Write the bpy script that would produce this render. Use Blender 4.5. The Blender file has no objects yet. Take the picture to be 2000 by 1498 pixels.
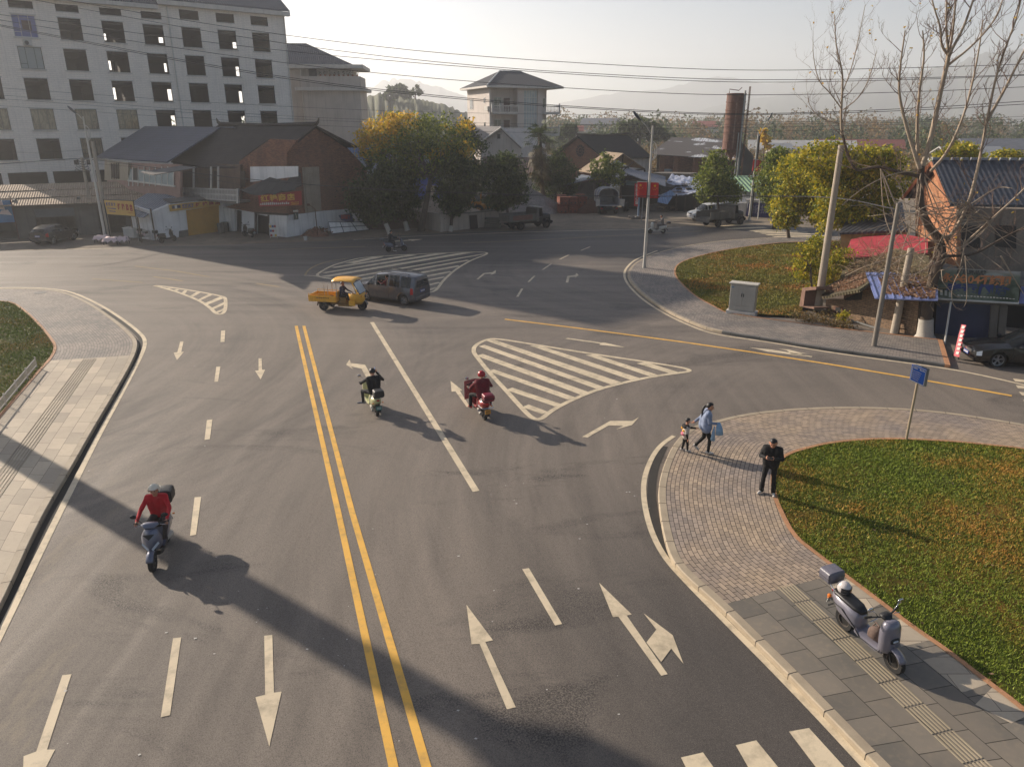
import bpy,bmesh,math,random
import numpy as np
from mathutils import Vector,Matrix
S=bpy.context.scene
R=math.radians
rnd=random.Random(7)
# ---------------------------------------------------------------- camera
FPX,CAMH,PITCH=1430.0,9.8,math.atan(509/1430)
cam_data=bpy.data.cameras.new("camera")
cam=bpy.data.objects.new("camera",cam_data)
S.collection.objects.link(cam)
cam.location=(0,0,CAMH)
cam.rotation_euler=(math.pi/2-PITCH,0,0)
cam_data.sensor_width=36
cam_data.lens=36*FPX/2000
cam_data.clip_end=9000
S.camera=cam
# ---------------------------------------------------------------- sky, sun, exposure
SUN_EL,SUN_AZ=R(22.0),R(-54.0)
sun_dir=Vector((math.sin(SUN_AZ)*math.cos(SUN_EL),math.cos(SUN_AZ)*math.cos(SUN_EL),math.sin(SUN_EL)))
world=bpy.data.worlds.new("World")
S.world=world
world.use_nodes=True
wn=world.node_tree.nodes
sky=wn.new("ShaderNodeTexSky")
sky.sky_type='NISHITA'
sky.sun_disc=False
sky.sun_elevation=SUN_EL
sky.sun_rotation=SUN_AZ
sky.altitude=200
sky.air_density=1.0
sky.dust_density=0.6
sky.ozone_density=2.6
bg=wn["Background"]
bg.inputs["Strength"].default_value=0.05
world.node_tree.links.new(sky.outputs[0],bg.inputs[0])
sl=bpy.data.lights.new("sun",'SUN')
sl.energy=5.0
sl.angle=R(0.53)
sl.color=(1.0,0.87,0.72)
so=bpy.data.objects.new("sun",sl)
S.collection.objects.link(so)
so.rotation_euler=sun_dir.to_track_quat('Z','Y').to_euler()
S.view_settings.view_transform='Standard'
S.view_settings.look='None'
S.view_settings.exposure=1.0
S.view_settings.gamma=1
S.cycles.max_bounces=6
S.cycles.diffuse_bounces=3
S.cycles.glossy_bounces=3
S.cycles.transmission_bounces=4
S.cycles.transparent_max_bounces=8
S.cycles.volume_bounces=1
# ---------------------------------------------------------------- pixel helpers (photo pixels -> world)
_cp,_sp=math.cos(PITCH),math.sin(PITCH)
EYE=Vector((0,0,CAMH))
def ray(u,v):
 a=(u-1000)/FPX;b=(v-749)/FPX
 return Vector((a,_cp-b*_sp,-_sp-b*_cp))
def G(u,v,z=0.0):
 d=ray(u,v);t=(z-CAMH)/d.z
 return Vector((d.x*t,d.y*t,z))
def PY(u,v,Y):
 d=ray(u,v)
 return EYE+d*(Y/d.y)
def ZAT(p,v):
 """height above ground point p of the point that shows at image row v"""
 b=(v-749)/FPX
 return CAMH+p[1]*(-_sp-b*_cp)/(_cp-b*_sp)
def hit(u,v,pl):
 d=ray(u,v);o,n=pl
 return EYE+d*((o-EYE).dot(n)/d.dot(n))
def vplane(a,b):
 d=(b-a);n=Vector((d.y,-d.x,0)).normalized()
 return(a.copy(),n)
def plane3(a,b,c):
 n=(b-a).cross(c-a).normalized()
 return(a.copy(),n)
def PXW(p):
 q=Vector(p)-EYE
 zc=q.y*_cp-q.z*_sp
 return(1000+FPX*q.x/zc,749-FPX*(q.y*_sp+q.z*_cp)/zc)
# ---------------------------------------------------------------- object helpers
PM={}
def wmat(o):
 if o is None:return Matrix.Identity(4)
 return PM[o.name]
def tag(o,label=None,cat=None,group=None,kind=None):
 if label:o["label"]=label
 if cat:o["category"]=cat
 if group:o["group"]=group
 if kind:o["kind"]=kind
 return o
def thing(name,label,cat,loc=(0,0,0),rz=0.0,group=None):
 o=bpy.data.objects.new(name,None)
 S.collection.objects.link(o)
 o.location=loc;o.rotation_euler=(0,0,rz)
 o.empty_display_size=0.2
 PM[o.name]=Matrix.Translation(Vector(loc))@Matrix.Rotation(rz,4,'Z')
 return tag(o,label,cat,group)
def link(o,parent=None):
 S.collection.objects.link(o)
 if parent is not None:o.parent=parent
 return o
def copy_tree(o,parent=None):
 c=o.copy();S.collection.objects.link(c)
 if parent is not None:c.parent=parent
 for ch in list(o.children):copy_tree(ch,c)
 return c
def auto_uv(me):
 """uv in metres on every face: u along the horizontal tangent, v up the slope"""
 n=len(me.loops)
 if n==0:return
 uvl=me.uv_layers.new(name="UVMap")
 co=np.empty(len(me.vertices)*3,'f');me.vertices.foreach_get('co',co);co=co.reshape(-1,3)
 li=np.empty(n,'i');me.loops.foreach_get('vertex_index',li)
 pn=np.empty(len(me.polygons)*3,'f');me.polygons.foreach_get('normal',pn);pn=pn.reshape(-1,3)
 lt=np.empty(len(me.polygons),'i');me.polygons.foreach_get('loop_total',lt)
 N=np.repeat(pn,lt,axis=0);Pp=co[li]
 T=np.stack([-N[:,1],N[:,0],np.zeros(n)],1);L=np.linalg.norm(T,axis=1)
 flat=L<0.03
 T[flat]=(1,0,0);T[~flat]/=L[~flat][:,None]
 B=np.cross(N,T)
 uv=np.stack([(Pp*T).sum(1),(Pp*B).sum(1)],1).astype('f')
 uvl.data.foreach_set('uv',uv.ravel())
class MB:
 """collects shapes (world or local coordinates) and builds them as one mesh object"""
 def __init__(s):s.v=[];s.f=[];s.m=[];s.uv={};s.M=None
 def add(s,vs,fs,m=0):
  o=len(s.v)
  if s.M is not None:vs=[s.M@Vector(q)for q in vs]
  s.v+=[tuple(q)for q in vs]
  for q in fs:s.f.append(tuple(i+o for i in q));s.m.append(m)
  return o
 def box(s,c,d,rz=0.0,m=0,rot=None):
  hx,hy,hz=d[0]/2,d[1]/2,d[2]/2
  Rm=rot if rot is not None else Matrix.Rotation(rz,3,'Z')
  vs=[Vector(c)+Rm@Vector((x*hx,y*hy,z*hz))for z in(-1,1)for x,y in((-1,-1),(1,-1),(1,1),(-1,1))]
  s.add(vs,[(3,2,1,0),(4,5,6,7),(0,1,5,4),(1,2,6,5),(2,3,7,6),(3,0,4,7)],m)
 def bx(s,x0,x1,y0,y1,z0,z1,m=0):
  s.box(((x0+x1)/2,(y0+y1)/2,(z0+z1)/2),(abs(x1-x0),abs(y1-y0),abs(z1-z0)),m=m)
 def tube(s,pts,r,n=8,m=0,caps=True,sx=1.0):
  pts=[Vector(p)for p in pts]
  if not hasattr(r,'__len__'):r=[r]*len(pts)
  vs=[];fs=[];pu=None
  for i,p in enumerate(pts):
   t=(pts[min(i+1,len(pts)-1)]-pts[max(i-1,0)])
   t=t.normalized()if t.length>1e-9 else Vector((0,0,1))
   if pu is None:
    pu=t.orthogonal().normalized()
    if abs(t.z)<0.9:pu=Vector((0,0,1)).cross(t).normalized()
   u=(pu-t*pu.dot(t));u=u.normalized()if u.length>1e-6 else t.orthogonal().normalized()
   pu=u;w=t.cross(u)
   for k in range(n):
    a=2*math.pi*k/n
    vs.append(p+(u*math.cos(a)*sx+w*math.sin(a))*r[i])
  for i in range(len(pts)-1):
   for k in range(n):
    a=i*n+k;b=i*n+(k+1)%n
    fs.append((a,b,b+n,a+n))
  if caps:
   fs.append(tuple(range(n-1,-1,-1)));o=(len(pts)-1)*n;fs.append(tuple(range(o,o+n)))
  s.add(vs,fs,m)
 def lathe(s,prof,n=24,c=(0,0,0),ax='Z',m=0):
  vs=[];fs=[];c=Vector(c)
  for(r,z)in prof:
   for k in range(n):
    a=2*math.pi*k/n;x,y=r*math.cos(a),r*math.sin(a)
    vs.append(c+(Vector((x,y,z))if ax=='Z' else Vector((x,z,y))if ax=='Y' else Vector((z,x,y))))
  for i in range(len(prof)-1):
   for k in range(n):
    a=i*n+k;b=i*n+(k+1)%n
    q=(a,b,b+n,a+n)
    fs.append(q if ax!='Y' else q[::-1])
  s.add(vs,fs,m)
 def sph(s,c,r,nu=14,nv=9,m=0,rot=None):
  if not hasattr(r,'__len__'):r=(r,r,r)
  vs=[];fs=[];c=Vector(c)
  for j in range(nv+1):
   p=math.pi*j/nv
   for i in range(nu):
    a=2*math.pi*i/nu
    q=Vector((r[0]*math.sin(p)*math.cos(a),r[1]*math.sin(p)*math.sin(a),-r[2]*math.cos(p)))
    vs.append(c+(rot@q if rot is not None else q))
  for j in range(nv):
   for i in range(nu):
    a=j*nu+i;b=j*nu+(i+1)%nu
    fs.append((a,b,b+nu,a+nu))
  s.add(vs,fs,m)
 def ext(s,poly,vec,m=0,mside=None):
  """closed solid: polygon (3D points) swept along vec"""
  poly=[Vector(p)for p in poly];vec=Vector(vec);n=len(poly)
  nrm=Vector((0,0,0))
  for i in range(n):nrm+=(poly[i]-poly[0]).cross(poly[(i+1)%n]-poly[0])
  if nrm.dot(vec)>0:poly=poly[::-1]
  vs=poly+[p+vec for p in poly]
  s.add(vs,[tuple(range(n)),tuple(range(2*n-1,n-1,-1))],m)
  o=len(s.v)-2*n
  for i in range(n):
   j=(i+1)%n
   s.f.append((o+j,o+i,o+n+i,o+n+j));s.m.append(m if mside is None else mside)
 def pxpoly(s,pl,px,t,m=0):
  """a plate on plane pl whose outline is given in photo pixels; t = thickness away from the camera"""
  pts=[hit(u,v,pl)for u,v in px]
  n=pl[1].copy()
  if n.dot(EYE-pl[0])>0:n=-n
  s.ext(pts,n*t,m)
  return pts
 def grid(s,rows,m=0,close=False):
  """rows: list of equally long point lists"""
  n=len(rows[0]);vs=[p for r in rows for p in r];fs=[]
  for i in range(len(rows)-1):
   for k in range(n if close else n-1):
    a=i*n+k;b=i*n+(k+1)%n
    fs.append((a,b,b+n,a+n))
  s.add(vs,fs,m)
 def build(s,name,mats,parent=None,smooth=False,bevel=0.0,uv=True,sub=0,seg=1):
  me=bpy.data.meshes.new(name)
  vs=s.v
  if parent is not None:
   I=wmat(parent).inverted();vs=[I@Vector(q)for q in vs]
  me.from_pydata([tuple(q)for q in vs],[],s.f)
  if not hasattr(mats,'__len__'):mats=[mats]
  for q in mats:me.materials.append(q)
  if any(s.m):me.polygons.foreach_set('material_index',s.m)
  if smooth:
   me.polygons.foreach_set('use_smooth',[True]*len(me.polygons))
  if uv:auto_uv(me)
  o=bpy.data.objects.new(name,me)
  link(o,parent)
  PM[o.name]=wmat(parent)
  if smooth and smooth is not True:
   try:me.set_sharp_from_angle(angle=R(smooth))
   except Exception:pass
  if bevel:
   b=o.modifiers.new("bevel",'BEVEL');b.width=bevel;b.segments=seg;b.limit_method='ANGLE';b.angle_limit=R(40)
  if sub:
   q=o.modifiers.new("sub",'SUBSURF');q.levels=sub;q.render_levels=sub
  return o
def npmesh(name,V,F,mat,parent=None,smooth=False,uv=False):
 V=np.asarray(V,'f');F=np.asarray(F,'i')
 if parent is not None:
  I=np.array(wmat(parent).inverted());V=V@I[:3,:3].T+I[:3,3]
 me=bpy.data.meshes.new(name)
 k=F.shape[1]
 me.vertices.add(len(V));me.vertices.foreach_set('co',V.astype('f').ravel())
 me.loops.add(F.size);me.loops.foreach_set('vertex_index',F.ravel())
 me.polygons.add(len(F));me.polygons.foreach_set('loop_start',np.arange(0,F.size,k,dtype='i'))
 me.polygons.foreach_set('loop_total',np.full(len(F),k,'i'))
 if smooth:me.polygons.foreach_set('use_smooth',np.ones(len(F),bool))
 me.update(calc_edges=True)
 me.materials.append(mat)
 if uv:auto_uv(me)
 o=bpy.data.objects.new(name,me);link(o,parent);PM[o.name]=wmat(parent)
 return o
def text_mesh(txt,size,bold=0.0,extrude=0.002):
 c=bpy.data.curves.new("text",'FONT');c.body=txt;c.size=size;c.extrude=extrude;c.offset=bold
 c.align_x='CENTER';c.align_y='CENTER';c.resolution_u=3
 o=bpy.data.objects.new("text_tmp",c);S.collection.objects.link(o)
 dg=bpy.context.evaluated_depsgraph_get()
 me=bpy.data.meshes.new_from_object(o.evaluated_get(dg))
 bpy.data.objects.remove(o);bpy.data.curves.remove(c)
 return me
def lettering(name,txt,mat,parent,org,ex,ey,size,sx=1.0,bold=0.0,off=0.012):
 """flat raised lettering centred at org; ex = reading direction, ey = up"""
 ex=Vector(ex).normalized();ey=Vector(ey);ey=(ey-ex*ey.dot(ex)).normalized();n=ex.cross(ey)
 me=text_mesh(txt,size,bold)
 Mx=Matrix(((ex.x*sx,ey.x,n.x,0),(ex.y*sx,ey.y,n.y,0),(ex.z*sx,ey.z,n.z,0),(0,0,0,1)))
 me.transform(wmat(parent).inverted()@Matrix.Translation(Vector(org)+n*off)@Mx)
 me.materials.clear();me.materials.append(mat)
 o=bpy.data.objects.new(name,me);link(o,parent);PM[o.name]=wmat(parent)
 return o
def smooth_line(pts,it=2):
 pts=[Vector(p)for p in pts]
 for _ in range(it):
  q=[pts[0]]
  for a,b in zip(pts[:-1],pts[1:]):q+=[a*.75+b*.25,a*.25+b*.75]
  q.append(pts[-1]);pts=q
 return pts
def resample(pts,n):
 d=[0.0]
 for a,b in zip(pts[:-1],pts[1:]):d.append(d[-1]+(b-a).length)
 out=[];j=0
 for i in range(n):
  t=d[-1]*i/(n-1)
  while j<len(pts)-2 and d[j+1]<t:j+=1
  k=(t-d[j])/max(d[j+1]-d[j],1e-9)
  out.append(pts[j].lerp(pts[j+1],min(k,1)))
 return out
def offset_line(pts,w):
 """points moved w to the left of the walking direction (xy)"""
 out=[]
 for i,p in enumerate(pts):
  t=pts[min(i+1,len(pts)-1)]-pts[max(i-1,0)]
  n=Vector((-t.y,t.x,0)).normalized()
  out.append(p+n*w)
 return out
# ---------------------------------------------------------------- materials
class NT:
 def __init__(s,name):
  s.m=bpy.data.materials.new(name);s.m.use_nodes=True
  s.n=s.m.node_tree.nodes;s.l=s.m.node_tree.links
  s.p=s.n["Principled BSDF"];s.out=s.n["Material Output"]
  s._tc=None
 def node(s,t,**kw):
  q=s.n.new("ShaderNode"+t)
  for k,v in kw.items():
   if hasattr(q,k)and k not in q.inputs:setattr(q,k,v)
   else:s.set(q.inputs[k],v)
  return q
 def set(s,i,v):
  if isinstance(v,bpy.types.NodeSocket):s.l.new(v,i)
  elif isinstance(v,tuple)and len(v)==3 and i.type=='RGBA':i.default_value=(*v,1)
  else:i.default_value=v
 def tc(s,k='Object'):
  if s._tc is None:s._tc=s.n.new("ShaderNodeTexCoord")
  return s._tc.outputs[k]
 def mapping(s,src,scale=(1,1,1),rot=(0,0,0),loc=(0,0,0)):
  q=s.n.new("ShaderNodeMapping");s.l.new(src,q.inputs[0])
  q.inputs['Scale'].default_value=scale;q.inputs['Rotation'].default_value=rot;q.inputs['Location'].default_value=loc
  return q.outputs[0]
 def noise(s,scale,src=None,detail=4,rough=.55,dist=0):
  q=s.node("TexNoise",Scale=scale,Detail=detail,Roughness=rough,Distortion=dist)
  s.l.new(src if src is not None else s.tc(),q.inputs['Vector']);return q.outputs['Fac']
 def ramp(s,f,a,b,lo=0.0,hi=1.0):
  q=s.node("MapRange");q.clamp=True
  s.set(q.inputs['Value'],f);s.set(q.inputs['From Min'],a);s.set(q.inputs['From Max'],b)
  s.set(q.inputs['To Min'],lo);s.set(q.inputs['To Max'],hi);return q.outputs[0]
 def mix(s,f,a,b,mode='MIX'):
  q=s.n.new("ShaderNodeMix");q.data_type='RGBA';q.blend_type=mode
  s.set(q.inputs[0],f)
  for i,v in((6,a),(7,b)):
   if isinstance(v,bpy.types.NodeSocket):s.l.new(v,q.inputs[i])
   else:q.inputs[i].default_value=(*v,1)if len(v)==3 else v
  return q.outputs[2]
 def math(s,op,a,b=0.0):
  q=s.node("Math");q.operation=op;s.set(q.inputs[0],a);s.set(q.inputs[1],b);return q.outputs[0]
 def bump(s,h,strength=.4,dist=.02,nrm=None):
  q=s.node("Bump",Strength=strength,Distance=dist,Height=h)
  if nrm is not None:s.l.new(nrm,q.inputs['Normal'])
  return q.outputs[0]
 def rnd_island(s):
  return s.node("NewGeometry").outputs['Random Per Island']
 def objrand(s):
  return s.node("ObjectInfo").outputs['Random']
 def fin(s,col,rough=.7,nrm=None,metal=0.0,spec=None,**kw):
  s.set(s.p.inputs['Base Color'],col);s.set(s.p.inputs['Roughness'],rough);s.set(s.p.inputs['Metallic'],metal)
  if spec is not None:s.set(s.p.inputs['Specular IOR Level'],spec)
  if nrm is not None:s.l.new(nrm,s.p.inputs['Normal'])
  for k,v in kw.items():s.set(s.p.inputs[k.replace('_',' ')],v)
  return s.m
MC={}
def hexc(r,g,b):
 f=lambda c:(c/255/12.92)if c<11 else((c/255+.055)/1.055)**2.4
 return tuple(c*(.64+.32*c)for c in(f(r),f(g),f(b)))
def dim(c,k):return(c[0]*k,c[1]*k,c[2]*k)
def mat(name,col,rough=.7,var=.22,vs=1.5,fine=.12,fs=25,bump=.15,metal=0.0,col2=None,spec=None,pattern=None,streak=0.0,**kw):
 """weathered surface: broad patches, fine mottling, optional uv pattern in metres"""
 if name in MC:return MC[name]
 t=NT(name)
 n1=t.noise(vs,detail=5);n2=t.noise(fs,detail=3)
 a=dim(col,1-var);b=col2 if col2 else dim(col,1+var)
 c=t.mix(t.ramp(n1,.3,.7),a,b)
 c=t.mix(t.ramp(n2,.25,.75,0,fine*2),c,dim(col,.55))
 if streak:
  st=t.noise(1.0,t.mapping(t.tc(),(3.5,3.5,.25)),detail=4)
  c=t.mix(t.ramp(st,.5,.75,0,streak),c,dim(col,.35))
 h=n2;nrm=None
 if pattern:
  uv=t.tc('UV');kind=pattern[0]
  if kind=='brick':
   _,w,hgt,mort,msz,cv=pattern
   q=t.node("TexBrick",Scale=1.0);q.offset=.5
   t.l.new(uv,q.inputs['Vector']);q.inputs['Brick Width'].default_value=w;q.inputs['Row Height'].default_value=hgt
   q.inputs['Mortar Size'].default_value=msz;q.inputs['Mortar Smooth'].default_value=.2;q.inputs['Bias'].default_value=0
   t.set(q.inputs['Color1'],(1-cv,)*3);t.set(q.inputs['Color2'],(1+cv,)*3);t.set(q.inputs['Mortar'],(1,1,1))
   c=t.mix(1.0,c,q.outputs['Color'],'MULTIPLY')
   c=t.mix(q.outputs['Fac'],c,mort)
   nrm=t.bump(q.outputs['Fac'],-.5 if False else.5,-.01)
  elif kind in('corr','tile'):
   per=pattern[1]
   sep=t.node("SeparateXYZ");t.l.new(uv,sep.inputs[0])
   w=t.math('SINE',t.math('MULTIPLY',sep.outputs['X'],2*math.pi/per))
   hh=t.ramp(w,-1,1)
   if kind=='tile':
    ph=pattern[2]
    fr=t.math('FRACT',t.math('DIVIDE',sep.outputs['Y'],ph))
    hh=t.math('ADD',t.math('MULTIPLY',hh,.7),t.math('MULTIPLY',fr,-.5))
    c=t.mix(t.ramp(fr,0.0,.25,.6,0),c,dim(col,.3))
   c=t.mix(t.ramp(w,-1,-.2,pattern[-1],0),c,dim(col,.3))
   nrm=t.bump(hh,.8,per*.28)
  elif kind=='plank':
   per=pattern[1]
   sep=t.node("SeparateXYZ");t.l.new(uv,sep.inputs[0])
   ax=sep.outputs['X']if len(pattern)<3 else sep.outputs[pattern[2]]
   fr=t.math('FRACT',t.math('DIVIDE',ax,per))
   e=t.ramp(t.math('ABSOLUTE',t.math('SUBTRACT',fr,.5)),.44,.5)
   c=t.mix(t.math('MULTIPLY',e,.8),c,dim(col,.25))
   nrm=t.bump(e,.6,-per*.1)
 if bump:nrm=t.bump(h,bump,.02,nrm)
 MC[name]=t.fin(c,rough,nrm,metal,spec,**kw)
 return MC[name]
def paint(name,col,rough=.3,metal=0.0,coat=.5,dirt=.12):
 if name in MC:return MC[name]
 t=NT(name)
 n=t.noise(6,detail=6);n2=t.noise(70,detail=2)
 c=t.mix(t.ramp(n,.45,.8,0,dirt*1.6),col,(.21,.18,.15))
 r=t.ramp(n2,.3,.8,rough,min(rough+.12,1))
 MC[name]=t.fin(c,r,None,metal,Coat_Weight=coat,Coat_Roughness=.08)
 return MC[name]
def glass_dark(name,col=(.02,.025,.03),rough=.05,spec=.6):
 if name in MC:return MC[name]
 t=NT(name);n=t.noise(3)
 MC[name]=t.fin(t.mix(t.ramp(n,.3,.7),dim(col,.7),dim(col,1.3)),rough,None,0,spec)
 return MC[name]
# ---------------------------------------------------------------- ground materials
RD=18.4
def asphalt_material():
 t=NT("asphalt");oc=t.tc()
 c0=hexc(120,112,104);c1=hexc(143,133,122);dk=hexc(74,71,70)
 lane=t.noise(1.0,t.mapping(oc,(1.1,.035,1),(0,0,R(-RD))),detail=4,dist=.3)
 cross=t.noise(1.0,t.mapping(oc,(.05,.8,1),(0,0,R(12))),detail=4,dist=.6)
 broad=t.noise(.09,oc,detail=5,dist=1.0)
 patch=t.noise(.22,t.mapping(oc,(.5,1.4,1),(0,0,R(14))),detail=6,rough=.65,dist=1.2)
 sep=t.node("SeparateXYZ");t.l.new(oc,sep.inputs[0])
 far=t.ramp(sep.outputs['Y'],24,40)
 streak=t.mix(far,lane,cross)
 def arcs(cx,cy,r0,r1):
  d=t.node("VectorMath",operation='DISTANCE');t.l.new(oc,d.inputs[0]);d.inputs[1].default_value=(cx,cy,0);r=d.outputs['Value']
  cv=t.node("CombineXYZ");t.l.new(r,cv.inputs[0]);w=t.math('MULTIPLY',t.noise(.12,oc,detail=3),2.5);t.l.new(w,cv.inputs[1])
  return t.math('MULTIPLY',t.ramp(t.noise(1.15,cv.outputs[0],detail=5,rough=.7),.42,.66),t.math('MULTIPLY',t.ramp(r,r0,r0+3),t.ramp(r,r1,r1-6)))
 c=t.mix(t.ramp(streak,.35,.65),c0,c1)
 for(cx,cy,r0,r1,k)in((-27,30,9,26,.5),(17,20,10,27,.5),(14,52,8,24,.42)):c=t.mix(t.math('MULTIPLY',arcs(cx,cy,r0,r1),k),c,hexc(88,82,78));c=t.mix(t.math('MULTIPLY',arcs(cx+.7,cy+.4,r0,r1),k*.8),c,hexc(172,160,148))
 c=t.mix(t.ramp(broad,.4,.68,0,.75),c,hexc(152,141,129))
 sx=t.math('ADD',sep.outputs['X'],t.math('MULTIPLY',t.math('SUBTRACT',broad,.5),6))
 m1=t.math('MULTIPLY',t.ramp(sx,-1.0,3.2),t.ramp(sep.outputs['Y'],21,12))
 yy=t.math('ADD',sep.outputs['Y'],t.math('MULTIPLY',t.math('SUBTRACT',patch,.5),9))
 m2=t.math('MULTIPLY',t.ramp(yy,51,55),t.ramp(sep.outputs['X'],-24,-14))
 m3=t.math('MULTIPLY',t.ramp(sx,4.0,9.0),t.math('MULTIPLY',t.ramp(yy,44,50),.8))
 m=t.math('MAXIMUM',t.math('MULTIPLY',m1,1.0),t.math('MAXIMUM',t.math('MULTIPLY',m2,.9),m3))
 c=t.mix(t.math('MULTIPLY',m,.78),c,dk)
 speck=t.noise(30,oc,detail=2,rough=.7);pm=t.ramp(patch,.56,.66)
 c=t.mix(t.math('MULTIPLY',t.math('MULTIPLY',pm,t.ramp(speck,.42,.58)),.9),c,hexc(46,44,44))
 grain=t.noise(48,oc,detail=3,rough=.8);g2=t.noise(120,oc,detail=2,rough=.8)
 c=t.mix(t.ramp(grain,.46,.62,0,.62),c,hexc(54,50,48))
 c=t.mix(t.ramp(g2,.55,.7,0,.6),c,hexc(190,178,164))
 st=t.noise(.55,oc,detail=6,rough=.7)
 c=t.mix(t.ramp(st,.72,.82,0,.5),c,hexc(170,148,118))
 dust=t.math('MULTIPLY',t.ramp(t.noise(.5,t.mapping(oc,(1.6,.5,1),(0,0,R(-RD))),detail=7,rough=.7),.5,.72),t.ramp(t.math('ADD',sep.outputs['X'],t.math('MULTIPLY',sep.outputs['Y'],.33)),-3.9,-5.6))
 c=t.mix(t.math('MULTIPLY',dust,t.ramp(sep.outputs['Y'],24,12,0,.6)),c,hexc(192,178,150))
 h=t.math('ADD',grain,t.math('MULTIPLY',g2,.6))
 return t.fin(c,t.ramp(streak,.3,.7,.78,.62),t.bump(h,.55,.012),0,.35)
A_ASPH=asphalt_material()
def earth_material():
 t=NT("dusty_earth");oc=t.tc()
 a=t.noise(.12,oc,detail=7,rough=.62);b=t.noise(1.3,oc,detail=6,rough=.7);g=t.noise(22,oc,detail=3,rough=.8)
 c=t.mix(t.ramp(a,.35,.65),hexc(128,118,106),hexc(165,152,134))
 c=t.mix(t.ramp(b,.5,.7,0,.6),c,hexc(104,95,82))
 c=t.mix(t.ramp(g,.55,.75,0,.5),c,hexc(80,74,66))
 sep=t.node("SeparateXYZ");t.l.new(oc,sep.inputs[0])
 f=t.noise(.012,oc,detail=6,rough=.6)
 fld=t.mix(t.ramp(f,.42,.6),hexc(122,112,74),hexc(92,98,62))
 c=t.mix(t.ramp(sep.outputs['Y'],105,150),c,fld)
 return t.fin(c,.95,t.bump(t.math('ADD',b,t.math('MULTIPLY',g,.4)),.5,.06),0,.2)
def marking_material(name,col,wear=.5):
 t=NT(name);oc=t.tc()
 n=t.noise(2.2,oc,detail=7,rough=.68);g=t.noise(55,oc,detail=3,rough=.8);b=t.noise(.5,oc,detail=4)
 c=t.mix(t.ramp(b,.35,.65),dim(col,.86),col)
 c=t.mix(t.ramp(n,.47,.7,0,wear),c,hexc(132,122,106))
 c=t.mix(t.ramp(g,.58,.74,0,.5),c,hexc(118,108,96))
 return t.fin(c,.72,t.bump(g,.25,.006),0,.35)
M_WHITE=marking_material("road_paint_white",hexc(226,212,186),.55)
M_YELL=marking_material("road_paint_yellow",hexc(240,196,98),.45)
M_FADED=marking_material("road_paint_faded",hexc(176,158,118),.9)
def paver_material(name,w,h,cols,mort,vary=.16,rot=False):
 t=NT(name);uv=t.tc('UV');oc=t.tc()
 q=t.node("TexBrick",Scale=1.0);q.offset=.5
 t.l.new(uv,q.inputs['Vector'])
 for k,v in(('Brick Width',w),('Row Height',h),('Mortar Size',.007),('Mortar Smooth',.1),('Bias',0.0)):q.inputs[k].default_value=v
 t.set(q.inputs['Color1'],(.74,.74,.75));t.set(q.inputs['Color2'],(1.12,1.1,1.08));t.set(q.inputs['Mortar'],(1,1,1))
 n=t.noise(.45,oc,detail=4);n2=t.noise(9,oc,detail=5)
 base=t.mix(t.ramp(n,.38,.62),cols[0],cols[1])
 base=t.mix(t.ramp(n2,.5,.8,0,.4),base,cols[2])
 c=t.mix(1.0,base,q.outputs['Color'],'MULTIPLY')
 c=t.mix(q.outputs['Fac'],c,mort)
 h=t.math('SUBTRACT',1.0,q.outputs['Fac'])
 return t.fin(c,.75,t.bump(t.math('ADD',h,t.math('MULTIPLY',t.noise(60,oc),.12)),.7,.012),0,.35)
M_PAVE=paver_material("clay_pavers",.245,.122,(hexc(168,156,146),hexc(190,172,150),hexc(138,128,120)),hexc(52,45,40))
M_PAVE2=paver_material("grey_pavers",.245,.122,(hexc(148,142,136),hexc(170,160,150),hexc(124,116,110)),hexc(62,58,54))
M_SLAB=paver_material("stone_slabs",.62,.62,(hexc(122,119,112),hexc(146,138,126),hexc(166,154,134)),hexc(66,60,52))
M_SLABL=paver_material("pale_slabs",.9,.46,(hexc(190,178,160),hexc(202,190,170),hexc(178,166,148)),hexc(120,110,98))
M_KERB=mat("kerb_stone",hexc(186,172,150),.75,.14,2.5,.2,60,.2)
M_KERBD=mat("kerb_granite",hexc(120,118,114),.7,.18,2.0,.25,50,.2)
M_EDGE=mat("lawn_edging",hexc(196,150,112),.8,.16,2,.2,40,.2)
M_TACT=mat("tactile_ridge",hexc(176,164,142),.75,.18,1.5,.15,50,.1)
M_GUT=mat("gutter_asphalt_and_shade",hexc(62,58,54),.9,.3,3,.4,70,.5)
def soil_material():
 t=NT("lawn_soil");oc=t.tc()
 n=t.noise(.32,oc,detail=5,rough=.65);b=t.noise(5,oc,detail=5)
 c=t.mix(t.ramp(n,.5,.7),hexc(92,96,44),hexc(160,116,66))
 c=t.mix(t.ramp(b,.4,.7),c,hexc(58,60,24))
 return t.fin(c,.95,t.bump(b,.8,.04),0,.1)
M_SOIL=soil_material()
def grass_material(name,g1,g2,y):
 t=NT(name);oc=t.tc()
 r=t.rnd_island();n=t.noise(.28,oc,detail=5,rough=.6)
 c=t.mix(r,g1,g2)
 dry=t.ramp(t.math('ADD',n,t.math('MULTIPLY',t.math('SUBTRACT',r,.5),.3)),.54,.74)
 c=t.mix(dry,c,y)
 return t.fin(c,.6,None,0,.25)
M_GRASS=grass_material("grass_blades",hexc(98,120,38),hexc(166,178,66),hexc(214,164,84))
M_GRASS2=grass_material("grass_dry",hexc(112,118,44),hexc(172,162,66),hexc(216,148,78))
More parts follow.
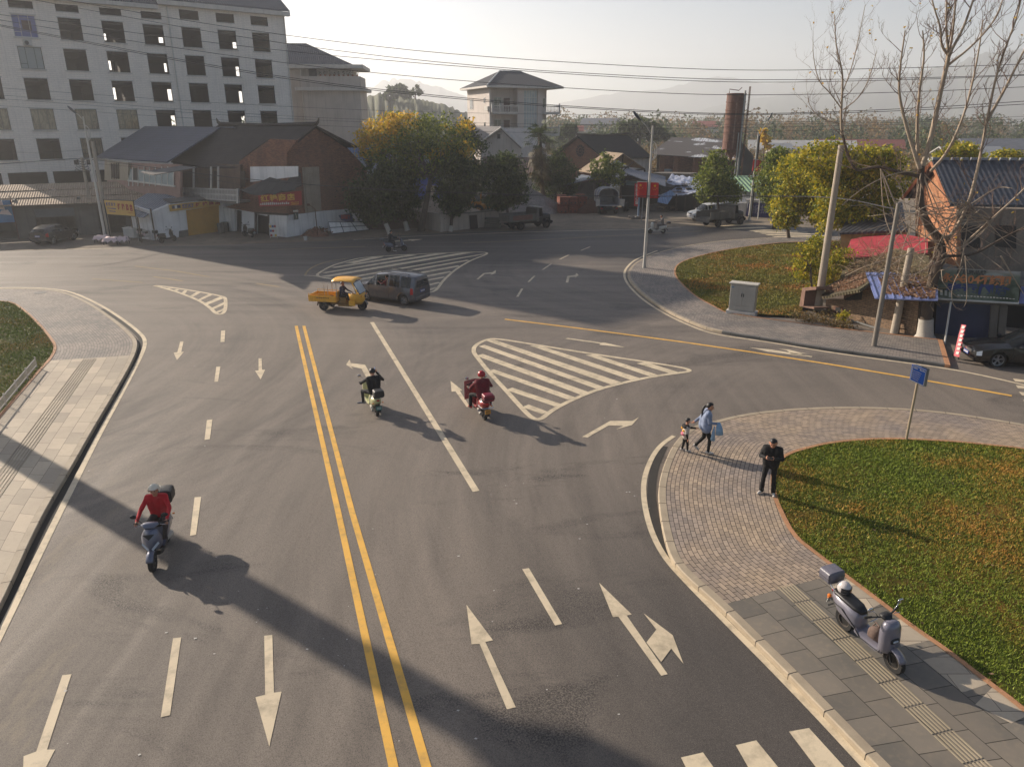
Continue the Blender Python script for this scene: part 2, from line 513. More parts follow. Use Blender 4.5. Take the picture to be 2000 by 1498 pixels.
# ---------------------------------------------------------------- ground and road sheets
gm=MB();n=24
gm.add([(-3500,-400,0),(3500,-400,0),(3500,3600,0),(-3500,3600,0)],[(0,1,2,3)])
tag(gm.build("ground",earth_material(),uv=False),kind="structure")
road_edge=[G(*p)for p in[(-700,540),(0,491),(125,488),(280,481),(400,480),(520,475),(650,471),(750,463),(900,454),(1075,450),(1237,447),(1350,442),(1430,438),(1540,441),(1640,455)]]
re_=[Vector((-80,30,0)),Vector((-80,52,0))]+road_edge+[Vector((70,70,0)),Vector((70,50,0)),G(1900,690),G(2200,770),Vector((60,10,0)),Vector((60,-30,0)),Vector((-60,-30,0)),Vector((-60,30,0))]
rm=MB();rm.add([(p.x,p.y,.006)for p in re_],[tuple(range(len(re_)-1,-1,-1))])
road=rm.build("road",A_ASPH,uv=False)
tag(road,kind="structure")
def sheet(name,px,z=.014,m=M_WHITE,parent=road):
 b=MB();polys=px if isinstance(px[0][0],(tuple,list))else[px]
 for k,pp in enumerate(polys):
  q=[G(u,v,z)for u,v in pp]
  a=sum(q[i].x*q[(i+1)%len(q)].y-q[(i+1)%len(q)].x*q[i].y for i in range(len(q)))
  if a<0:q=q[::-1]
  b.add(q,[tuple(range(len(q)))])
 return b.build(name,m,parent,uv=False)
def line_strip(b,pts,w,z=.014):
 L=offset_line(pts,w/2);Q=offset_line(pts,-w/2)
 vs=[(p.x,p.y,z)for p in L]+[(p.x,p.y,z)for p in Q];n=len(pts)
 b.add(vs,[(i,n+i,n+i+1,i+1)for i in range(n-1)])
def line(name,px,w,m=M_WHITE,it=2,z=.014):
 b=MB();line_strip(b,smooth_line([G(*p)for p in px],it),w,z);return b.build(name,m,road,uv=False)
line("centre_line",[(578.5,637),(660.5,1000),(782,1560)],.155,M_YELL,0)
line("centre_line",[(593.5,637),(687.5,1000),(851,1560)],.155,M_YELL,0)
line("lane_line",[(726.5,630),(930,960)],.2,M_WHITE,0)
for q in([(1020,1111),(1033,1109),(1098,1218),(1084,1221)],[(432,646),(440,645.5),(438.5,667.5),(430.5,668)],[(422.5,716.5),(430.5,716),(426,745),(418.5,745.5)],[(404,820.5),(415,819),(410,857.5),(399.5,859)],[(380,971),(393,970),(383,1044),(371,1046)],[(338,1246),(354,1244),(332,1396),(314,1400)],[(1008,580),(1013,579.5),(1022,564),(1017.5,564)],[(1030,551),(1034,551),(1046,539),(1042,539)],[(1058,527),(1061.5,527),(1078,516),(1074,516)],[(1091.5,506.8),(1094.5,506.8),(1113,498),(1109.5,498)],[(1133,489.6),(1136,489.6),(1154,482.3),(1151,482.3)]):
 sheet("lane_dash",q)
sheet("lane_arrow",[(352,667),(358.5,667),(354,687.5),(359.5,687),(345.5,703.5),(339,688.5),(346.3,688)])
sheet("lane_arrow",[(505,700),(511,700),(512,722),(518,722),(509,741),(498,724),(505,723.5)])
sheet("lane_arrow",[(121.8,1318),(139.7,1316),(91.8,1463),(107.5,1463),(42,1590),(46,1476),(70.7,1467)])
sheet("lane_arrow",[(516,1241),(532,1239.5),(535,1352),(550,1350),(526,1457),(499,1361),(518,1356)])
sheet("lane_arrow",[(911,1180.5),(963,1250),(948,1253),(1007.5,1380.5),(990,1384.5),(937,1257),(921,1257.5)])
sheet("lane_arrow",[[(1170,1137.5),(1234,1199.5),(1224,1201.5),(1304,1316),(1291.5,1319),(1208,1204),(1197,1204.5)],[(1262.5,1254),(1282,1229),(1257,1197),(1314,1240),(1335,1296),(1311,1266),(1291.5,1292)]])
sheet("lane_arrow",[[(676,712),(683,702),(685,709),(713,712.4),(706,720),(685,715.7),(690,721.5)],[(713,712.4),(718,721),(738,764),(731,766),(706,720)]])
sheet("lane_arrow",[(880,744),(903,762),(898,763),(917,793),(912,795.5),(889.5,764.3),(882,765)])
sheet("lane_arrow",[(1137,853),(1192,821.8),(1235,822),(1247.5,815),(1234.5,830),(1203,838.6),(1217.5,831.5),(1188.5,831),(1147.5,854.2)])
sheet("lane_arrow",[(1104,661.5),(1109.5,660.3),(1174,669),(1180,669),(1221,678.5),(1171,673.5),(1172.5,671.3)])
sheet("lane_arrow",[[(1463,678.5),(1508,683),(1587,696),(1585,697.5),(1506,687.5),(1500,687)],[(1520,681.5),(1540,682.5),(1565,689),(1581,691),(1562,690),(1574,694.5),(1545,691),(1536,684)]])
sheet("lane_arrow",[(930.5,545.5),(944.5,533.5),(962,532),(968.5,527.5),(968,534),(957,537.5),(960.5,535),(947,535.5),(934.5,545.8)])
sheet("lane_arrow",[(1105,552),(1108,539.2),(1124,537.2),(1125.5,533.2),(1130.5,538),(1123,542.8),(1124,540.5),(1112.5,541.6),(1110,552)])
sheet("lane_arrow",[(755,472),(790,469.5),(800,469),(796,467.5),(826,467.5),(804,471),(803,470),(757,473)])
def Z(px,x0,y0,k):return[(x0+a/k,y0+b/k)for a,b in px]
def hatched(name,outline,w,stripes,closed=True,it=2):
 b=MB();pts=[G(*p)for p in outline]
 for _ in range(it):pts=[q for i in range(len(pts))for q in(pts[i].lerp(pts[(i+1)%len(pts)],.25),pts[i].lerp(pts[(i+1)%len(pts)],.75))]
 n=len(pts);L=[];Q=[]
 for i in range(n):
  t_=pts[(i+1)%n]-pts[i-1];nn=Vector((-t_.y,t_.x,0)).normalized()*w/2;L.append(pts[i]+nn);Q.append(pts[i]-nn)
 b.add([(p.x,p.y,.0145)for p in L+Q],[(i,n+i,n+(i+1)%n,(i+1)%n)for i in range(n)])
 for s in stripes:
  q=[G(u,v,.012)for u,v in s]
  a=sum(q[i].x*q[(i+1)%len(q)].y-q[(i+1)%len(q)].x*q[i].y for i in range(len(q)))
  b.add(q if a>0 else q[::-1],[tuple(range(len(q)))])
 return b.build(name,M_WHITE,road,uv=False)
k=2000/480
hatched("hatched_marking",Z([(215,95),(300,92),(560,133),(1000,205),(1400,265),(1780,322),(1865,345),(1850,362),(1740,374),(1500,410),(1200,480),(1030,535),(830,625),(720,690),(655,748),(585,745),(500,660),(370,515),(230,365),(130,240),(100,195),(115,145)],900,640,k),.2,[Z(q,900,640,k)for q in([(190,100),(275,100),(1318,448),(1230,465)],[(145,152),(195,140),(1180,487),(1110,500)],[(125,228),(180,214),(1050,527),(975,545)],[(220,352),(270,340),(935,568),(870,585)],[(362,505),(420,488),(820,622),(765,640)],[(498,645),(552,625),(712,684),(662,702)],[(560,145),(650,148),(1460,412),(1390,428)],[(1015,222),(1090,218),(1615,388),(1545,398)],[(1430,290),(1510,280),(1770,362),(1700,372)])])
hatched("hatched_marking",Z([(168,302),(250,245),(345,195),(480,155),(620,120),(830,104),(1100,88),(1400,74),(1700,63),(1860,66),(1850,90),(1720,135),(1600,200),(1510,265),(1420,350),(1375,420),(1330,455),(1255,455),(900,400),(440,342)],580,480,5),.2,[Z(q,580,480,5)for q in([(470,168),(560,172),(850,108),(740,110)],[(335,212),(370,217),(1190,90),(1080,90)],[(240,265),(280,268),(1470,76),(1340,78)],[(225,300),(310,305),(1730,66),(1610,68)],[(400,322),(440,330),(1860,80),(1800,82)],[(560,330),(620,337),(1690,145),(1660,138)],[(760,335),(820,345),(1595,202),(1570,193)],[(900,360),(960,365),(1515,258),(1490,248)],[(1000,380),(1060,385),(1450,310),(1430,303)],[(1100,415),(1170,420),(1405,362),(1380,355)],[(1200,445),(1270,448),(1390,408),(1350,405)])])
hatched("hatched_marking",Z([(60,231),(330,268),(560,305),(720,335),(790,355),(805,375),(803,480),(770,522),(715,522),(650,455),(560,395),(420,335),(240,275)],280,510,5),.2,[Z(q,280,510,5)for q in([(120,245),(150,255),(200,250),(170,245)],[(205,268),(240,275),(290,265),(250,262)],[(285,290),(320,300),(350,280),(325,275)],[(365,320),(400,328),(430,290),(400,285)],[(440,350),(475,356),(560,308),(520,303)],[(515,385),(550,388),(680,328),(640,322)],[(590,415),(622,428),(780,366),(750,348)],[(655,462),(690,470),(800,420),(795,398)],[(700,500),(725,508),(805,472),(805,452)])])
for q in([(1541,1428),(1580,1421),(1652,1500),(1690,1560),(1640,1570),(1600,1506)],[(1437,1454.5),(1477,1445),(1522,1500),(1560,1570),(1508,1580)],[(1330,1478.5),(1373,1468.5),(1394,1498),(1430,1570),(1380,1580)]):
 sheet("zebra_stripe",[q[0],q[1],q[2],q[3],q[4]]if len(q)==5 else q)
for q in([(1369,442.2),(1397,443),(1480,440),(1452,438.8)],[(1412,446),(1425,448),(1500,445),(1490,443.4)],[(1462,450.4),(1468,451.7),(1540,449.5),(1535,447.8)],[(1471,452.7),(1478,454),(1560,452.3),(1556,450.6)],[(1483,455.2),(1490,456.8),(1580,455),(1574,453.3)],[(1494,458.2),(1500,460),(1600,458),(1592,456.2)],[(1506,461.8),(1514,463.6),(1620,461.2),(1612,459.6)],[(1517,465.3),(1524,467),(1640,464.5),(1632,463)]):
 sheet("zebra_stripe",q)
for q in([(1978,739),(2000,742),(2010,747.5),(1983,745)],[(1984,752),(2010,755),(2020,761),(1988,758)],[(1990,765),(2020,769),(2030,776),(1996,772)],[(1998,781),(2030,784),(2040,792),(2004,789)]):
 sheet("zebra_stripe",q)
line("centre_line",[(986,624),(1150,644),(1400,677.5),(1700,724.5),(1976,773.5)],.17,M_YELL,1)
line("centre_line",[(264,520.5),(340,529.5),(410,541.5)],.17,M_FADED,0)
line("centre_line",[(500,554),(546,561)],.17,M_FADED,0)
line("lane_line",[(300,541),(357,549.5)],.17,M_FADED,0)
line("lane_line",[(180,545),(280,552.5)],.15,M_FADED,0)
line("lane_line",[(540,488),(625,485),(712,482)],.14,M_FADED,0)
line("lane_line",[(905,475),(1040,470),(1175,462),(1300,456),(1370,452)],.14,M_FADED,1)
line("edge_line",[(130,487.5),(218,486.3)],.18,M_WHITE,0,.02)
line("edge_line",[(690,469),(800,462.5),(900,458.5),(1075,452.5),(1262,448.5),(1330,444.5)],.17,M_WHITE,1,.02)
line("lane_line",[(596,538),(600,530),(612,521),(640,511),(680,505)],.14,M_FADED,1)
line("edge_line",[(594,538.5),(612,539.5),(660,546)],.15,M_WHITE,0,.018)
# ---------------------------------------------------------------- traffic islands: kerb, paving, lawn
def clean(pts):return[Vector((p.x,p.y,0))for p in pts]
def ring_strip(A,B,z,b,m=0,flip=False):
 n=len(A);vs=[(p.x,p.y,z)for p in A]+[(p.x,p.y,z)for p in B]
 b.add(vs,[((i,n+i,n+i+1,i+1)if not flip else(i,i+1,n+i+1,n+i))for i in range(n-1)],m)
def paved(name,A,B,z,m,parent,u0=0.0):
 """strip between lines A and B with uv running along and across it"""
 n=len(A);me=bpy.data.meshes.new(name);I=wmat(parent).inverted()if parent else Matrix.Identity(4)
 rows=9;vs=[];uvs=[];s=u0
 for i in range(n):
  if i:s+=((A[i]-A[i-1]).length+(B[i]-B[i-1]).length)/2
  w=(B[i]-A[i]).length
  for k in range(rows):
   f=k/(rows-1);p=A[i].lerp(B[i],f);vs.append(I@Vector((p.x,p.y,z)));uvs.append((s,w*f))
 fs=[]
 for i in range(n-1):
  for k in range(rows-1):
   a=i*rows+k;fs.append((a,a+1,a+rows+1,a+rows))
 me.from_pydata([tuple(v)for v in vs],[],fs)
 if me.polygons[0].normal.z<0:me.flip_normals()
 uvl=me.uv_layers.new(name="UVMap")
 for l in me.loops:uvl.data[l.index].uv=uvs[l.vertex_index]
 me.materials.append(m)
 o=bpy.data.objects.new(name,me);link(o,parent);PM[o.name]=wmat(parent);return o
def kerb(name,outer,side,parent,mats,w=.2,z=.14,seg_from=None):
 """outer: line of the kerb's outer top edge; side: +1 when the island lies to the left of the walking direction"""
 inner=offset_line(outer,w*side);b=MB();n=len(outer)
 for i in range(n-1):
  m=0 if seg_from is None or i<seg_from else 1
  a,c,d,e=outer[i],outer[i+1],inner[i+1],inner[i]
  b.add([(a.x,a.y,0),(c.x,c.y,0),(c.x,c.y,z-.02),(a.x,a.y,z-.02)],[(0,1,2,3)if side<0 else(3,2,1,0)],m)
  a2=a.lerp(e,.1);c2=c.lerp(d,.1)
  b.add([(a.x,a.y,z-.02),(c.x,c.y,z-.02),(c2.x,c2.y,z),(a2.x,a2.y,z)],[(0,1,2,3)if side<0 else(3,2,1,0)],m)
  b.add([(a2.x,a2.y,z),(c2.x,c2.y,z),(d.x,d.y,z),(e.x,e.y,z)],[(0,1,2,3)if side<0 else(3,2,1,0)],m)
 b.build(name,mats,parent);b=MB();s=0
 for i in range(1,n):
  s+=(outer[i]-outer[i-1]).length
  if s>.95:
   s=0;m_=(outer[i]+inner[i])/2;d=inner[i]-outer[i];b.box((m_.x,m_.y,z-.005),(d.length*1.0,.012,.016),math.atan2(d.y,d.x));q=outer[i];b.box((q.x,q.y,z/2),(.006,.012,z-.03),math.atan2(d.y,d.x))
 b.build("kerb_joint",M_GUT,parent);return inner
KZ=.13
def gpx(px,z=KZ):return clean([G(u,v,z)for u,v in px])
# --- corner island on the right, near
outerR=smooth_line(gpx([(1900,1680),(1800,1585),(1715,1498),(1622,1402),(1523,1299),(1479,1256),(1403,1180),(1333,1119),(1308,1086),(1293,1030),(1286,978),(1286,950),(1292,922),(1302,894),(1316,866),(1346,833),(1392,823),(1440,810),(1500,802),(1560,797),(1640,794),(1700,794.5),(1780,798),(1860,806),(1920,815),(2000,828),(2150,858),(2400,910)]),2)
innerR=smooth_line(gpx([(2280,1640),(2150,1520),(2000,1385),(1926,1330),(1855,1274),(1780,1223),(1721,1177),(1648,1122),(1593,1080),(1551,1048),(1527,1004),(1512,968),(1509,940),(1511,915),(1524,896),(1545,884),(1580,874),(1620,865),(1680,858.5),(1740,857),(1780,858),(1860,862),(1940,870),(2000,876),(2150,900),(2400,945)]),2)
pavR=bpy.data.objects.new("pavement",None);S.collection.objects.link(pavR);PM[pavR.name]=Matrix.Identity(4);tag(pavR,kind="structure")
kin=kerb("kerb",resample(outerR,140),-1,pavR,[M_KERB])
def split(pa,pb,t0,t1,n=60):
 A=resample(pa,400);B=resample(pb,400)
 return resample(A[int(t0[0]*399):int(t1[0]*399)+1],n),resample(B[int(t0[1]*399):int(t1[1]*399)+1],n)
def near_t(line_,p):
 L=resample(line_,400);return min(range(400),key=lambda i:(L[i]-p).length)/399
tA=near_t(kin,clean([G(1420,1178,KZ)])[0]);tB=near_t(innerR,clean([G(1640,1117,KZ)])[0])
A1,B1=split(kin,innerR,(0,0),(tA,tB),40);paved("stone_paving",A1,B1,.132,M_SLAB,pavR)
A2,B2=split(kin,innerR,(tA,tB),(1,1),120);paved("brick_paving",A2,B2,.132,M_PAVE,pavR)
b=MB();eR=resample(innerR,200);ring_strip(offset_line(eR,.06),offset_line(eR,-.06),.15,b);b.build("lawn_edging",M_EDGE,pavR)
def tactile(px0,px1,parent,n=6,gap=.075,w=.03,z=.139):
 a,c=clean([G(*px0,KZ)])[0],clean([G(*px1,KZ)])[0];d=(c-a).normalized();nn=Vector((-d.y,d.x,0));b=MB()
 for k in range(n):
  o=nn*(k-(n-1)/2)*gap
  L=(c-a).length;s=0.0
  while s<L-.05:
   e=min(s+.6,L);m=a+d*(s+e)/2+o
   b.box((m.x,m.y,z),(e-s-.015,w,.012),math.atan2(d.y,d.x));s+=.62
 return b.build("tactile_paving",M_TACT,parent)
tactile((1533,1143),(1980,1560),pavR)
ps=MB()
for q in([(1622,1147),(1654,1130),(1722,1178),(1694,1192)],[(1740,1213),(1760,1208),(1820,1250),(1760,1262)],[(1803,1288),(1858,1275),(1932,1334),(1880,1352)],[(1905,1375),(1940,1340),(2010,1395),(1975,1412)]):
 w=[G(u,v,.1335)for u,v in q];ps.add(w,[(3,2,1,0)])
ps.build("pale_slab",M_SLABL,pavR)
line("edge_line",[(1900,1710),(1700,1508),(1600,1400),(1500,1297),(1400,1197),(1340,1136),(1298,1090),(1272,1040),(1259,990),(1256,950),(1262,920),(1275,890),(1292,868),(1316,852)],.15,M_WHITE,2)
line("gutter_and_kerb_shade",[(1900,1695),(1710,1508),(1610,1405),(1510,1301),(1408,1196),(1345,1132),(1304,1090),(1284,1040),(1274,990),(1272,950),(1279,910),(1297,872)],.24,M_GUT,2,.012)
def lawn(name,pts,z=.12):
 b=MB();q=[Vector((p.x,p.y,z))for p in pts]
 a=sum(q[i].x*q[(i+1)%len(q)].y-q[(i+1)%len(q)].x*q[i].y for i in range(len(q)))
 b.add(q if a>0 else q[::-1],[tuple(range(len(q)))]);o=b.build(name,M_SOIL,uv=False);tag(o,kind="structure");return o
lawnR=innerR+[Vector((45,12,0)),Vector((45,-4,0))]
lawn("lawn",lawnR)
# --- left island
outerL=smooth_line(gpx([(-420,590),(-200,569),(0,563),(63,564),(113,567),(140,575),(170,588),(200,606),(240,635),(262,656),(269,666),(268.5,680),(258,707),(225,765),(180,840),(138,915),(80,1008),(0,1187),(-80,1330),(-160,1480)]),2)
innerL=smooth_line(gpx([(-420,640),(-200,592),(0,588),(22,590),(40,600),(70,626),(96,656),(107,672),(108,684),(98,702),(84,716),(0,812),(-120,960),(-300,1200),(-420,1360)]),2)
pavL=bpy.data.objects.new("pavement",None);S.collection.objects.link(pavL);PM[pavL.name]=Matrix.Identity(4);tag(pavL,kind="structure")
kinL=kerb("kerb",resample(outerL,120),-1,pavL,[M_KERB])
tA=near_t(kinL,clean([G(252,694,KZ)])[0]);tB=near_t(innerL,clean([G(96,704,KZ)])[0])
A1,B1=split(kinL,innerL,(0,0),(tA,tB),90);paved("brick_paving",A1,B1,.132,M_PAVE2,pavL)
A2,B2=split(kinL,innerL,(tA,tB),(1,1),40);paved("stone_paving",A2,B2,.132,M_SLABL,pavL)
tactile((175,702),(-30,985),pavL,6,.1)
b=MB();eL=resample(innerL,120);ring_strip(offset_line(eL,.06),offset_line(eL,-.06),.15,b);b.build("lawn_edging",M_EDGE,pavL)
line("edge_line",[(-420,577),(0,562),(63,562.5),(113,565.5),(146,573),(180,588),(213,606),(255,635),(279,656),(284,668),(281,684),(265,717),(236,772),(193,850),(150,935),(95,1045),(0,1240),(-80,1400)],.17,M_WHITE,2)
line("gutter_and_kerb_shade",[(200,604),(245,634),(272,657),(277,668),(275,682),(262,710),(230,768),(186,845),(143,925),(88,1030),(-5,1215),(-90,1390)],.2,M_GUT,2,.012)  # dark strip paints in the shade beside the left kerb
lawnL=innerL[:-1]+[Vector((-34,8,0)),Vector((-60,36,0))]
lawn("lawn",lawnL)
# --- far corner island on the right
outerF=smooth_line(gpx([(1640,462),(1560,463),(1510,464),(1479,465.5),(1414,469.5),(1341,479.5),(1284,492.5),(1248,508),(1233,519),(1226,531),(1226,540),(1232,552),(1258,578),(1305,609),(1362,634),(1402,647),(1497,661),(1596,678),(1700,692),(1800,705),(1851,713)]),2)
innerF=smooth_line(gpx([(1640,472),(1560,472.5),(1515,475),(1456,482),(1404,491),(1362,501),(1336,509.5),(1321,519),(1317,530),(1321,543),(1336,560),(1362,582),(1401,602),(1416,611),(1474,620),(1544,629),(1661,645),(1707,649),(1787,659),(1836,664)]),2)
pavF=bpy.data.objects.new("pavement",None);S.collection.objects.link(pavF);PM[pavF.name]=Matrix.Identity(4);tag(pavF,kind="structure")
oF=resample(outerF,120);sfrom=min(range(120),key=lambda i:(oF[i]-clean([G(1402,647,KZ)])[0]).length)
kinF=kerb("kerb",oF,1,pavF,[M_KERB,M_KERBD],.18,.14,sfrom)
paved("brick_paving",resample(kinF,110),resample(innerF,110),.132,M_PAVE2,pavF)
b=MB();a,c=clean([G(1836,663,KZ)])[0],clean([G(1851,713,KZ)])[0];d=(c-a).normalized();mm=(a+c)/2
b.box((mm.x,mm.y,.07),((c-a).length,.2,.15),math.atan2(d.y,d.x));b.build("end_kerb",M_EDGE,pavF)
b=MB();eF=resample(innerF,120);ring_strip(offset_line(eF,.06),offset_line(eF,-.06),.15,b);b.build("lawn_edging",M_EDGE,pavF)
line("edge_line",[(1284,490),(1243,506),(1228,518),(1219,531),(1220,545),(1229,560),(1256,587),(1304,617),(1362,643),(1402,655),(1497,668),(1596,685),(1700,700),(1850,720),(1930,736),(2020,757)],.15,M_WHITE,2)
lawnF=[p for p in innerF if PXW(p)[0]<1480]+clean([G(1470,618),G(1560,622),G(1575,590),G(1640,560),G(1680,500),G(1640,472)])
lawn("lawn",lawnF)
# --- grass blades
def grass(name,poly,dens,h,m,seed,clip=None,wblade=.009):
 """many small blades inside polygon poly (list of world points)"""
 rg=np.random.default_rng(seed);P=np.array([(p.x,p.y)for p in poly]);lo,hi=P.min(0),P.max(0)
 if clip:lo=np.maximum(lo,clip[0]);hi=np.minimum(hi,clip[1])
 N=int(dens*np.prod(hi-lo));q=lo+rg.random((N,2))*(hi-lo)
 ins=np.zeros(N,bool);j=len(P)-1
 for i in range(len(P)):
  c=((P[i,1]>q[:,1])!=(P[j,1]>q[:,1]))&(q[:,0]<(P[j,0]-P[i,0])*(q[:,1]-P[i,1])/(P[j,1]-P[i,1]+1e-12)+P[i,0])
  ins^=c;j=i
 q=q[ins]
 dd=_cp*q[:,1]+_sp*CAMH;uu=1000+FPX*q[:,0]/dd
 vis=(uu>-120)&(uu<2120);q=q[vis];N=len(q)
 d2=np.clip(dd[vis]/22,.7,3)
 bald=np.sin(q[:,0]*1.3+2*np.sin(q[:,1]*.9))*np.sin(q[:,1]*1.7+np.sin(q[:,0]*1.1))+rg.normal(0,.5,N)
 kp=bald<.9;q=q[kp];d2=d2[kp];N=len(q)
 a=rg.random(N)*6.28;w=wblade*(.7+.8*rg.random(N))*d2;hh=h*(.5+rg.random(N));lean=rg.normal(0,.55,(N,2))*hh[:,None]
 b0=np.stack([q[:,0]-np.cos(a)*w,q[:,1]-np.sin(a)*w,np.full(N,.12)],1);b1=np.stack([q[:,0]+np.cos(a)*w,q[:,1]+np.sin(a)*w,np.full(N,.12)],1)
 tp=np.stack([q[:,0]+lean[:,0],q[:,1]+lean[:,1],.12+hh],1)
 V=np.stack([b0,b1,tp],1).reshape(-1,3);F=np.arange(3*N).reshape(-1,3)
 o=npmesh(name,V,F,m);tag(o,kind="stuff");return o
for(u,v,o)in((79,572,pavL),(1310,500,pavF)):
 b=MB();p=G(u,v,KZ);b.lathe([(.36,.005),(.36,.012),(.3,.012),(.29,.008),(.0,.01)][::-1],24,p);b.build("manhole_cover",M_KERBD,o)
grass("grass",[p for p in lawnR],1900,.045,M_GRASS,3,((4,6),(26,26)))
grass("grass",[p for p in lawnL],420,.06,M_GRASS,4,((-40,12),(-10,42)))
grass("grass",[p for p in lawnF],300,.06,M_GRASS2,5,((8,34),(36,70)))
# ---------------------------------------------------------------- building helpers and materials
def wall_holes(b,x0,x1,z0,z1,holes,th=.24,y=0.0,m=0,mr=None):
 """wall in the local xz plane at depth y..y+th with real openings"""
 mr=m if mr is None else mr
 xs=sorted({x0,x1,*[h[0]for h in holes],*[h[1]for h in holes]});xs=[x for x in xs if x0<=x<=x1]
 zs=sorted({z0,z1,*[h[2]for h in holes],*[h[3]for h in holes]});zs=[z for z in zs if z0<=z<=z1]
 def inh(cx,cz):return any(h[0]<cx<h[1]and h[2]<cz<h[3]for h in holes)
 for i in range(len(xs)-1):
  for j in range(len(zs)-1):
   a,c,e,f=xs[i],xs[i+1],zs[j],zs[j+1]
   if inh((a+c)/2,(e+f)/2):continue
   b.add([(a,y,e),(c,y,e),(c,y,f),(a,y,f)],[(0,1,2,3)],m)
   b.add([(a,y+th,e),(c,y+th,e),(c,y+th,f),(a,y+th,f)],[(3,2,1,0)],m)
 for(a,c,e,f)in holes:
  b.add([(a,y,e),(c,y,e),(c,y+th,e),(a,y+th,e)],[(0,1,2,3)],mr)
  b.add([(a,y,f),(c,y,f),(c,y+th,f),(a,y+th,f)],[(3,2,1,0)],mr)
  b.add([(a,y,e),(a,y+th,e),(a,y+th,f),(a,y,f)],[(0,1,2,3)],mr)
  b.add([(c,y,e),(c,y+th,e),(c,y+th,f),(c,y,f)],[(3,2,1,0)],mr)
 for(xx,s)in((x0,1),(x1,-1)):
  b.add([(xx,y,z0),(xx,y+th,z0),(xx,y+th,z1),(xx,y,z1)],[(3,2,1,0)if s>0 else(0,1,2,3)],m)
 b.add([(x0,y,z1),(x1,y,z1),(x1,y+th,z1),(x0,y+th,z1)],[(0,1,2,3)],m)
def inverse_px(t,u,v,y=0.0):
 """photo pixel -> local coordinates on the plane local-y = y of thing t"""
 Mx=wmat(t);o=Mx@Vector((0,y,0));n=Mx.to_3x3()@Vector((0,1,0))
 return Mx.inverted()@hit(u,v,(o,n))
W_TILE=mat("facade_tile",hexc(236,229,220),.6,.05,.5,.06,20,.05,pattern=('brick',.6,.2,hexc(206,200,192),.012,.04),streak=.25)
W_CONC=mat("bare_concrete",hexc(126,120,112),.85,.18,.9,.2,18,.25,streak=.4)
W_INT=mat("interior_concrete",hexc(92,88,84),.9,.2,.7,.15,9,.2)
W_TRIM=mat("pale_trim",hexc(206,202,196),.7,.1,2,.1,30,.1,streak=.3)
R_BLUE=mat("blue_grey_roof_tile",hexc(76,80,90),.55,.14,.7,.12,20,.05,pattern=('tile',.3,.36,.35))
R_BLUEC=mat("blue_roof_sheet",hexc(96,101,116),.5,.16,.5,.15,12,.05,pattern=('tile',.28,.5,.25))
R_DARK=mat("old_dark_roof_tile",hexc(92,84,78),.9,.28,.9,.4,16,.3,pattern=('tile',.2,.22,.6))
R_SHEET=mat("grey_roof_sheet",hexc(104,101,98),.75,.2,.6,.2,14,.1,pattern=('corr',.18,.3))
R_CORR=mat("blue_grey_corrugated",hexc(138,146,158),.45,.16,.9,.15,16,.05,pattern=('corr',.24,.45))
R_TAN=mat("dusty_asbestos_sheet",hexc(186,166,142),.9,.18,.8,.2,12,.1,pattern=('corr',.2,.25))
W_BRICK=mat("red_brick",hexc(150,100,76),.9,.28,.6,.3,9,.2,pattern=('brick',.26,.075,hexc(128,112,98),.012,.28),streak=.4)
W_BRICKD=mat("grimy_red_brick",hexc(168,118,94),.9,.3,.7,.35,8,.2,pattern=('brick',.26,.075,hexc(104,92,82),.012,.3),streak=.5)
W_WHITE=mat("whitewash",hexc(238,236,234),.8,.1,.8,.12,14,.15,streak=.45)
W_PINK=mat("faded_pink_plaster",hexc(176,148,136),.85,.15,.9,.15,12,.1,streak=.4)
W_GREY=mat("grey_render",hexc(198,190,182),.85,.1,.6,.12,12,.15,streak=.4)
W_WOOD=mat("weathered_wood",hexc(120,102,84),.85,.25,2,.25,25,.2)
W_WOODD=mat("dark_wood",hexc(72,60,50),.85,.25,2,.25,25,.2)
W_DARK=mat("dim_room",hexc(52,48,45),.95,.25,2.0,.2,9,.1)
STEEL=mat("galvanised_steel",hexc(168,168,166),.45,.1,3,.12,30,.05,metal=.6)
STEELW=mat("white_painted_steel",hexc(206,204,198),.45,.08,2,.1,30,.05)
RUSTY=mat("rusty_iron",hexc(120,80,58),.85,.35,1.5,.35,18,.3,streak=.4)
BLACKM=mat("black_iron",hexc(46,44,43),.6,.2,3,.1,30,.05)
GLASS=glass_dark("window_glass",(.05,.06,.065),.04,.9)
def glass_reflection():
 t=NT("window_glass_reflection");n=t.noise(3.0,t.mapping(t.tc(),(1,1,.35)),detail=6,rough=.7,dist=1.5)
 c=t.mix(t.ramp(n,.35,.7),hexc(84,74,60),hexc(168,158,138))  # brown and pale mottling paints reflections into the panes
 return t.fin(c,.08,None,0,.8)
GLASSR=glass_reflection()
# ---------------------------------------------------------------- six-storey apartment block
APT=thing("apartment_building","grey tiled six storey block of empty dark window openings behind the street houses","building",(-54.19,87.84,0),R(40.5))
AM=wmat(APT);SP,WW=4.448,2.3
XL,XR,DEP=-8.5,31.4,11.0
def win_rows(i):
 rows=[(20.87-3.2*k-2.25,20.87-3.2*k)for k in range(5)]
 rows.append((21.5,22.25)if i<4 else(21.75,22.8))
 return rows
holes=[];wins=[]
for i in range(-2,7):
 for k,(z0,z1)in enumerate(win_rows(i)):
  x=i*SP
  if x<XL+.4:continue
  h=(x,x+WW,z0,z1);holes.append(h);wins.append((i,k,h))
pill=[-8.2+4.448*k for k in range(10)]
for k in range(9):holes.append((pill[k]+.3,pill[k+1]-.3,.2,4.45))
b=MB();b.M=AM
wall_holes(b,XL,XR,0,23.4,holes,.26,0,0,1)
b.bx(XL,XL+.26,.26,DEP,0,23.4);b.bx(XR-.26,XR,.26,DEP,0,23.4)
b.build("wall",[W_TILE,W_CONC],APT)
rear=[]
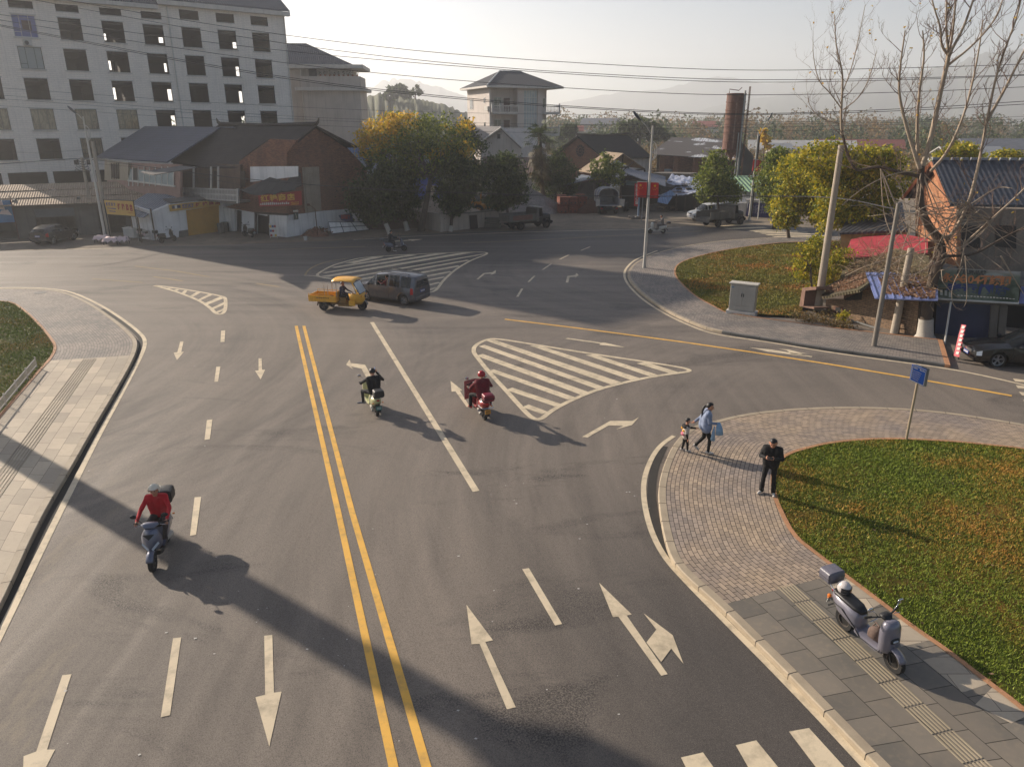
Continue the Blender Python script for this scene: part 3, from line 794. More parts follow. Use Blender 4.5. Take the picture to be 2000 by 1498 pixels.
for(u0,v0,u1,v1)in[(201.5,65.5,208,79.6),(308.5,73.4,319,85),(452.7,80.6,463,95.6),(210.3,117.7,218.3,137.7),(318.5,122.7,326.7,141.5),(458.7,129,468,149.5),(219,172,228,195),(325.5,175,337,197),(465,179,475,201),(332.5,226.6,343.5,246.6),(470,227,480.7,246)]:
 a=inverse_px(APT,u0,v0,DEP);c=inverse_px(APT,u1,v1,DEP);rear.append((a.x,c.x,c.z,a.z))
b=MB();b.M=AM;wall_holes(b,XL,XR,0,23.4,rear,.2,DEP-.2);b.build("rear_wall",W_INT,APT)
b=MB();b.M=AM
for k in range(6):b.bx(XL+.27,XR-.27,.27,DEP-.21,4.55+3.2*k,4.75+3.2*k)
b.bx(XL+.27,XR-.27,.27,DEP-.21,23.2,23.39)
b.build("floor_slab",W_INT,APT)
b=MB();b.M=AM
for i in(-1,0,1,2,3,5):
 for k in range(6):b.bx(i*SP-1.15,i*SP-1.0,.27,DEP-.21,4.76+3.2*k-(4.76 if k==0 else 0)*0,7.74+3.2*k)
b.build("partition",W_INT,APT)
glaze_kind={(0,0):'blue',(0,1):'glass',(-1,3):'cur',(0,3):'cur',(1,3):'cur',(2,3):'cur',(1,4):'cur',(-1,4):None}
BLUEP=mat("blue_window_film",hexc(112,118,168),.5,.15,2,.1,10,.05)
for(i,k,(x0,x1,z0,z1))in wins:
 b=MB();b.M=AM
 if k<5:
  b.bx(x0-.15,x1+.15,-.12,.02,z0-.14,z0+.002)
 else:
  b.bx(x0-.05,x1+.05,-.05,.02,z0-.08,z0+.002)
 w=b.build("window",W_TRIM,APT)
 if k<5:b=MB();b.M=AM;b.bx(x0-.12,x1+.12,-.07,.02,z1-.002,z1+.09);b.build("lintel",W_TRIM,w)
 kind=glaze_kind.get((i,k))
 if kind:
  f=MB();f.M=AM;t=.07;y0,y1=.06,.13
  f.bx(x0,x0+t,y0,y1,z0,z1);f.bx(x1-t,x1,y0,y1,z0,z1);f.bx(x0+t,x1-t,y0,y1,z0,z0+t);f.bx(x0+t,x1-t,y0,y1,z1-t,z1)
  for q in(.3,.68):f.bx(x0+WW*q,x0+WW*q+.05,y0,y1,z0+t,z1-t)
  f.bx(x0+t,x0+WW*.3,y0,y1,z0+.5,z0+.55)
  f.build("frame",BLACKM if kind!='blue' else W_TRIM,w)
  g=MB();g.M=AM;g.bx(x0+t,x1-t,.085,.1,z0+t,z1-t);g.build("pane",BLUEP if kind=='blue' else GLASSR if kind=='cur' else mat("pale_window_glass",hexc(150,156,158),.1,.05),w)
  if kind=='blue':
   g=MB();g.M=AM;g.bx(x0+.9,x0+1.8,.07,.084,z0+.75,z1-.55);g.build("curtain",mat("brown_curtain",hexc(92,66,62),.8),w)
b=MB();b.M=AM
for x in(3.55*SP+.6,XR-.12):
 b.tube([(x,-.09,23.0),(x,-.09,.2)],.075,8)
 for z in range(2,23,3):b.bx(x-.12,x+.12,-.1,.01,z,z+.06)
b.build("downpipe",STEELW,APT)
b=MB();b.M=AM
b.bx(XL-.4,3.42*SP,-.62,0,22.55,23.0);b.bx(3.42*SP+.05,XR+.5,-.75,0,23.1,23.6);b.bx(XL-.4,XR+.5,.0,DEP+.5,23.41,23.6)
b.build("eave",W_TRIM,APT)
b=MB();b.M=AM
ym,zr=DEP*.5,27.6
def slope(x0,x1,zE,yE):return[(x0,yE,zE),(x1,yE,zE),(x1,ym,zr),(x0,ym,zr)]
b.ext(slope(XL-.4,3.44*SP,23.0,-.62),(0,.1,.18));b.ext(slope(3.44*SP,XR+.5,23.62,-.75),(0,.1,.18))
b.ext([(XL-.4,DEP+.6,23.6),(XR+.5,DEP+.6,23.6),(XR+.5,ym+.05,zr),(XL-.4,ym+.05,zr)],(0,-.1,.18))
b.ext([(XR-.2,0,23.6),(XR-.2,DEP,23.6),(XR-.2,ym,zr-.1)],(-.2,0,0),1)
b.ext([(XL+.4,0,23.6),(XL+.4,DEP,23.6),(XL+.4,ym,zr-.1)],(-.2,0,0),1)
b.build("roof",[R_BLUE,W_TILE],APT)
b=MB();b.M=AM
b.bx(-8.2,3.6,3.2,DEP-.3,23.6,33.2);b.ext([(-8.6,2.6,33.2),(4.0,2.6,33.2),(4.0,7,34.6),(-8.6,7,34.6)],(0,.1,.2));b.ext([(-8.6,DEP+.2,33.2),(4.0,DEP+.2,33.2),(4.0,7,34.6),(-8.6,7,34.6)],(0,-.1,.2))
b.build("shadow_storeys",[W_TILE],APT)  # unseen block above the roof, shaped to cast the shadow on the road
b=MB();b.M=AM;x,z=1.05,18.05
b.bx(x-.42,x+.42,-.36,-.04,z-.28,z+.3);ac=b.build("air_conditioner",STEELW,APT,bevel=.03)
b=MB();b.M=AM;b.lathe([(0.0,0),(.2,0),(.22,.02)],20,(x-.1,-.385,z),'Y');b.build("fan_grille",BLACKM,ac)
# ---------------------------------------------------------------- lower block with a planted terrace
TER=thing("terrace_block","pale grey block with a roof terrace adjoining the tall block","building",tuple(PY(655,280,121))[:2]+(0,),R(4))
TM=wmat(TER)
def tl(u,v,y=0.0):return inverse_px(TER,u,v,y)
x0=tl(600,270).x;x1=tl(709,270).x;zs=tl(650,174).z;zp=tl(650,150).z;ze=tl(650,130).z
b=MB();b.M=TM;b.bx(x0,x1,0,9,0,zs-.3);b.bx(x0-2.6,x0-.01,1.2,9,0,ze-.4);b.bx(x0-.01,x1-1.4,1.6,8.8,zs+.2,ze-.3)
b.build("wall",W_GREY,TER)
b=MB();b.M=TM;b.bx(x0-1.0,x1+.8,-.9,9,zs-.29,zs+.19);b.bx(x0-2.8,x1+.7,-.2,9.6,ze-.29,ze+.25);b.build("floor_slab",W_TRIM,TER)
b=MB();b.M=TM;b.bx(x0-.3,x1+.25,-.7,-.5,zs+.2,zp);b.bx(x0-.3,x0-.1,-.49,1.5,zs+.2,zp);b.bx(x1+.05,x1+.25,-.49,6,zs+.2,zp);b.build("parapet",W_GREY,TER)
b=MB();b.M=TM;zr=tl(575,84,4).z
b.add([(x0-3,.2,ze+.26),(x1-.8,.2,ze+.26),(x1-1.6,9.4,ze+.26),(x0-3,9.4,ze+.26),(x0-3,4.8,zr),(x0+.2,4.8,zr)],[(0,1,5,4),(1,2,5),(2,3,4,5),(0,4,3),(3,2,1,0)])
b.build("roof",R_BLUE,TER)
b=MB();b.M=TM;q=tl(605,150,1.6);b.bx(q.x-.1,q.x+1.1,1.55,1.62,q.z-.3,q.z+1.3);b.build("window",BLACKM,TER)
b=MB();b.M=TM;b.tube([(x0-.3,1.1,ze-.4),(x0-.3,1.1,0)],.09,8);b.build("downpipe",STEELW,TER)
P_POT=mat("terracotta",hexc(150,96,70),.8);P_LEAF=mat("pot_leaf",hexc(60,74,36),.7,.4)
for k in range(9):
 u=626+k*9;q=tl(u,150,-.6);hh=.25+rnd.random()*.5
 t=thing("potted_plant",["small green pot plant in the row along the terrace parapet","taller leggy pot plant standing up above the terrace parapet"][hh>.5],"plant",TM@Vector((q.x,-.6,zp)),0,"pot plants along the terrace parapet")
 b=MB();b.M=wmat(t);b.lathe([(.0,0),(.12,0),(.16,.22),(.14,.22)],10);b.build("pot",P_POT,t)
 b=MB();b.M=wmat(t)
 for _ in range(46):
  p=Vector((rnd.gauss(0,.13),rnd.gauss(0,.13),.22+rnd.random()*hh));d=Vector((rnd.gauss(0,1),rnd.gauss(0,1),rnd.gauss(.3,1))).normalized()*.09;e=d.orthogonal().normalized()*.05
  b.add([p-e,p+d,p+e],[(0,1,2)])
 b.build("foliage",P_LEAF,t)
# ---------------------------------------------------------------- low garage row at the far left
GO=G(0,468);GR=G(188,457.5)
GAR=thing("garage_shed","long low garage with a dusty sheet roof and half open shutter behind the parked hatchback","shed",GO,math.atan2(GR.y-GO.y,GR.x-GO.x))
M_=wmat(GAR);L_=(GR-GO).length
def gl(u,v,y=0.0):return inverse_px(GAR,u,v,y)
zE=gl(100,402).z
op=[(-6,gl(30,440).x,0.05,2.3),(gl(72,440).x,gl(150,440).x,.05,zE-.25),(gl(190,440).x+.2,L_+4,.05,2.4)]
b=MB();b.M=M_;wall_holes(b,-6,L_+5,0,zE,op,.3);b.bx(-6,L_+5,5.5,5.7,0,zE+.9)
for xx in(-6,gl(33,440).x,gl(160,440).x,L_+4.8):b.bx(xx,xx+.2,.31,5.49,0,zE+.6)
b.build("wall",W_CONC,GAR)
b=MB();b.M=M_;q=op[1];b.bx(q[0]+.01,q[1]-.01,.1,.18,zE-1.0,zE-.26);b.build("rolling_shutter",mat("grey_shutter",hexc(120,122,124),.6,.1,2,.1,20,.05,pattern=('plank',.1,'Y')),GAR)
b=MB();b.M=M_
yb=6.2;zB=gl(90,362,yb).z
for k in range(3):
 f0,f1=k/3,(k+1)/3;ya,yc=-1.0+(yb+1)*f0,-1.0+(yb+1)*f1;za,zc=zE+.1+(zB-zE)*f0,zE+.1+(zB-zE)*f1
 b.ext([(-7,ya,za+.07),(L_+5.5,ya,za+.07),(L_+5.5,yc+.1,zc),(-7,yc+.1,zc)],(0,0,.04))
b.build("roof",R_TAN,GAR)
b=MB();b.M=M_;b.bx(-6,L_+4.7,.35,5.45,.005,.03);b.build("slab",W_CONC,GAR)
p0=gl(-28,415,-.5);p1=gl(25.5,416,-.5)
SG=thing("shop_sign","blue poster board with pale shapes at the left end of the garage","sign",M_@Vector((p0.x,-.5,p0.z-.9)),GAR.rotation_euler.z)
b=MB();b.M=M_;b.bx(p0.x,p1.x,-.56,-.48,p0.z-.95,p0.z+.95);b.build("board",mat("blue_poster",hexc(86,132,168),.5,.2,1.5),SG)
b=MB();b.M=M_
for(a,c,w,h)in((.62,.25,.5,.7),(.72,-.2,.9,.35),(.45,.55,.3,.3)):
 xx=p0.x+(p1.x-p0.x)*a;b.ext([(xx-w/2,-.57,p0.z+c),(xx+w/2,-.57,p0.z+c-.15),(xx+w/4,-.57,p0.z+c+h),(xx-w/3,-.57,p0.z+c+h*.8)],(0,.008,0))
b.build("print",mat("poster_print",hexc(226,206,196),.5,.1),SG)
b=MB();b.M=M_;b.bx(p0.x-.05,p1.x+.04,-.6,-.45,p0.z-1.0,p0.z-.95);b.bx(p1.x,p1.x+.06,-.62,-.45,-p0.z*0+.0,p0.z+1.3);b.build("frame",RUSTY,SG)
# ---------------------------------------------------------------- house with a blue-grey roof and glazed balcony
bc=PY(251,372,73.5);bn=PY(344,372,69.5);bw=PY(204,352,79)
H2=thing("glazed_balcony_house","pink and cream house with blue grey tile roof and a glazed balcony","house",(bc.x,bc.y,0))
plF=vplane(Vector((bc.x,bc.y,0)),Vector((bn.x,bn.y,0)));plS=vplane(Vector((bw.x,bw.y,0)),Vector((bc.x,bc.y,0)))
b=MB()
b.pxpoly(plF,[(250,318),(352,322),(352,460),(250,455)],.25,0);b.pxpoly(plS,[(204,312),(250,318),(250,353),(204,352.5)],.25,1)
b.pxpoly(plS,[(209,352.6),(250,353.2),(250,455),(209,440)],.25,0)
b.build("wall",[W_PINK,mat("cream_plaster",hexc(176,166,148),.85,.12,1,.15,12,.1,streak=.5)],H2)
def near(pl,d):
 n=pl[1].copy();n=n if n.dot(EYE-pl[0])>0 else-n
 return(pl[0]+n*d,pl[1])
b=MB();b.pxpoly(near(plF,.06),[(251,330),(339,337),(339,363.5),(251,352)],.05);g2=b.build("glazing",mat("milky_glass",hexc(172,184,184),.15,.12,1.5),H2)
b=MB()
for u in(251,259,269.5,281,291.5,303,315,327,338.5):b.pxpoly(near(plF,.1),[(u-.6,326),(u+.6,326),(u+.6,364),(u-.6,364)],.05)
b.pxpoly(near(plF,.12),[(249,351.5),(341,363),(341,366),(249,354.5)],.09)
b.build("balcony_frame",STEELW,g2)
b=MB();b.pxpoly(near(plF,.075),[(260,328.5),(268.5,329),(268.5,353),(260,352)],.01);b.build("open_sash",BLACKM,g2)
b=MB();b.pxpoly(near(plS,.02),[(216,320),(231,322),(232,350),(218,347)],.03);w=b.build("window",BLACKM,H2)
b=MB()
for u in(217.5,222,226.5,231):b.pxpoly(near(plS,.07),[(u-.6,319),(u+.6,319),(u+1.2,350),(u,350)],.04)
b.build("window_bars",W_WOODD,w)
e0=PY(187,307,80.5);e1=PY(326,316.5,70.6);d=Vector((4.9,4.6,0));r0=e0+d;r0.z=hit(283,247,vplane(r0,r0+(e1-e0))).z;r1=e1+d;r1.z=r0.z;e1.z=e0.z
rp=plane3(e0,e1,r0)
b=MB();b.pxpoly(rp,[(187,307),(326,316.5),(430,249),(283,247)],.12)
b.ext([r0,r1,r1+d+Vector((0,0,e0.z-r0.z)),r0+d+Vector((0,0,e0.z-r0.z))],(0,0,-.12));b.build("roof",R_BLUEC,H2)
b=MB();b.pxpoly((e1+Vector((0,0,-.1)),Vector((0,0,1))),[(275,336),(352,324),(386,327),(300,342)],.05);b.build("canopy",R_SHEET,H2)
# ---------------------------------------------------------------- old brick corner house
A_,C_,B_=G(428,449.5),G(560,464),G(717,440)
BH=thing("brick_house","old brick corner house with dark tiled roof, white plaster base and balcony","house",C_)
LF,RF=vplane(A_,C_),vplane(C_,B_)
b=MB()
b.pxpoly(LF,[(431,404),(525,420),(560,421),(560,464),(524,462.5),(524,423),(499,418),(499,458),(472,453.5),(472,412),(458,409.5),(458,452),(431,449.5)],.3,0)
b.pxpoly(RF,[(560,421),(595,417),(632,412),(717,406),(717,440),(560,464)],.3,0)
b.pxpoly(LF,[(467,316),(528,272),(580,274),(560,300),(560,420.8),(525,419.8),(470,411),(440,405),(467,396)],.3,1)
b.pxpoly(RF,[(560,300),(584,274),(617,249),(676,287),(717,330),(717,405.8),(632,411.8),(595,416.8),(560,420.8)],.3,1)
b.pxpoly(near(LF,.03),[(488.5,326),(582,325),(582,345),(488.5,356)],.05,0)
b.build("wall",[W_WHITE,W_BRICKD,W_PINK],BH)
b=MB();b.pxpoly(near(RF,.06),[(590,327),(623,326),(628,412),(597,416)],.08);b.pxpoly(near(RF,.1),[(600,338),(622,337.5),(622,341),(603,342),(603,386),(600,386)],.05)
b.build("chimney_render",mat("stained_render",hexc(184,170,152),.85,.16,1.2,.2,10,.15,streak=.6),BH)
b=MB();b.pxpoly(near(LF,-.55),[(497,416),(526,418),(526,464),(497,460)],.1);b.pxpoly(near(LF,-.4),[(456,408),(474,411),(474,456),(456,453)],.1);b.build("door",W_DARK,BH)
b=MB();b.pxpoly(near(LF,.05),[(496.5,414),(562,417.5),(562,421.5),(496.5,418)],.1);b.pxpoly(near(LF,.04),[(497,418),(500,418.2),(500,459),(497,458.5)],.1);b.pxpoly(near(LF,.04),[(522.5,420),(525.5,420.2),(525.5,463.5),(522.5,463)],.1);b.build("door_frame",W_WOODD,BH)
r2=hit(617,245,near(RF,.4));u_=(A_-C_).normalized();best=min((abs(PXW(r2+u_*s)[0]-430),s)for s in[k*.05 for k in range(40,600)])[1]
r1=r2+u_*best;nrm=Vector((-u_.y,u_.x,0));nrm=nrm if nrm.dot(EYE-r2)>0 else-nrm
ep=PY(455,327,69.6);rp=plane3(r1,r2,ep)
b=MB();b.pxpoly(rp,[(617,245),(428,243),(333,316),(400,326.5),(466,327),(467,314),(495,293),(528,271),(578,275)],.16)
bk=-nrm*(5.2)+Vector((0,0,hit(676,287,near(RF,.4)).z-r2.z));b.ext([r1,r2,r2+bk,r1+bk],(0,0,-.16))
b.build("roof",R_DARK,BH)
b=MB();b.tube([r1+Vector((0,0,.1)),(r1+r2)/2+Vector((0,0,-.02)),r2+Vector((0,0,.1))],[.2,.16,.2],8)
for p,s in((r1,1),(r2,-1)):b.tube([p+Vector((0,0,.1)),p+Vector((0,0,.3))-u_*(.3*s)*-1,p+Vector((0,0,.62))+u_*.45*s],[.18,.14,.05],6)
b.build("ridge",R_DARK,BH)
b=MB()
for(a,c)in(((617,247),(677,288)),((617,247),(581,277))):b.tube([hit(*a,near(RF,.38)),hit(*c,near(RF,.38))],.1,6)
b.build("barge_board",W_WOODD,BH)
b0=PY(345,372,72.5);b1=PY(463,372,67.2);BP=vplane(Vector((b0.x,b0.y,0)),Vector((b1.x,b1.y,0)))
b=MB();b.pxpoly(BP,[(345,385),(463,393),(463,398),(345,389)],1.4);bal=b.build("balcony",W_CONC,BH)
b=MB();b.pxpoly(near(BP,.03),[(345,366),(463,370.3),(463,372.3),(345,368)],.1);b.pxpoly(near(BP,.02),[(345,384),(463,392),(463,394),(345,386)],.08)
for k in range(40):
 u=346+116*k/39;f=(u-345)/118;t0,t1=367+4*f,385+7.5*f
 b.pxpoly(BP,[(u-.7,t0),(u+.7,t0),(u+.7,t1),(u-.7,t1)],.06)
 if k%2:b.pxpoly(near(BP,.005),[(u-2.4,(t0+t1)/2-1.2),(u+2.4,(t0+t1)/2-1.2),(u+2.4,(t0+t1)/2+1.2),(u-2.4,(t0+t1)/2+1.2)],.05)
b.pxpoly(near(BP,.04),[(461,369),(464.5,369.4),(465,398),(461.5,397.5)],.14);b.build("balustrade",W_TRIM,bal)
b=MB();b.pxpoly(near(BP,-1.5),[(338,318),(470,322),(470,398),(338,390)],.2);b.build("back_wall",mat("brown_plaster",hexc(132,112,98),.9,.2,1,.2,12,.2,streak=.5),bal)
b=MB()
for(u0,u1)in((352,376),(408,416),(418,424),(469,478)):b=MB();b.pxpoly(near(BP,-1.42),[(u0,334),(u1,335),(u1,366),(u0,365)],.05);b.build("door",W_WOODD,bal)
for u in(377,411,425):b=MB();b.pxpoly(near(BP,-.06),[(u-1,326),(u+1,326),(u+1,369),(u-1,369)],.12);b.build("post",W_TRIM,bal)
c0,c1,c2=PY(555,333,68.2),PY(467,372,66.8),PY(575,371,65.2)
b=MB();b.pxpoly(plane3(c0,c1,c2),[(467,371),(478,369),(520,350),(555,332),(587,338),(589,362),(578,366),(575,371),(560,374),(548,374),(536,380),(520,377.5),(512,382),(500,381),(488,379)],.05);b.build("canopy",mat("old_bitumen_sheet",hexc(84,82,80),.9,.25,1.2,.2,12,.2,pattern=('plank',.9)),BH)
s0,s1=PY(504,392,65.2),PY(589,388,65.6);SP_=vplane(Vector((s0.x,s0.y,0)),Vector((s1.x,s1.y,0)))
RS=thing("shop_board","red shop board with yellow characters over the corner shop door","sign",(s0.x,s0.y,0))
b=MB();b.pxpoly(SP_,[(504,382.5),(588.5,373),(590,401),(507,404)],.1);b.build("board",mat("red_board",hexc(176,56,48),.55,.12,1.5),RS)
Y_TXT=mat("yellow_lettering",hexc(226,190,84),.5,.05);W_TXT=mat("white_lettering",hexc(226,222,214),.5,.05);R_TXT=mat("red_lettering",hexc(170,44,42),.5,.05);B_TXT=mat("blue_lettering",hexc(58,78,152),.5,.05)
ex=hit(587,387,SP_)-hit(507,393,SP_)
for ch,u,v in(("红",517.5,389),("艳",534.5,388),("商",551,387),("店",568.5,386)):lettering("lettering",ch,Y_TXT,RS,hit(u,v,SP_),ex,(0,0,1),.62,1.15,.012,.02)
def dashes(name,m,parent,pl,u0,v0,u1,v1,h,n,off=.02,gap=.35):
 b=MB();p=near(pl,off)
 for k in range(n):
  f0,f1=k/n,(k+1-gap)/n;j=rnd.uniform(.55,1)
  a=(u0+(u1-u0)*f0,v0+(v1-v0)*f0);c=(u0+(u1-u0)*f1,v0+(v1-v0)*f1)
  b.pxpoly(p,[(a[0],a[1]-h*j),(c[0],c[1]-h*j),c,a],.01)
 return b.build(name,m,parent)
dashes("small_print",W_TXT,RS,SP_,508,401,566,399,5,15);dashes("small_print",Y_TXT,RS,SP_,568,397,584,396,2.2,7);dashes("small_print",Y_TXT,RS,SP_,568,400.5,584,399.5,2.2,7)
b=MB();b.pxpoly(near(LF,.06),[(572,411),(582,410.5),(582.5,414),(572.5,414.5)],.03);tag(b.build("house_plaque",W_TXT.copy()if False else W_TRIM),"small white plaque above the dark green plate by the shop door","sign")
b=MB();b.pxpoly(near(LF,.06),[(573,415.5),(582,415),(582.5,429),(573.5,430)],.03);pq=b.build("notice_plate",mat("dark_green_plate",hexc(44,66,66),.5));tag(pq,"dark green upright notice plate beside the shop door","sign")
PM[pq.name]=Matrix.Identity(4);dashes("small_print",W_TXT,pq,near(LF,.08),577,418,579.4,427,2,4)
b=MB();b.pxpoly(near(LF,.06),[(566,420),(571.5,419.5),(571.5,430),(566,430.5)],.02);tag(b.build("paper_poster",mat("grey_poster",hexc(176,178,184),.6,.3,20)),"pale paper poster stuck between door and green plate","poster")
# ---------------------------------------------------------------- white shop with the yellow shutter
S1,S2=G(303,470),G(437,451.5);SF=vplane(S1,S2)
WS=thing("white_shop","low whitewashed shop with a yellow roller shutter under the balcony","shop",S1)
b=MB();b.pxpoly(SF,[(297,414),(331,399),(437,390),(437,451.5),(429.5,452.3),(428.5,401),(363,411),(368.5,461),(303,470)],.3)
b.pxpoly(near(SF,-.31),[(437,391),(470,396),(470,455),(437,451)],.2)
e=(S2-S1).normalized();bk=Vector((-e.y,e.x,0))*3.4;zt=hit(331,399,SF).z
b.ext([S1+e*.05+bk*.09,S1+e*.05+bk,S1+e*.05+bk+Vector((0,0,zt)),S1+e*.05+bk*.09+Vector((0,0,zt-.4))],e*.2)
b.build("wall",W_WHITE,WS)
b=MB();b.pxpoly(near(SF,.03),[(350,451.5),(367,449),(368.6,461),(350,463.6)],.05);b.build("plinth",W_CONC,WS)
b=MB();b.pxpoly(near(SF,-.08),[(362,409),(429,399),(430,453),(368,462)],.06);b.build("roller_shutter",mat("yellow_shutter",hexc(206,158,52),.5,.1,1.5,.12,20,.05,pattern=('plank',.11,'Y')),WS)
bk*=.3;b=MB();b.ext([S1+e*2+Vector((0,0,zt+.05)),S2+Vector((0,0,zt+.05)),S2+bk+Vector((0,0,zt+.3)),S1+e*2+bk+Vector((0,0,zt+.3))],(0,0,.1));b.build("roof",W_CONC,WS)
FS=thing("fascia_sign","yellow fascia board with blue and red characters above the yellow shutter","sign",S1)
b=MB();b.pxpoly(near(SF,.18),[(330.5,400.5),(427,390.5),(430,401.5),(333,413.5)],.1);YB=mat("yellow_board",hexc(212,176,92),.5,.1,1.2);b.build("board",YB,FS)
sp=near(SF,.18);ex=hit(425,396,sp)-hit(333,407,sp)
for ch,u,v in(("红",387,400),("艳",400,398.5),("商",412.5,397),("店",425,395.7)):lettering("lettering",ch,R_TXT,FS,hit(u,v+.6,sp),ex,(0,0,1),.36,1.6,.012,.02)
for ch,u in(("畅",359),("通",364.5),("天",370),("下",375.5)):lettering("lettering",ch,B_TXT,FS,hit(u,404.5-(u-345)*.1,sp),ex,(0,0,1),.3,1.0,.012,.02)
dashes("small_print",B_TXT,FS,sp,356,407.6,378,405,1.6,8)
b=MB();b.pxpoly(near(sp,.012),[(335.5,402.5),(352,400.5),(353,406.5),(336.5,408.5)],.01);b.build("picture",mat("dark_picture",hexc(62,62,92),.5,.5,8),FS)
b=MB();b.pxpoly(near(sp,.02),[(341,401.3),(345.5,400.8),(346.3,407.3),(341.8,407.8)],.01);b.build("picture",W_TXT,FS)
k0,k1,k2=PY(300,378,70.6),PY(272,424,64.6),PY(346,388,69.2);kp=plane3(k0,k1,k2)
LT=thing("lean_to_shelter","blue grey corrugated lean-to roof beside the white shop","shelter",G(270,472))
b=MB();b.pxpoly(kp,[(260,394),(287.6,377.5),(333,380),(347.6,387.7),(323,400),(299,411.5),(280.4,425),(265.4,423)],.05);b.build("roof",R_CORR,LT)
for(u,v,vt)in((304,470,408),(277,474,424),(262,466,420)):
 b=MB();g=G(u,v);b.tube([g,g+Vector((0,0,ZAT(g,vt)))],.07,7);b.build("post",W_WOOD,LT)
q0,q1=PY(248,440,70),PY(310,440,68.4);b=MB();b.pxpoly(vplane(Vector((q0.x,q0.y,0)),Vector((q1.x,q1.y,0))),[(246,410),(312,405),(312,464),(246,462)],.15);b.build("back_wall",W_CONC,LT)
y0,y1=PY(204,408,66.5),PY(264,408,64.6);YP=vplane(Vector((y0.x,y0.y,0)),Vector((y1.x,y1.y,0)))
BB=thing("billboard","yellow roadside board with blue and large red characters on thin posts","sign",(y1.x,y1.y,0))
b=MB();b.pxpoly(YP,[(202.5,390.5),(259.5,393),(263.5,422.5),(209.5,418.8)],.1);b.build("board",YB,BB)
ex=hit(262,408,YP)-hit(205,404,YP)
for ch,u,v in(("红",233,405),("艳",241,405.7),("商",249,406.5),("店",256.5,407.2)):lettering("lettering",ch,R_TXT,BB,hit(u,v,YP),ex,(0,0,1),.62,.62,.02,.02)
for ch,u in(("畅",209.5),("通",214.3),("天",219.2),("下",224)):lettering("lettering",ch,B_TXT,BB,hit(u,399.5+(u-209)*.06,YP),ex,(0,0,1),.29,.85,.012,.02)
dashes("small_print",B_TXT,BB,YP,210,407.5,227,409.5,2.2,8);dashes("small_print",B_TXT,BB,YP,214,413.5,226,414.7,2,6);dashes("small_print",R_TXT,BB,YP,249,415.6,260,417,1,7)
b=MB();b.pxpoly(near(YP,.02),[(202,389.6),(260,392.2),(260,393.4),(202,390.8)],.14);b.pxpoly(near(YP,.02),[(209.5,418.8),(264,422.6),(264,424),(209.5,420.2)],.14)
for(u,v)in((268,477),(211,470)):
 g=Vector((hit(u-3,422,YP).x,hit(u-3,422,YP).y,0));b.tube([g,g+Vector((0,0,hit(240,392,YP).z))],.04,6)
b.build("frame",BLACKM,BB)
# ---------------------------------------------------------------- blue and white building behind the trees
q0,q1=PY(690,350,100),PY(860,350,102);VP_=vplane(Vector((q0.x,q0.y,0)),Vector((q1.x,q1.y,0)))
BW=thing("blue_white_building","two storey blue and white building half hidden behind the yellowing tree","building",(q0.x,q0.y,0))
b=MB();b.pxpoly(VP_,[(680,300),(868,300),(868,335),(680,338)],6,0);b.pxpoly(VP_,[(680,338.2),(868,335.2),(868,352),(680,355)],6,0);b.pxpoly(near(VP_,.1),[(806,338),(868,334),(868,410),(855,410),(855,363),(832,363),(832,410),(806,410)],6,1);b.pxpoly(VP_,[(680,355.2),(806,353),(806,410),(680,410)],6,0)
b.build("wall",[mat("faded_white_wall",hexc(190,192,196),.8,.1,.6,.1,10,.1,streak=.4),mat("blue_wall",hexc(104,116,176),.7,.12,.8,.1,10,.1,streak=.3)],BW)
b=MB();b.pxpoly(near(VP_,.6),[(672,288),(872,284),(872,296),(672,300)],7);b.build("roof",mat("light_blue_roof",hexc(150,166,200),.5,.12,.8,pattern=('corr',.4,.3)),BW)
for(u,v)in((715,318),(745,318),(775,317),(838,314)):b=MB();b.pxpoly(near(VP_,.06),[(u,v-9),(u+14,v-9),(u+14,v+12),(u,v+12)],.05);b.build("window",GLASS,BW)
# ---------------------------------------------------------------- four-storey house behind the yard
def vp2(u0,Y0,u1,Y1,v=380):
 a,c=PY(u0,v,Y0),PY(u1,v,Y1)
 return vplane(Vector((a.x,a.y,0)),Vector((c.x,c.y,0)))
def gpt(u,v,Y):
 q=PY(u,v,Y);return Vector((q.x,q.y,0))
vc=gpt(958,250,121)
VIL=thing("balcony_house","four storey pale house with hipped dark roof and balustrade balconies","house",vc,R(22))
VM=wmat(VIL);LX=10.3;LY=11.0
def vl(u,v,y=0.0):return inverse_px(VIL,u,v,y)
ze=vl(960,172).z;FH=3.25;zf=[ze-.35-FH*k for k in range(1,5)]
VW=mat("pale_house_render",hexc(204,196,190),.8,.08,.5,.1,10,.1,streak=.35)
xa,xb,xc=4.55,8.9,LX
b=MB();b.M=VM
b.bx(0,.22,0,LY,0,ze);b.bx(.22,LX,1.7,LY,0,ze)
b.bx(xa,xa+1.1,.0,1.69,0,ze);b.bx(xa+1.1,xb-.9,.25,1.69,0,ze);b.bx(xb-.9,xb,0,1.69,0,ze)
b.build("wall",VW,VIL)
for z in zf[:3]:
 for q in((.23,xa-.01,-.55),(xb+.01,LX+1.5,-.3)):b=MB();b.M=VM;b.bx(q[0],q[1],q[2],1.69,z-.22,z+.05);b.build("balcony_slab",W_TRIM,VIL)
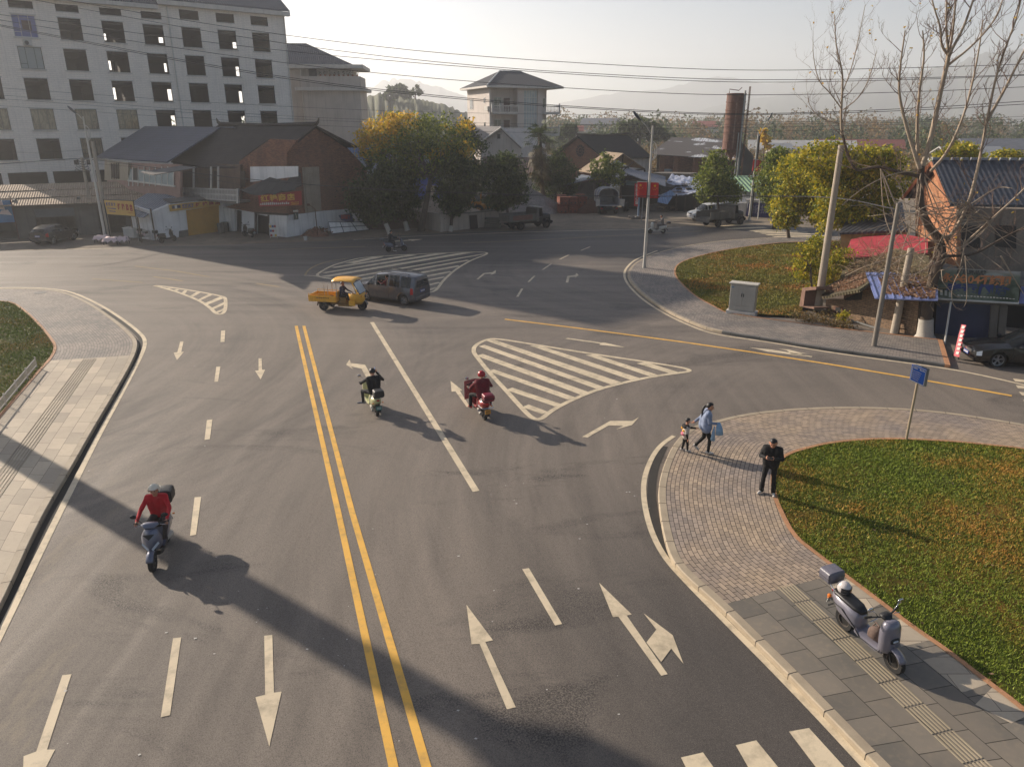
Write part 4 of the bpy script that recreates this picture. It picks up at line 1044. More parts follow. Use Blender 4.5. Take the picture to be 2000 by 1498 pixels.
for z in zf[:2]:
 for(x0,x1,y)in((.1,xa-.05,-.5),(xb+.1,LX+1.4,-.25)):
  b=MB();b.M=VM;b.bx(x0,x1,y-.08,y+.08,z+.95,z+1.08);b.bx(x0,x1,y-.08,y+.08,z+.06,z+.16)
  n=int((x1-x0)/.26)
  for k in range(n+1):
   xx=x0+.1+(x1-x0-.2)*k/n;b.lathe([(.035,z+.16),(.07,z+.32),(.035,z+.6),(.05,z+.95)],6,(xx,y,0))
  for xx in([x0,x0+1.3,x1]if x0<1 else[x1]):b.bx(xx-.11,xx+.11,y-.11,y+.11,z+.06,z+1.22);b.sph((xx,y,z+1.33),.12,8,6)
  b.build("balustrade",W_TRIM,VIL)
for z in zf[:4]:
 b=MB();b.M=VM;b.bx(2.9,3.9,1.63,1.69,z+.05,z+2.2);b.build("door",mat("dark_red_door",hexc(96,62,54),.6),VIL)
 for(x0,x1,z0)in((1.2,2.5,.7),(9.1,10.1,.8)):
  b=MB();b.M=VM;b.bx(x0,x1,1.62,1.7,z+z0,z+2.3);w=b.build("window",STEELW,VIL)
  b=MB();b.M=VM;m_=(x0+x1)/2
  for(p,q)in((x0+.07,m_-.03),(m_+.03,x1-.07)):b.bx(p,q,1.6,1.63,z+z0+.07,z+2.23)
  b.build("pane",GLASS,w)
b=MB();b.M=VM;b.bx(xa+1.15,xb-.95,.2,.24,1.2,ze-.3);g=b.build("stair_glazing",mat("stair_glass",hexc(176,186,190),.12,.25,.8),VIL)
b=MB();b.M=VM
for k in range(6):xx=xa+1.15+(xb-xa-2.1)*k/5;b.bx(xx-.03,xx+.03,.14,.2,1.2,ze-.3)
for k in range(14):zz=1.2+(ze-1.5)*k/13;b.bx(xa+1.15,xb-.95,.15,.19,zz-.025,zz+.025)
b.build("mullion",STEELW,g)
for(y,w,h,zz)in((2.2,.5,.9,zf[0]+1.4),(2.2,.5,.9,zf[1]+1.0),(8.0,1.2,1.6,zf[0]+.6),(8.0,1.2,1.6,zf[2]+.4)):
 b=MB();b.M=VM;b.bx(-.05,.0,y,y+w*1.4,zz,zz+h);w_=b.build("window",STEELW,VIL)
 b=MB();b.M=VM;b.bx(-.07,-.05,y+.07,y+w*1.4-.07,zz+.07,zz+h-.07);b.build("pane",GLASS,w_)
for z in zf[:2]:
 for y in(.15,.9):
  b=MB();b.M=VM;b.bx(-.42,-.02,y,y+.6,z+.35,z+.95);b.build("air_conditioner",STEELW,VIL)
b=MB();b.M=VM;b.tube([(-.1,-.05,ze),(-.1,-.05,.1)],.08,7);b.build("downpipe",STEELW,VIL)
b=MB();b.M=VM;b.bx(-1.0,LX+1.6,-1.3,LY+.9,ze+.0,ze+.28);b.build("eave",W_TRIM,VIL)
b=MB();b.M=VM;h=2.75;e=[(-1.0,-1.3,ze+.285),(LX+1.6,-1.3,ze+.285),(LX+1.6,LY+.9,ze+.285),(-1.0,LY+.9,ze+.285)];r=[(3.6,LY/2-.2,ze+h),(LX-2.9,LY/2-.2,ze+h)]
b.add(e+r,[(0,1,5,4),(1,2,5),(2,3,4,5),(3,0,4),(3,2,1,0)]);b.build("roof",mat("slate_tile",hexc(58,60,66),.7,.14,.7,.15,20,.05,pattern=("tile",.3,.36,.35)),VIL)
b=MB();b.M=VM;b.tube([e[0],r[0]],.12,6);b.tube([r[0],r[1]],.12,6);b.build("ridge",STEELW,VIL)
# ---------------------------------------------------------------- old houses and sheds round the yard
def gable_part(b,a,c,ap,m=0,t=.25):pass
pl=vp2(939,108,1017,105);GH=thing("gable_house","grey rendered house with a plain gable and small dark attic window","house",gpt(940,350,108))
b=MB();b.pxpoly(pl,[(939,281),(978,252),(1016,287),(1026,330),(939,330)],8);b.pxpoly(pl,[(939,331),(1030,331),(1030,372),(939,372)],8);b.build("wall",W_GREY,GH)
b=MB();b.pxpoly(near(pl,.05),[(971.5,262),(977,262),(977,271.5),(971.5,271.5)],.1);b.build("window",BLACKM,GH)
d=(hit(978,251,pl)-hit(907,249.5,vp2(907,117,978,116)));rb=hit(907,249,vp2(907,118,979,117));rf=hit(979,249.5,near(pl,.5));el=hit(934,281,near(pl,.5));er=hit(1022,291,near(pl,.5));bk=rb-rf
b=MB();b.ext([rf,rb,el+bk,el],(0,0,.15));b.ext([rf,er,er+bk,rb],(0,0,.15));b.build("roof",mat("grey_roof_tile",hexc(128,124,124),.7,.16,.8,.2,14,.1,pattern=('tile',.3,.34,.5)),GH)
b=MB();b.tube([rf,er],.12,6);b.tube([rf,el],.12,6);b.build("barge_board",W_TRIM,GH)
pl=vp2(940,100,1050,99);BS=thing("tiled_shed","low shed with brown tiled roof below the grey gable","shed",gpt(950,360,100))
b=MB();b.pxpoly(pl,[(942,336),(1046,338),(1046,385),(942,385)],4);b.build("wall",W_GREY,BS)
e0,e1,r0=hit(938,338,near(pl,.5)),hit(1052,340,near(pl,.5)),gpt(945,330,104);r0.z=ZAT(r0,306)
b=MB();b.pxpoly(plane3(e0,e1,r0),[(938,338),(1052,340),(1046,308),(944,306)],.12);b.build("roof",mat("brown_roof_tile",hexc(124,100,88),.8,.2,.8,.2,14,.1,pattern=('tile',.3,.34,.5)),BS)
pg=vp2(1089,117,1174,110);HA=thing("brick_hall","large brick hall with patched black tiled roof and round brick lattice in its gable","hall",gpt(1174,360,110))
b=MB();b.pxpoly(pg,[(1089,295),(1127,270),(1176,309),(1176,372),(1089,362)],.3,0)
pf=vp2(1174,110,1272,114);b.pxpoly(pf,[(1176,309),(1272,306),(1272,350),(1176,372)],.3,1);b.build("wall",[W_BRICK,W_WHITE],HA)
c_=hit(1133,295,near(pg,.04));ax=pg[1]if pg[1].dot(EYE-c_)>0 else-pg[1];tx=Vector((-ax.y,ax.x,0))
b=MB()
for k in range(12):
 a0,a1=2*math.pi*k/12,2*math.pi*(k+.7)/12
 for(r0,r1)in((.12,.38),(.5,.85)):b.ext([c_+tx*r0*math.cos(a0)+Vector((0,0,r0*math.sin(a0))),c_+tx*r1*math.cos(a0)+Vector((0,0,r1*math.sin(a0))),c_+tx*r1*math.cos(a1)+Vector((0,0,r1*math.sin(a1))),c_+tx*r0*math.cos(a1)+Vector((0,0,r0*math.sin(a1)))],-ax*.05)
b.build("lattice",W_DARK,HA)
rf=hit(1127,267.5,near(pg,.5));u_=(pf[0]-hit(1272,340,pf));u_=Vector((-u_.x,-u_.y,0)).normalized();rb=min((rf+u_*s*.1 for s in range(20,250)),key=lambda p:abs(PXW(p)[0]-1226))
ef=hit(1180,312,near(pf,.6));eb=min((ef+u_*s*.1 for s in range(20,250)),key=lambda p:abs(PXW(p)[0]-1275));bkd=Vector((rf.x-ef.x,rf.y-ef.y,0))
b=MB();b.ext([ef,eb,rb,rf],(0,0,.16));b.ext([rf,rb,eb+bkd*2,ef+bkd*2],(0,0,.16));b.build("roof",mat("black_roof_tile",hexc(56,52,50),.9,.25,.9,.3,16,.3,pattern=('tile',.2,.22,.6)),HA)
b=MB();b.tube([rf+Vector((0,0,.35)),(rf+rb)/2+Vector((0,0,.15)),rb+Vector((0,0,.4))],[.16,.14,.16],6);b.tube([rf,hit(1087,296,near(pg,.5))],.12,6);b.build("ridge",R_DARK,HA)
p0=gpt(1130,334,97);p0.z=ZAT(p0,335);p1=gpt(1165,344,91);p1.z=p0.z;r0=gpt(1183,297,101);r0.z=ZAT(r0,298);r1=gpt(1217,303,95.5);r1.z=r0.z
TS=thing("open_shed","open timber shed with a sunlit tan sheet roof beside the small tree","shed",(p0.x,p0.y,0))
b=MB();b.ext([p0,p1,r1,r0],(0,0,.1));q1=r1+Vector((r1.x-p1.x,r1.y-p1.y,p1.z-r1.z))*.95;q0=r0+Vector((r0.x-p0.x,r0.y-p0.y,p0.z-r0.z))*.95
b.ext([r0,r1,q1,q0],(0,0,.1));b.build("roof",R_TAN,TS)
for a in(p0,p1,q0,q1,(p1+q1)/2):b=MB();b.tube([(a.x,a.y,0),(a.x,a.y,a.z-.1)],.12,7);b.build("post",W_WOODD,TS)
b=MB();b.tube([p1,q1],.1,6);b.tube([r1,(p1+q1)/2],.09,6);b.tube([p1*.5+r1*.5,(p1+q1)/2],.07,6);b.tube([q1*.5+r1*.5,(p1+q1)/2],.07,6);b.tube([p0,q0],.1,6);b.build("truss",W_WOODD,TS)
pl=vp2(1098,93,1160,90);SW=thing("workshop_shed","small dark workshop with a pale lean-to roof behind the brick stacks","shed",gpt(1100,380,93))
b=MB();b.pxpoly(pl,[(1100,362),(1160,352),(1160,408),(1100,410)],3.5);b.build("wall",mat("dark_boards",hexc(104,98,92),.9,.2,1.5,.2,12,.15,pattern=('plank',.4)),SW)
e0,e1=hit(1099,361,near(pl,.7)),hit(1153,350,near(pl,.7));r0=gpt(1130,343,96.5);r0.z=ZAT(r0,343)
b=MB();b.pxpoly(plane3(e0,e1,r0),[(1099,362),(1153,350),(1166,346),(1136,341)],.08);b.build("roof",R_CORR,SW)
pl=vp2(1200,92,1290,88);CW=thing("yard_workshop","dark open workshop under a long rusty roof edge behind the flag pole","shed",gpt(1225,390,92))
b=MB();b.pxpoly(pl,[(1214,345),(1290,368),(1290,414),(1214,410)],4);b.build("wall",W_DARK,CW)
b=MB();b.pxpoly(near(pl,.3),[(1222,353),(1252,356),(1252,364),(1222,362)],.1);tb=b.build("sign_board",mat("pale_green_board",hexc(120,140,138),.6),CW)
e0,e1=hit(1216,338,near(pl,1.0)),hit(1300,364,near(pl,1.0));r0=gpt(1250,336,96);r0.z=ZAT(r0,330)
b=MB();b.pxpoly(plane3(e0,e1,r0),[(1214,337),(1300,364),(1300,345),(1226,329)],.08);b.build("roof",mat("dull_blue_sheet",hexc(120,126,140),.6,.25,.8,.3,12,.1,pattern=('corr',.2,.3)),CW)
def tarp_mat():
 t=NT("patched_tarpaulin");uv=t.tc('Object');n=t.noise(.7,uv,detail=6,rough=.7,dist=2.0);m=t.noise(2.2,uv,detail=4)
 c=t.mix(t.ramp(n,.4,.55),hexc(196,198,208),hexc(136,150,178));c=t.mix(t.ramp(m,.56,.64,0,.8),c,hexc(92,88,86))
 return t.fin(c,.6,t.bump(n,.6,.1))
TARP=tarp_mat()
a0,a1,a2=PY(1285,382,88),PY(1372,377,87),PY(1300,342,98)
TP=thing("tarpaulin_shed","low shed roofed with patched pale tarpaulins weighed down with tyres and junk","shed",(a0.x,a0.y,0))
n_=(a1-a0).cross(a2-a0);tp=plane3(a0,a1,a2)
rows=[]
for j in range(13):
 fv=j/12;row=[]
 for i in range(19):
  fu=i/18;u=(1282+30*fv)*(1-fu)+1374*fu-6*fv*fu;v=(384-44*fv)*(1-fu)+(377-28*fv)*fu
  p=hit(u,v,tp);p.z+=rnd.gauss(0,.07);row.append(p)
 rows.append(row)
b=MB();b.grid(rows);b.grid([[p-Vector((0,0,.05))for p in r]for r in rows][::-1]);b.build("roof",TARP,TP,smooth=True)
b=MB();sp2=plane3(PY(1308,372,87.5),PY(1284,394,85.8),PY(1312,398,85.5));b.pxpoly(sp2,[(1309,371),(1318,378),(1304,399),(1284,395),(1285,388)],.04);b.build("loose_sheet",mat("sky_blue_sheet",hexc(128,156,190),.5,.12,2,.1,12,.05,pattern=('corr',.3,.35)),TP)
b=MB();b.pxpoly(vp2(1318,88,1376,87),[(1320,382),(1374,378),(1374,422),(1320,420)],3,0)
b.build("wall",W_DARK,TP)
for u in(1320,1338,1357,1374):b=MB();g=gpt(u,400,87.3);b.tube([g,g+Vector((0,0,ZAT(g,380)))],.08,6);b.build("post",W_WOODD,TP)
TYRE=mat("tyre_rubber",hexc(40,39,38),.85,.2,4,.1,40,.1)
for k,(u,v)in enumerate(((1314,366),(1324,365.5),(1337,365),(1326,371),(1345,370.5),(1300,372))):
 p=hit(u,v,tp)+Vector((0,0,.12));b=MB();b.lathe([(.2,-.1),(.36,-.09),(.4,0),(.36,.09),(.2,.1),(.2,-.1)],14,p)
 tag(b.build("old_tyre",TYRE,smooth=60),"old black tyre lying flat on the patched tarpaulin shed roof","tyre","tyres weighing down the tarpaulin roof")
for k,(u,v,l)in enumerate(((1312,376,2.2),(1330,378,2.6),(1350,362,2.4),(1298,358,2.0))):
 p=hit(u,v,tp)+Vector((0,0,.1));b=MB();b.box(p,(l,.18,.09),rnd.uniform(-.4,.4))
 tag(b.build("loose_plank",W_WOOD),"weathered plank lying across the tarpaulin shed roof to hold it","plank","planks on the tarpaulin roof")
pk=vp2(1280,108,1400,103);KS=thing("kiln_shed","long open shed on brick posts with pale patches on its dark sheet roof","shed",gpt(1284,350,108))
e0,e1=hit(1276,300,near(pk,.8)),hit(1392,310,near(pk,.8));r0=gpt(1312,269,113.5);r0.z=ZAT(r0,268.5);kp=plane3(e0,e1,r0)
def patched_roof():
 t=NT("patched_kiln_roof");uv=t.tc('UV');n=t.noise(.28,t.mapping(uv,(1,1.6,1)),detail=3,rough=.5,dist=.6);b_=t.noise(.16,uv,detail=3)
 sep=t.node("SeparateXYZ");t.l.new(uv,sep.inputs[0]);w=t.math('SINE',t.math('MULTIPLY',sep.outputs['X'],2*math.pi/.2));st=t.noise(6.0,t.mapping(uv,(1,.05,1)),detail=2)
 c=t.mix(t.ramp(n,.56,.6),hexc(84,78,76),t.mix(t.ramp(st,.4,.6),hexc(216,220,226),hexc(150,150,152)))
 c=t.mix(t.ramp(b_,.63,.66),c,hexc(176,152,128))
 return t.fin(c,.7,t.bump(w,.6,.05))
b=MB();pr=b.pxpoly(kp,[(1272.5,297),(1280,302),(1388,309),(1436,313),(1446,276),(1410,271),(1312.5,268.5)],.1)
bk=pr[-1]-pr[1];bk=Vector((bk.x,bk.y,0));b.ext([pr[-1],pr[4],pr[4]+bk+Vector((0,0,-2.2)),pr[-1]+bk+Vector((0,0,-2.2))],(0,0,-.1));b.build("roof",patched_roof(),KS)
for(u,v,dY,m_)in((1284,337,0,W_WOOD),(1292,337.5,0,W_BRICK),(1303,334,3,W_WOOD),(1318.5,339,0,W_BRICK),(1356,350,0,W_BRICK),(1400,352,0,W_BRICK)):
 g=hit(u,v,pk);g=Vector((g.x,g.y+dY,0));b=MB();h=ZAT(g,304+(u-1284)*.06);b.box((g.x,g.y,h/2),(.62 if m_ is W_BRICK else.35,.5 if m_ is W_BRICK else.3,h));b.build("post",m_,KS)
b=MB();b.pxpoly(vp2(1290,116,1455,112),[(1290,300),(1462,306),(1462,352),(1290,345)],.3,0);pr_=vp2(1437,104,1470,113);b.pxpoly(pr_,[(1437,312),(1447,277),(1472,304),(1472,346),(1437,355)],.2,1);b.build("back_wall",[W_BRICKD,W_DARK],KS)
b=MB();b.pxpoly(vp2(1276,101,1372,97),[(1274,338),(1346,340),(1346,352),(1274,352)],3);b.build("loading_bank",W_CONC,KS)
b=MB();b.pxpoly(near(pk,-1.0),[(1296,331),(1310,331),(1310,337.5),(1296,337.5)],.6);tag(b.build("storage_tank",mat("pale_blue_tank",hexc(170,188,204),.4),None,bevel=.05),"pale blue plastic tank under the kiln shed roof","tank")
sg=gpt(1424,340,101);SI=thing("silo","tall rusty steel silo with hopper, ladder and pipes on legs","silo",sg)
z0,z1,zc=ZAT(sg,291),ZAT(sg,183),ZAT(sg,306);rs=1.2
b=MB();prof=[(0,z1+.06),(rs-.02,z1)]
for k in range(8):
 zz=z1-(z1-z0)*k/7;prof+=[(rs,zz),(rs+.05,zz-.02),(rs+.05,zz-.12),(rs,zz-.14)]
prof+=[(rs,z0),(.28,zc),(.2,zc-.5),(0,zc-.5)]
b.lathe(prof[::-1],28,sg);
def rust_mat():
 t=NT("silo_rust");oc=t.tc();n=t.noise(.8,t.mapping(oc,(1.5,1.5,.3)),detail=7,rough=.7);m=t.noise(3,oc,detail=5)
 c=t.mix(t.ramp(n,.35,.65),hexc(128,84,66),hexc(92,60,50));c=t.mix(t.ramp(m,.55,.75,0,.6),c,hexc(166,128,104))
 s=t.noise(1.2,t.mapping(oc,(6,6,.12)),detail=4);c=t.mix(t.ramp(s,.6,.78,0,.6),c,hexc(186,160,140))
 return t.fin(c,.8,t.bump(n,.3,.03))
b.build("tank",rust_mat(),SI,smooth=35)
for(dx,dy)in((.85,-.85),(-.85,-.85),(.85,.85),(-.85,.85)):
 b=MB();b.tube([sg+Vector((dx,dy,0)),sg+Vector((dx,dy,z0+.8))],.1,7);b.build("leg",RUSTY,SI)
b=MB()
for s in(-.22,.22):b.tube([sg+Vector((rs+.25,-.6+s,.2)),sg+Vector((rs+.25,-.6+s,z1+.8))],.05,6)
for k in range(int(z1/.4)):b.tube([sg+Vector((rs+.25,-.82,.4+k*.4)),sg+Vector((rs+.25,-.38,.4+k*.4))],.03,5,caps=False)
b.build("ladder",RUSTY,SI)
b=MB();b.tube([sg+Vector((.7,-rs-.1,.2)),sg+Vector((.7,-rs-.1,z1+.3))],.12,8);b.tube([sg+Vector((rs*.3,-rs-.12,.2)),sg+Vector((rs*.3,-rs-.12,z0+2))],.08,8);b.build("pipe",STEEL,SI)
b=MB();b.tube([sg+Vector((-rs*.8,0,z1)),sg+Vector((-rs*.8,0,z1+.5)),sg+Vector((rs*.2,0,z1+.35)),sg+Vector((rs*.5,0,z1+.7))],.05,6);b.build("top_rail",RUSTY,SI)
b=MB();p=sg+Vector((3.4,-1,4.2));q=sg+Vector((-1.2,-5.5,.3))
for o in(-.25,.25):b.tube([p+Vector((o,0,0)),q+Vector((o,0,0))],.07,6)
for k in range(16):f=k/15;m_=p.lerp(q,f);b.box(m_,(.5,.06,.05))
tag(b.build("conveyor_frame",RUSTY),"thin rusty lattice conveyor leaning across the foot of the silo","conveyor")
pl=vp2(1418,93,1520,89);GB=thing("green_roof_building","low building with a pale green sheet roof behind the roadside tree","building",gpt(1420,390,93))
b=MB();b.pxpoly(pl,[(1416,366),(1442,372),(1510,381),(1510,415),(1416,410)],5);b.build("wall",W_WHITE,GB)
e0,e1=hit(1444,372,near(pl,.8)),hit(1512,381,near(pl,.8));r0=gpt(1437,343,100);r0.z=ZAT(r0,343)
b=MB();b.pxpoly(plane3(e0,e1,r0),[(1430,368),(1446,372),(1512,381),(1560,385),(1530,346),(1482,343),(1425,343)],.08);b.build("roof",mat("pale_green_sheet",hexc(150,182,146),.55,.1,.8,.1,12,.05,pattern=('corr',.5,.35)),GB)
b=MB()
for k in range(15):
 u=1440+k*4.6;b.pxpoly(near(pl,.12),[(u,374+(u-1440)*.13),(u+.8,374+(u-1440)*.13),(u+.8,388),(u,388)],.05)
b.pxpoly(near(pl,.14),[(1440,380),(1508,384),(1508,385),(1440,381)],.05);b.build("lattice",STEELW,GB)
pl=vp2(1428,84,1540,80.5);AW=thing("painted_wall","dark blue painted wall with large faded characters behind the roadside tree","wall",gpt(1428,420,84))
b=MB();b.pxpoly(pl,[(1462,396),(1530,398),(1540,432),(1455,428)],.4,0);b.pxpoly(near(pl,.1),[(1455,390),(1532,392),(1532,397),(1458,395)],.7,1);b.pxpoly(pl,[(1428,398),(1458,396),(1455,427),(1428,424)],.4,1)
b.build("wall",[mat("navy_painted_wall",hexc(72,72,128),.8,.2,.8,.3,9,.15,streak=.5),W_TRIM],AW)
ex=hit(1530,412,pl)-hit(1462,410,pl)
for ch,u in(("报",1476),("振",1494),("邮",1512)):lettering("lettering",ch,mat("faded_lettering",hexc(140,138,160),.8,.2,6),AW,hit(u,410.5,near(pl,.02)),ex,(0,0,1),.95,1.1,.02,.02)
# ---------------------------------------------------------------- whitewashed yard wall, heaps, stacks
w0,w1,w2=G(800,440),G(861,453.7),G(992,439.3)
YW=thing("yard_wall","low stained whitewashed yard wall behind the roadside trees","wall",w1)
b=MB();pA,pB=vplane(w0,w1),vplane(w1,w2)
b.pxpoly(pA,[(800,410),(831,413.5),(861,418),(861,453.7),(800,440)],.25,0);b.pxpoly(pB,[(861,418),(918,416.5),(990,409.5),(992,439.3),(861,453.7)],.25,0)
b.pxpoly(near(pB,.03),[(861,416.8),(918,415),(990,408),(990,410.5),(918,417.5),(861,419)],.32,1);b.pxpoly(near(pB,.04),[(864,420),(868.5,419.5),(868.5,453),(864,453.5)],.06,0)
b.build("wall",[mat("stained_whitewash",hexc(196,184,172),.85,.12,.9,.2,10,.2,streak=.7),W_CONC],YW)
b=MB();b.pxpoly(near(pB,.14),[(917.5,421),(931.5,420),(934,450),(919,451)],.06);tag(b.build("leaning_board",mat("dark_brown_board",hexc(70,60,56),.7)),"dark brown board leaning upright on the white yard wall","board")
def heap(name,label,c,rx,ry,h,m,seed,sharp=1.3,grp=None):
 rg=random.Random(seed);rows=[];n=30
 for j in range(13):
  f=j/12;row=[]
  for k in range(n):
   a=2*math.pi*k/n;w=1+.16*math.sin(3*a+seed)+.1*math.sin(5*a+2*seed);r=f
   z=h*(max(0,1-f**sharp))*(1+rg.gauss(0,.045))+(rg.gauss(0,.03)if j<12 else-.1)
   row.append(Vector((c[0]+rx*r*w*math.cos(a),c[1]+ry*r*w*math.sin(a),z)))
  rows.append(row)
 b=MB();b.grid(rows[::-1],close=True);return tag(b.build(name,m,smooth=True),label,"heap",grp)
SAND=mat("pale_sand",hexc(172,158,142),.95,.16,.9,.3,8,.5);GRAV=mat("dark_gravel",hexc(104,98,92),.95,.2,1.5,.4,10,.6)
heap("sand_heap","pale rounded sand heap behind the yard wall by the tall tree trunk",gpt(842,400,82),3.2,2.6,ZAT(gpt(842,400,82),390),SAND,1,grp="heaps in the builder's yard")
heap("sand_heap","small pale sand heap at the far left behind the tree trunks",gpt(800,400,80),3.0,2.2,ZAT(gpt(800,400,80),396),SAND,2,grp="heaps in the builder's yard")
heap("sand_heap","low reddish sand heap behind the middle of the yard wall",gpt(905,400,82),3.4,2,ZAT(gpt(905,400,82),402),SAND,3,grp="heaps in the builder's yard")
heap("gravel_heap","dark gravel heap behind the small roadside tree and loader",gpt(912,400,92),4.6,3.5,ZAT(gpt(912,400,92),378),GRAV,4,grp="heaps in the builder's yard")
heap("rubble_heap","big pale rubble heap sloping down towards the brick stacks",gpt(1035,395,88),4.2,3.4,ZAT(gpt(1030,390,88),367),mat("pale_rubble",hexc(162,154,148),.95,.22,1.2,.5,6,.7),6,1.0,grp="heaps in the builder's yard")
heap("dirt_heap","brown dirt bank between the leaning tree trunks and the plaster wall",gpt(770,440,74.5),4.2,2.2,1.3,mat("brown_dirt",hexc(112,94,78),.95,.2,1.5,.4,9,.6),8,grp="heaps in the builder's yard")
heap("dirt_heap","reddish earth heap beside the brick stacks and the white truck",gpt(1152,410,87),2.0,1.8,1.5,mat("reddish_earth",hexc(118,84,68),.95,.25,1.5,.4,9,.6),9,grp="heaps in the builder's yard")
M_BSTACK=mat("stacked_red_brick",hexc(166,98,78),.9,.2,.8,.3,14,.3,pattern=('brick',.24,.06,hexc(92,58,48),.01,.3))
cols=[G(1100,416.6),G(1118.5,416),G(1136.5,415)];bw=.98
def bstack(c,z,label):
 b=MB();b.box((c.x,c.y,z+.46),(bw,bw,.88),R(6));o=b.build("brick_stack",M_BSTACK,bevel=.02)
 for s in(-.24,.24):b2=MB();b2.box((c.x+s,c.y-bw/2-.0,z+.22),(.16,.12,.14),R(6));b2.build("lifting_hole",BLACKM,o)
 return tag(o,label,"stack","cubes of bricks stacked in the yard")
for i,(p,wd)in enumerate(zip(cols,("left","middle","right"))):
 bstack(p,0,"lower brick cube in the %s column of the front row"%wd);bstack(p,.94,"upper brick cube in the %s column of the front row"%wd)
for i,(p,wd)in enumerate(zip(cols,("left","middle","right"))):
 q=p+Vector((-.12,1.2,0));bstack(q,0,"lower brick cube hidden behind the %s front column"%wd)if i==0 else None
 if i!=1:bstack(q,1.05,"brick cube on the rear row peeping over the %s column"%wd)
b=MB();g0=G(962,446)
for k in range(5):b.box((g0.x+rnd.uniform(-.1,.1),g0.y+.3,.12+k*.2),(1.5+rnd.uniform(-.2,.2),.7,.17),rnd.uniform(-.12,.12))
tag(b.build("slab_pile",W_CONC),"pile of grey concrete slabs against the white yard wall","pile")
# ---------------------------------------------------------------- right side: shop, ruined shed, tiled houses
pS=vplane(G(1640,633),G(1930,664.5))
SH=thing("workshop","roadside workshop with dark blue shutter under a low blue sheet roof","shop",G(1830,660))
b=MB();b.pxpoly(pS,[(1790,588),(1830,590),(1825,660.5),(1785,656)],.3,0);b.pxpoly(near(pS,.15),[(1936,596),(1951,597),(1946,667),(1931,665)],.4,1);b.pxpoly(near(pS,.1),[(1953,597),(1969,598),(1962,669),(1947,667)],.4,1)
b.pxpoly(near(pS,-3.2),[(1780,560),(2120,560),(2120,690),(1780,655)],.2,0);b.pxpoly(near(pS,.1),[(1822,582),(2060,594),(2060,600),(1822,591)],.3,1)
b.build("wall",[W_DARK,W_CONC],SH)
b=MB();b.pxpoly(near(pS,-.12),[(1829,588),(1937,593),(1932,664.5),(1824,660.3)],.06);b.build("roller_shutter",mat("navy_shutter",hexc(72,80,110),.5,.15,1.2,.15,18,.05,pattern=('plank',.1,'Y')),SH)
f0,f1,k0=PY(1709,582,34.0),PY(1832,586,32.2),PY(1692,533,39.0);rp=plane3(f0,f1,k0)
b=MB();b.pxpoly(rp,[(1708.5,582),(1832,586.5),(1832,536),(1690.5,531.5)],.05)
d_=(f1-f0).normalized();up=(hit(1692,533,rp)-hit(1709,582,rp));rn=rp[1]if rp[1].z>0 else-rp[1]
for k in range(int((f1-f0).length/.36)):
 p=f0+d_*(.12+k*.36);b.box(p+up*.5+rn*.03,(.05,up.length,.06),rot=Matrix((d_,up.normalized(),rn)).transposed())
RB=mat("blue_ribbed_sheet",hexc(124,136,180),.45,.15,1.2,.15,14,.05);b.build("roof",RB,SH)
b=MB()
LEAF_DRY=None
def leaf_mat(name,cols):
 t=NT(name);r=t.rnd_island();q=t.node("ValToRGB");t.l.new(r,q.inputs[0]);e=q.color_ramp.elements
 e[0].position=0;e[0].color=(*cols[0],1);e[1].position=1;e[1].color=(*cols[-1],1)
 for k,c in enumerate(cols[1:-1]):x=e.new((k+1)/(len(cols)-1));x.color=(*c,1)
 m=t.fin(q.outputs[0],.6,None,0,.3);tr=t.n.new("ShaderNodeBsdfTranslucent");t.l.new(q.outputs[0],tr.inputs[0])
 ms=t.n.new("ShaderNodeMixShader");ms.inputs[0].default_value=.42;t.l.new(t.p.outputs[0],ms.inputs[1]);t.l.new(tr.outputs[0],ms.inputs[2]);t.l.new(ms.outputs[0],t.out.inputs[0])
 return m
LEAF_DRY=leaf_mat("dry_leaves",[hexc(120,84,60),hexc(168,132,104),hexc(196,166,140),hexc(104,76,58)])
def litter(name,pl,px,n,size,m,seed,lift=.05):
 """loose leaves scattered over a polygon given in photo pixels on plane pl"""
 rg=random.Random(seed);us=[p[0]for p in px];vs=[p[1]for p in px];b=MB();nn=pl[1]if pl[1].z>0 else-pl[1]
 c=0
 while c<n:
  u,v=rg.uniform(min(us),max(us)),rg.uniform(min(vs),max(vs));ins=False;j=len(px)-1
  for i in range(len(px)):
   if((vs[i]>v)!=(vs[j]>v))and u<(us[j]-us[i])*(v-vs[i])/(vs[j]-vs[i]+1e-9)+us[i]:ins=not ins
   j=i
  if not ins:continue
  p=hit(u,v,pl)+nn*rg.uniform(.01,lift+.03);a=rg.random()*6.28;d=Vector((math.cos(a),math.sin(a),rg.gauss(0,.5))).normalized()*size*rg.uniform(.5,1.2);e=d.cross(nn+Vector((rg.gauss(0,.5),rg.gauss(0,.5),0))).normalized()*size*rg.uniform(.3,.7)
  b.add([p-d,p-e,p+d,p+e],[(0,1,2,3)]);c+=1
 return tag(b.build(name,m,uv=False),kind="stuff")
litter("fallen_leaves",rp,[(1716,545),(1740,536),(1826,540),(1826,584),(1800,583),(1760,578),(1726,574)],2600,.085,LEAF_DRY,5)
pB=near(pS,.5);SB=thing("shop_banner","long faded printed banner with orange and blue characters above the dark shutter","banner",G(1825,660))
def banner_mat():
 t=NT("faded_banner_print");oc=t.tc();n=t.noise(1.1,oc,detail=5,dist=.8);m=t.noise(.6,t.mapping(oc,(1,1,3)),detail=3);sep=t.node("SeparateXYZ");t.l.new(oc,sep.inputs[0])
 c=t.mix(t.ramp(n,.4,.6),hexc(72,88,70),hexc(128,140,128));c=t.mix(t.ramp(sep.outputs['Z'],3.15,3.4),c,hexc(166,162,156));c=t.mix(t.ramp(m,.58,.7,0,.7),c,hexc(176,184,184))
 return t.fin(c,.6)
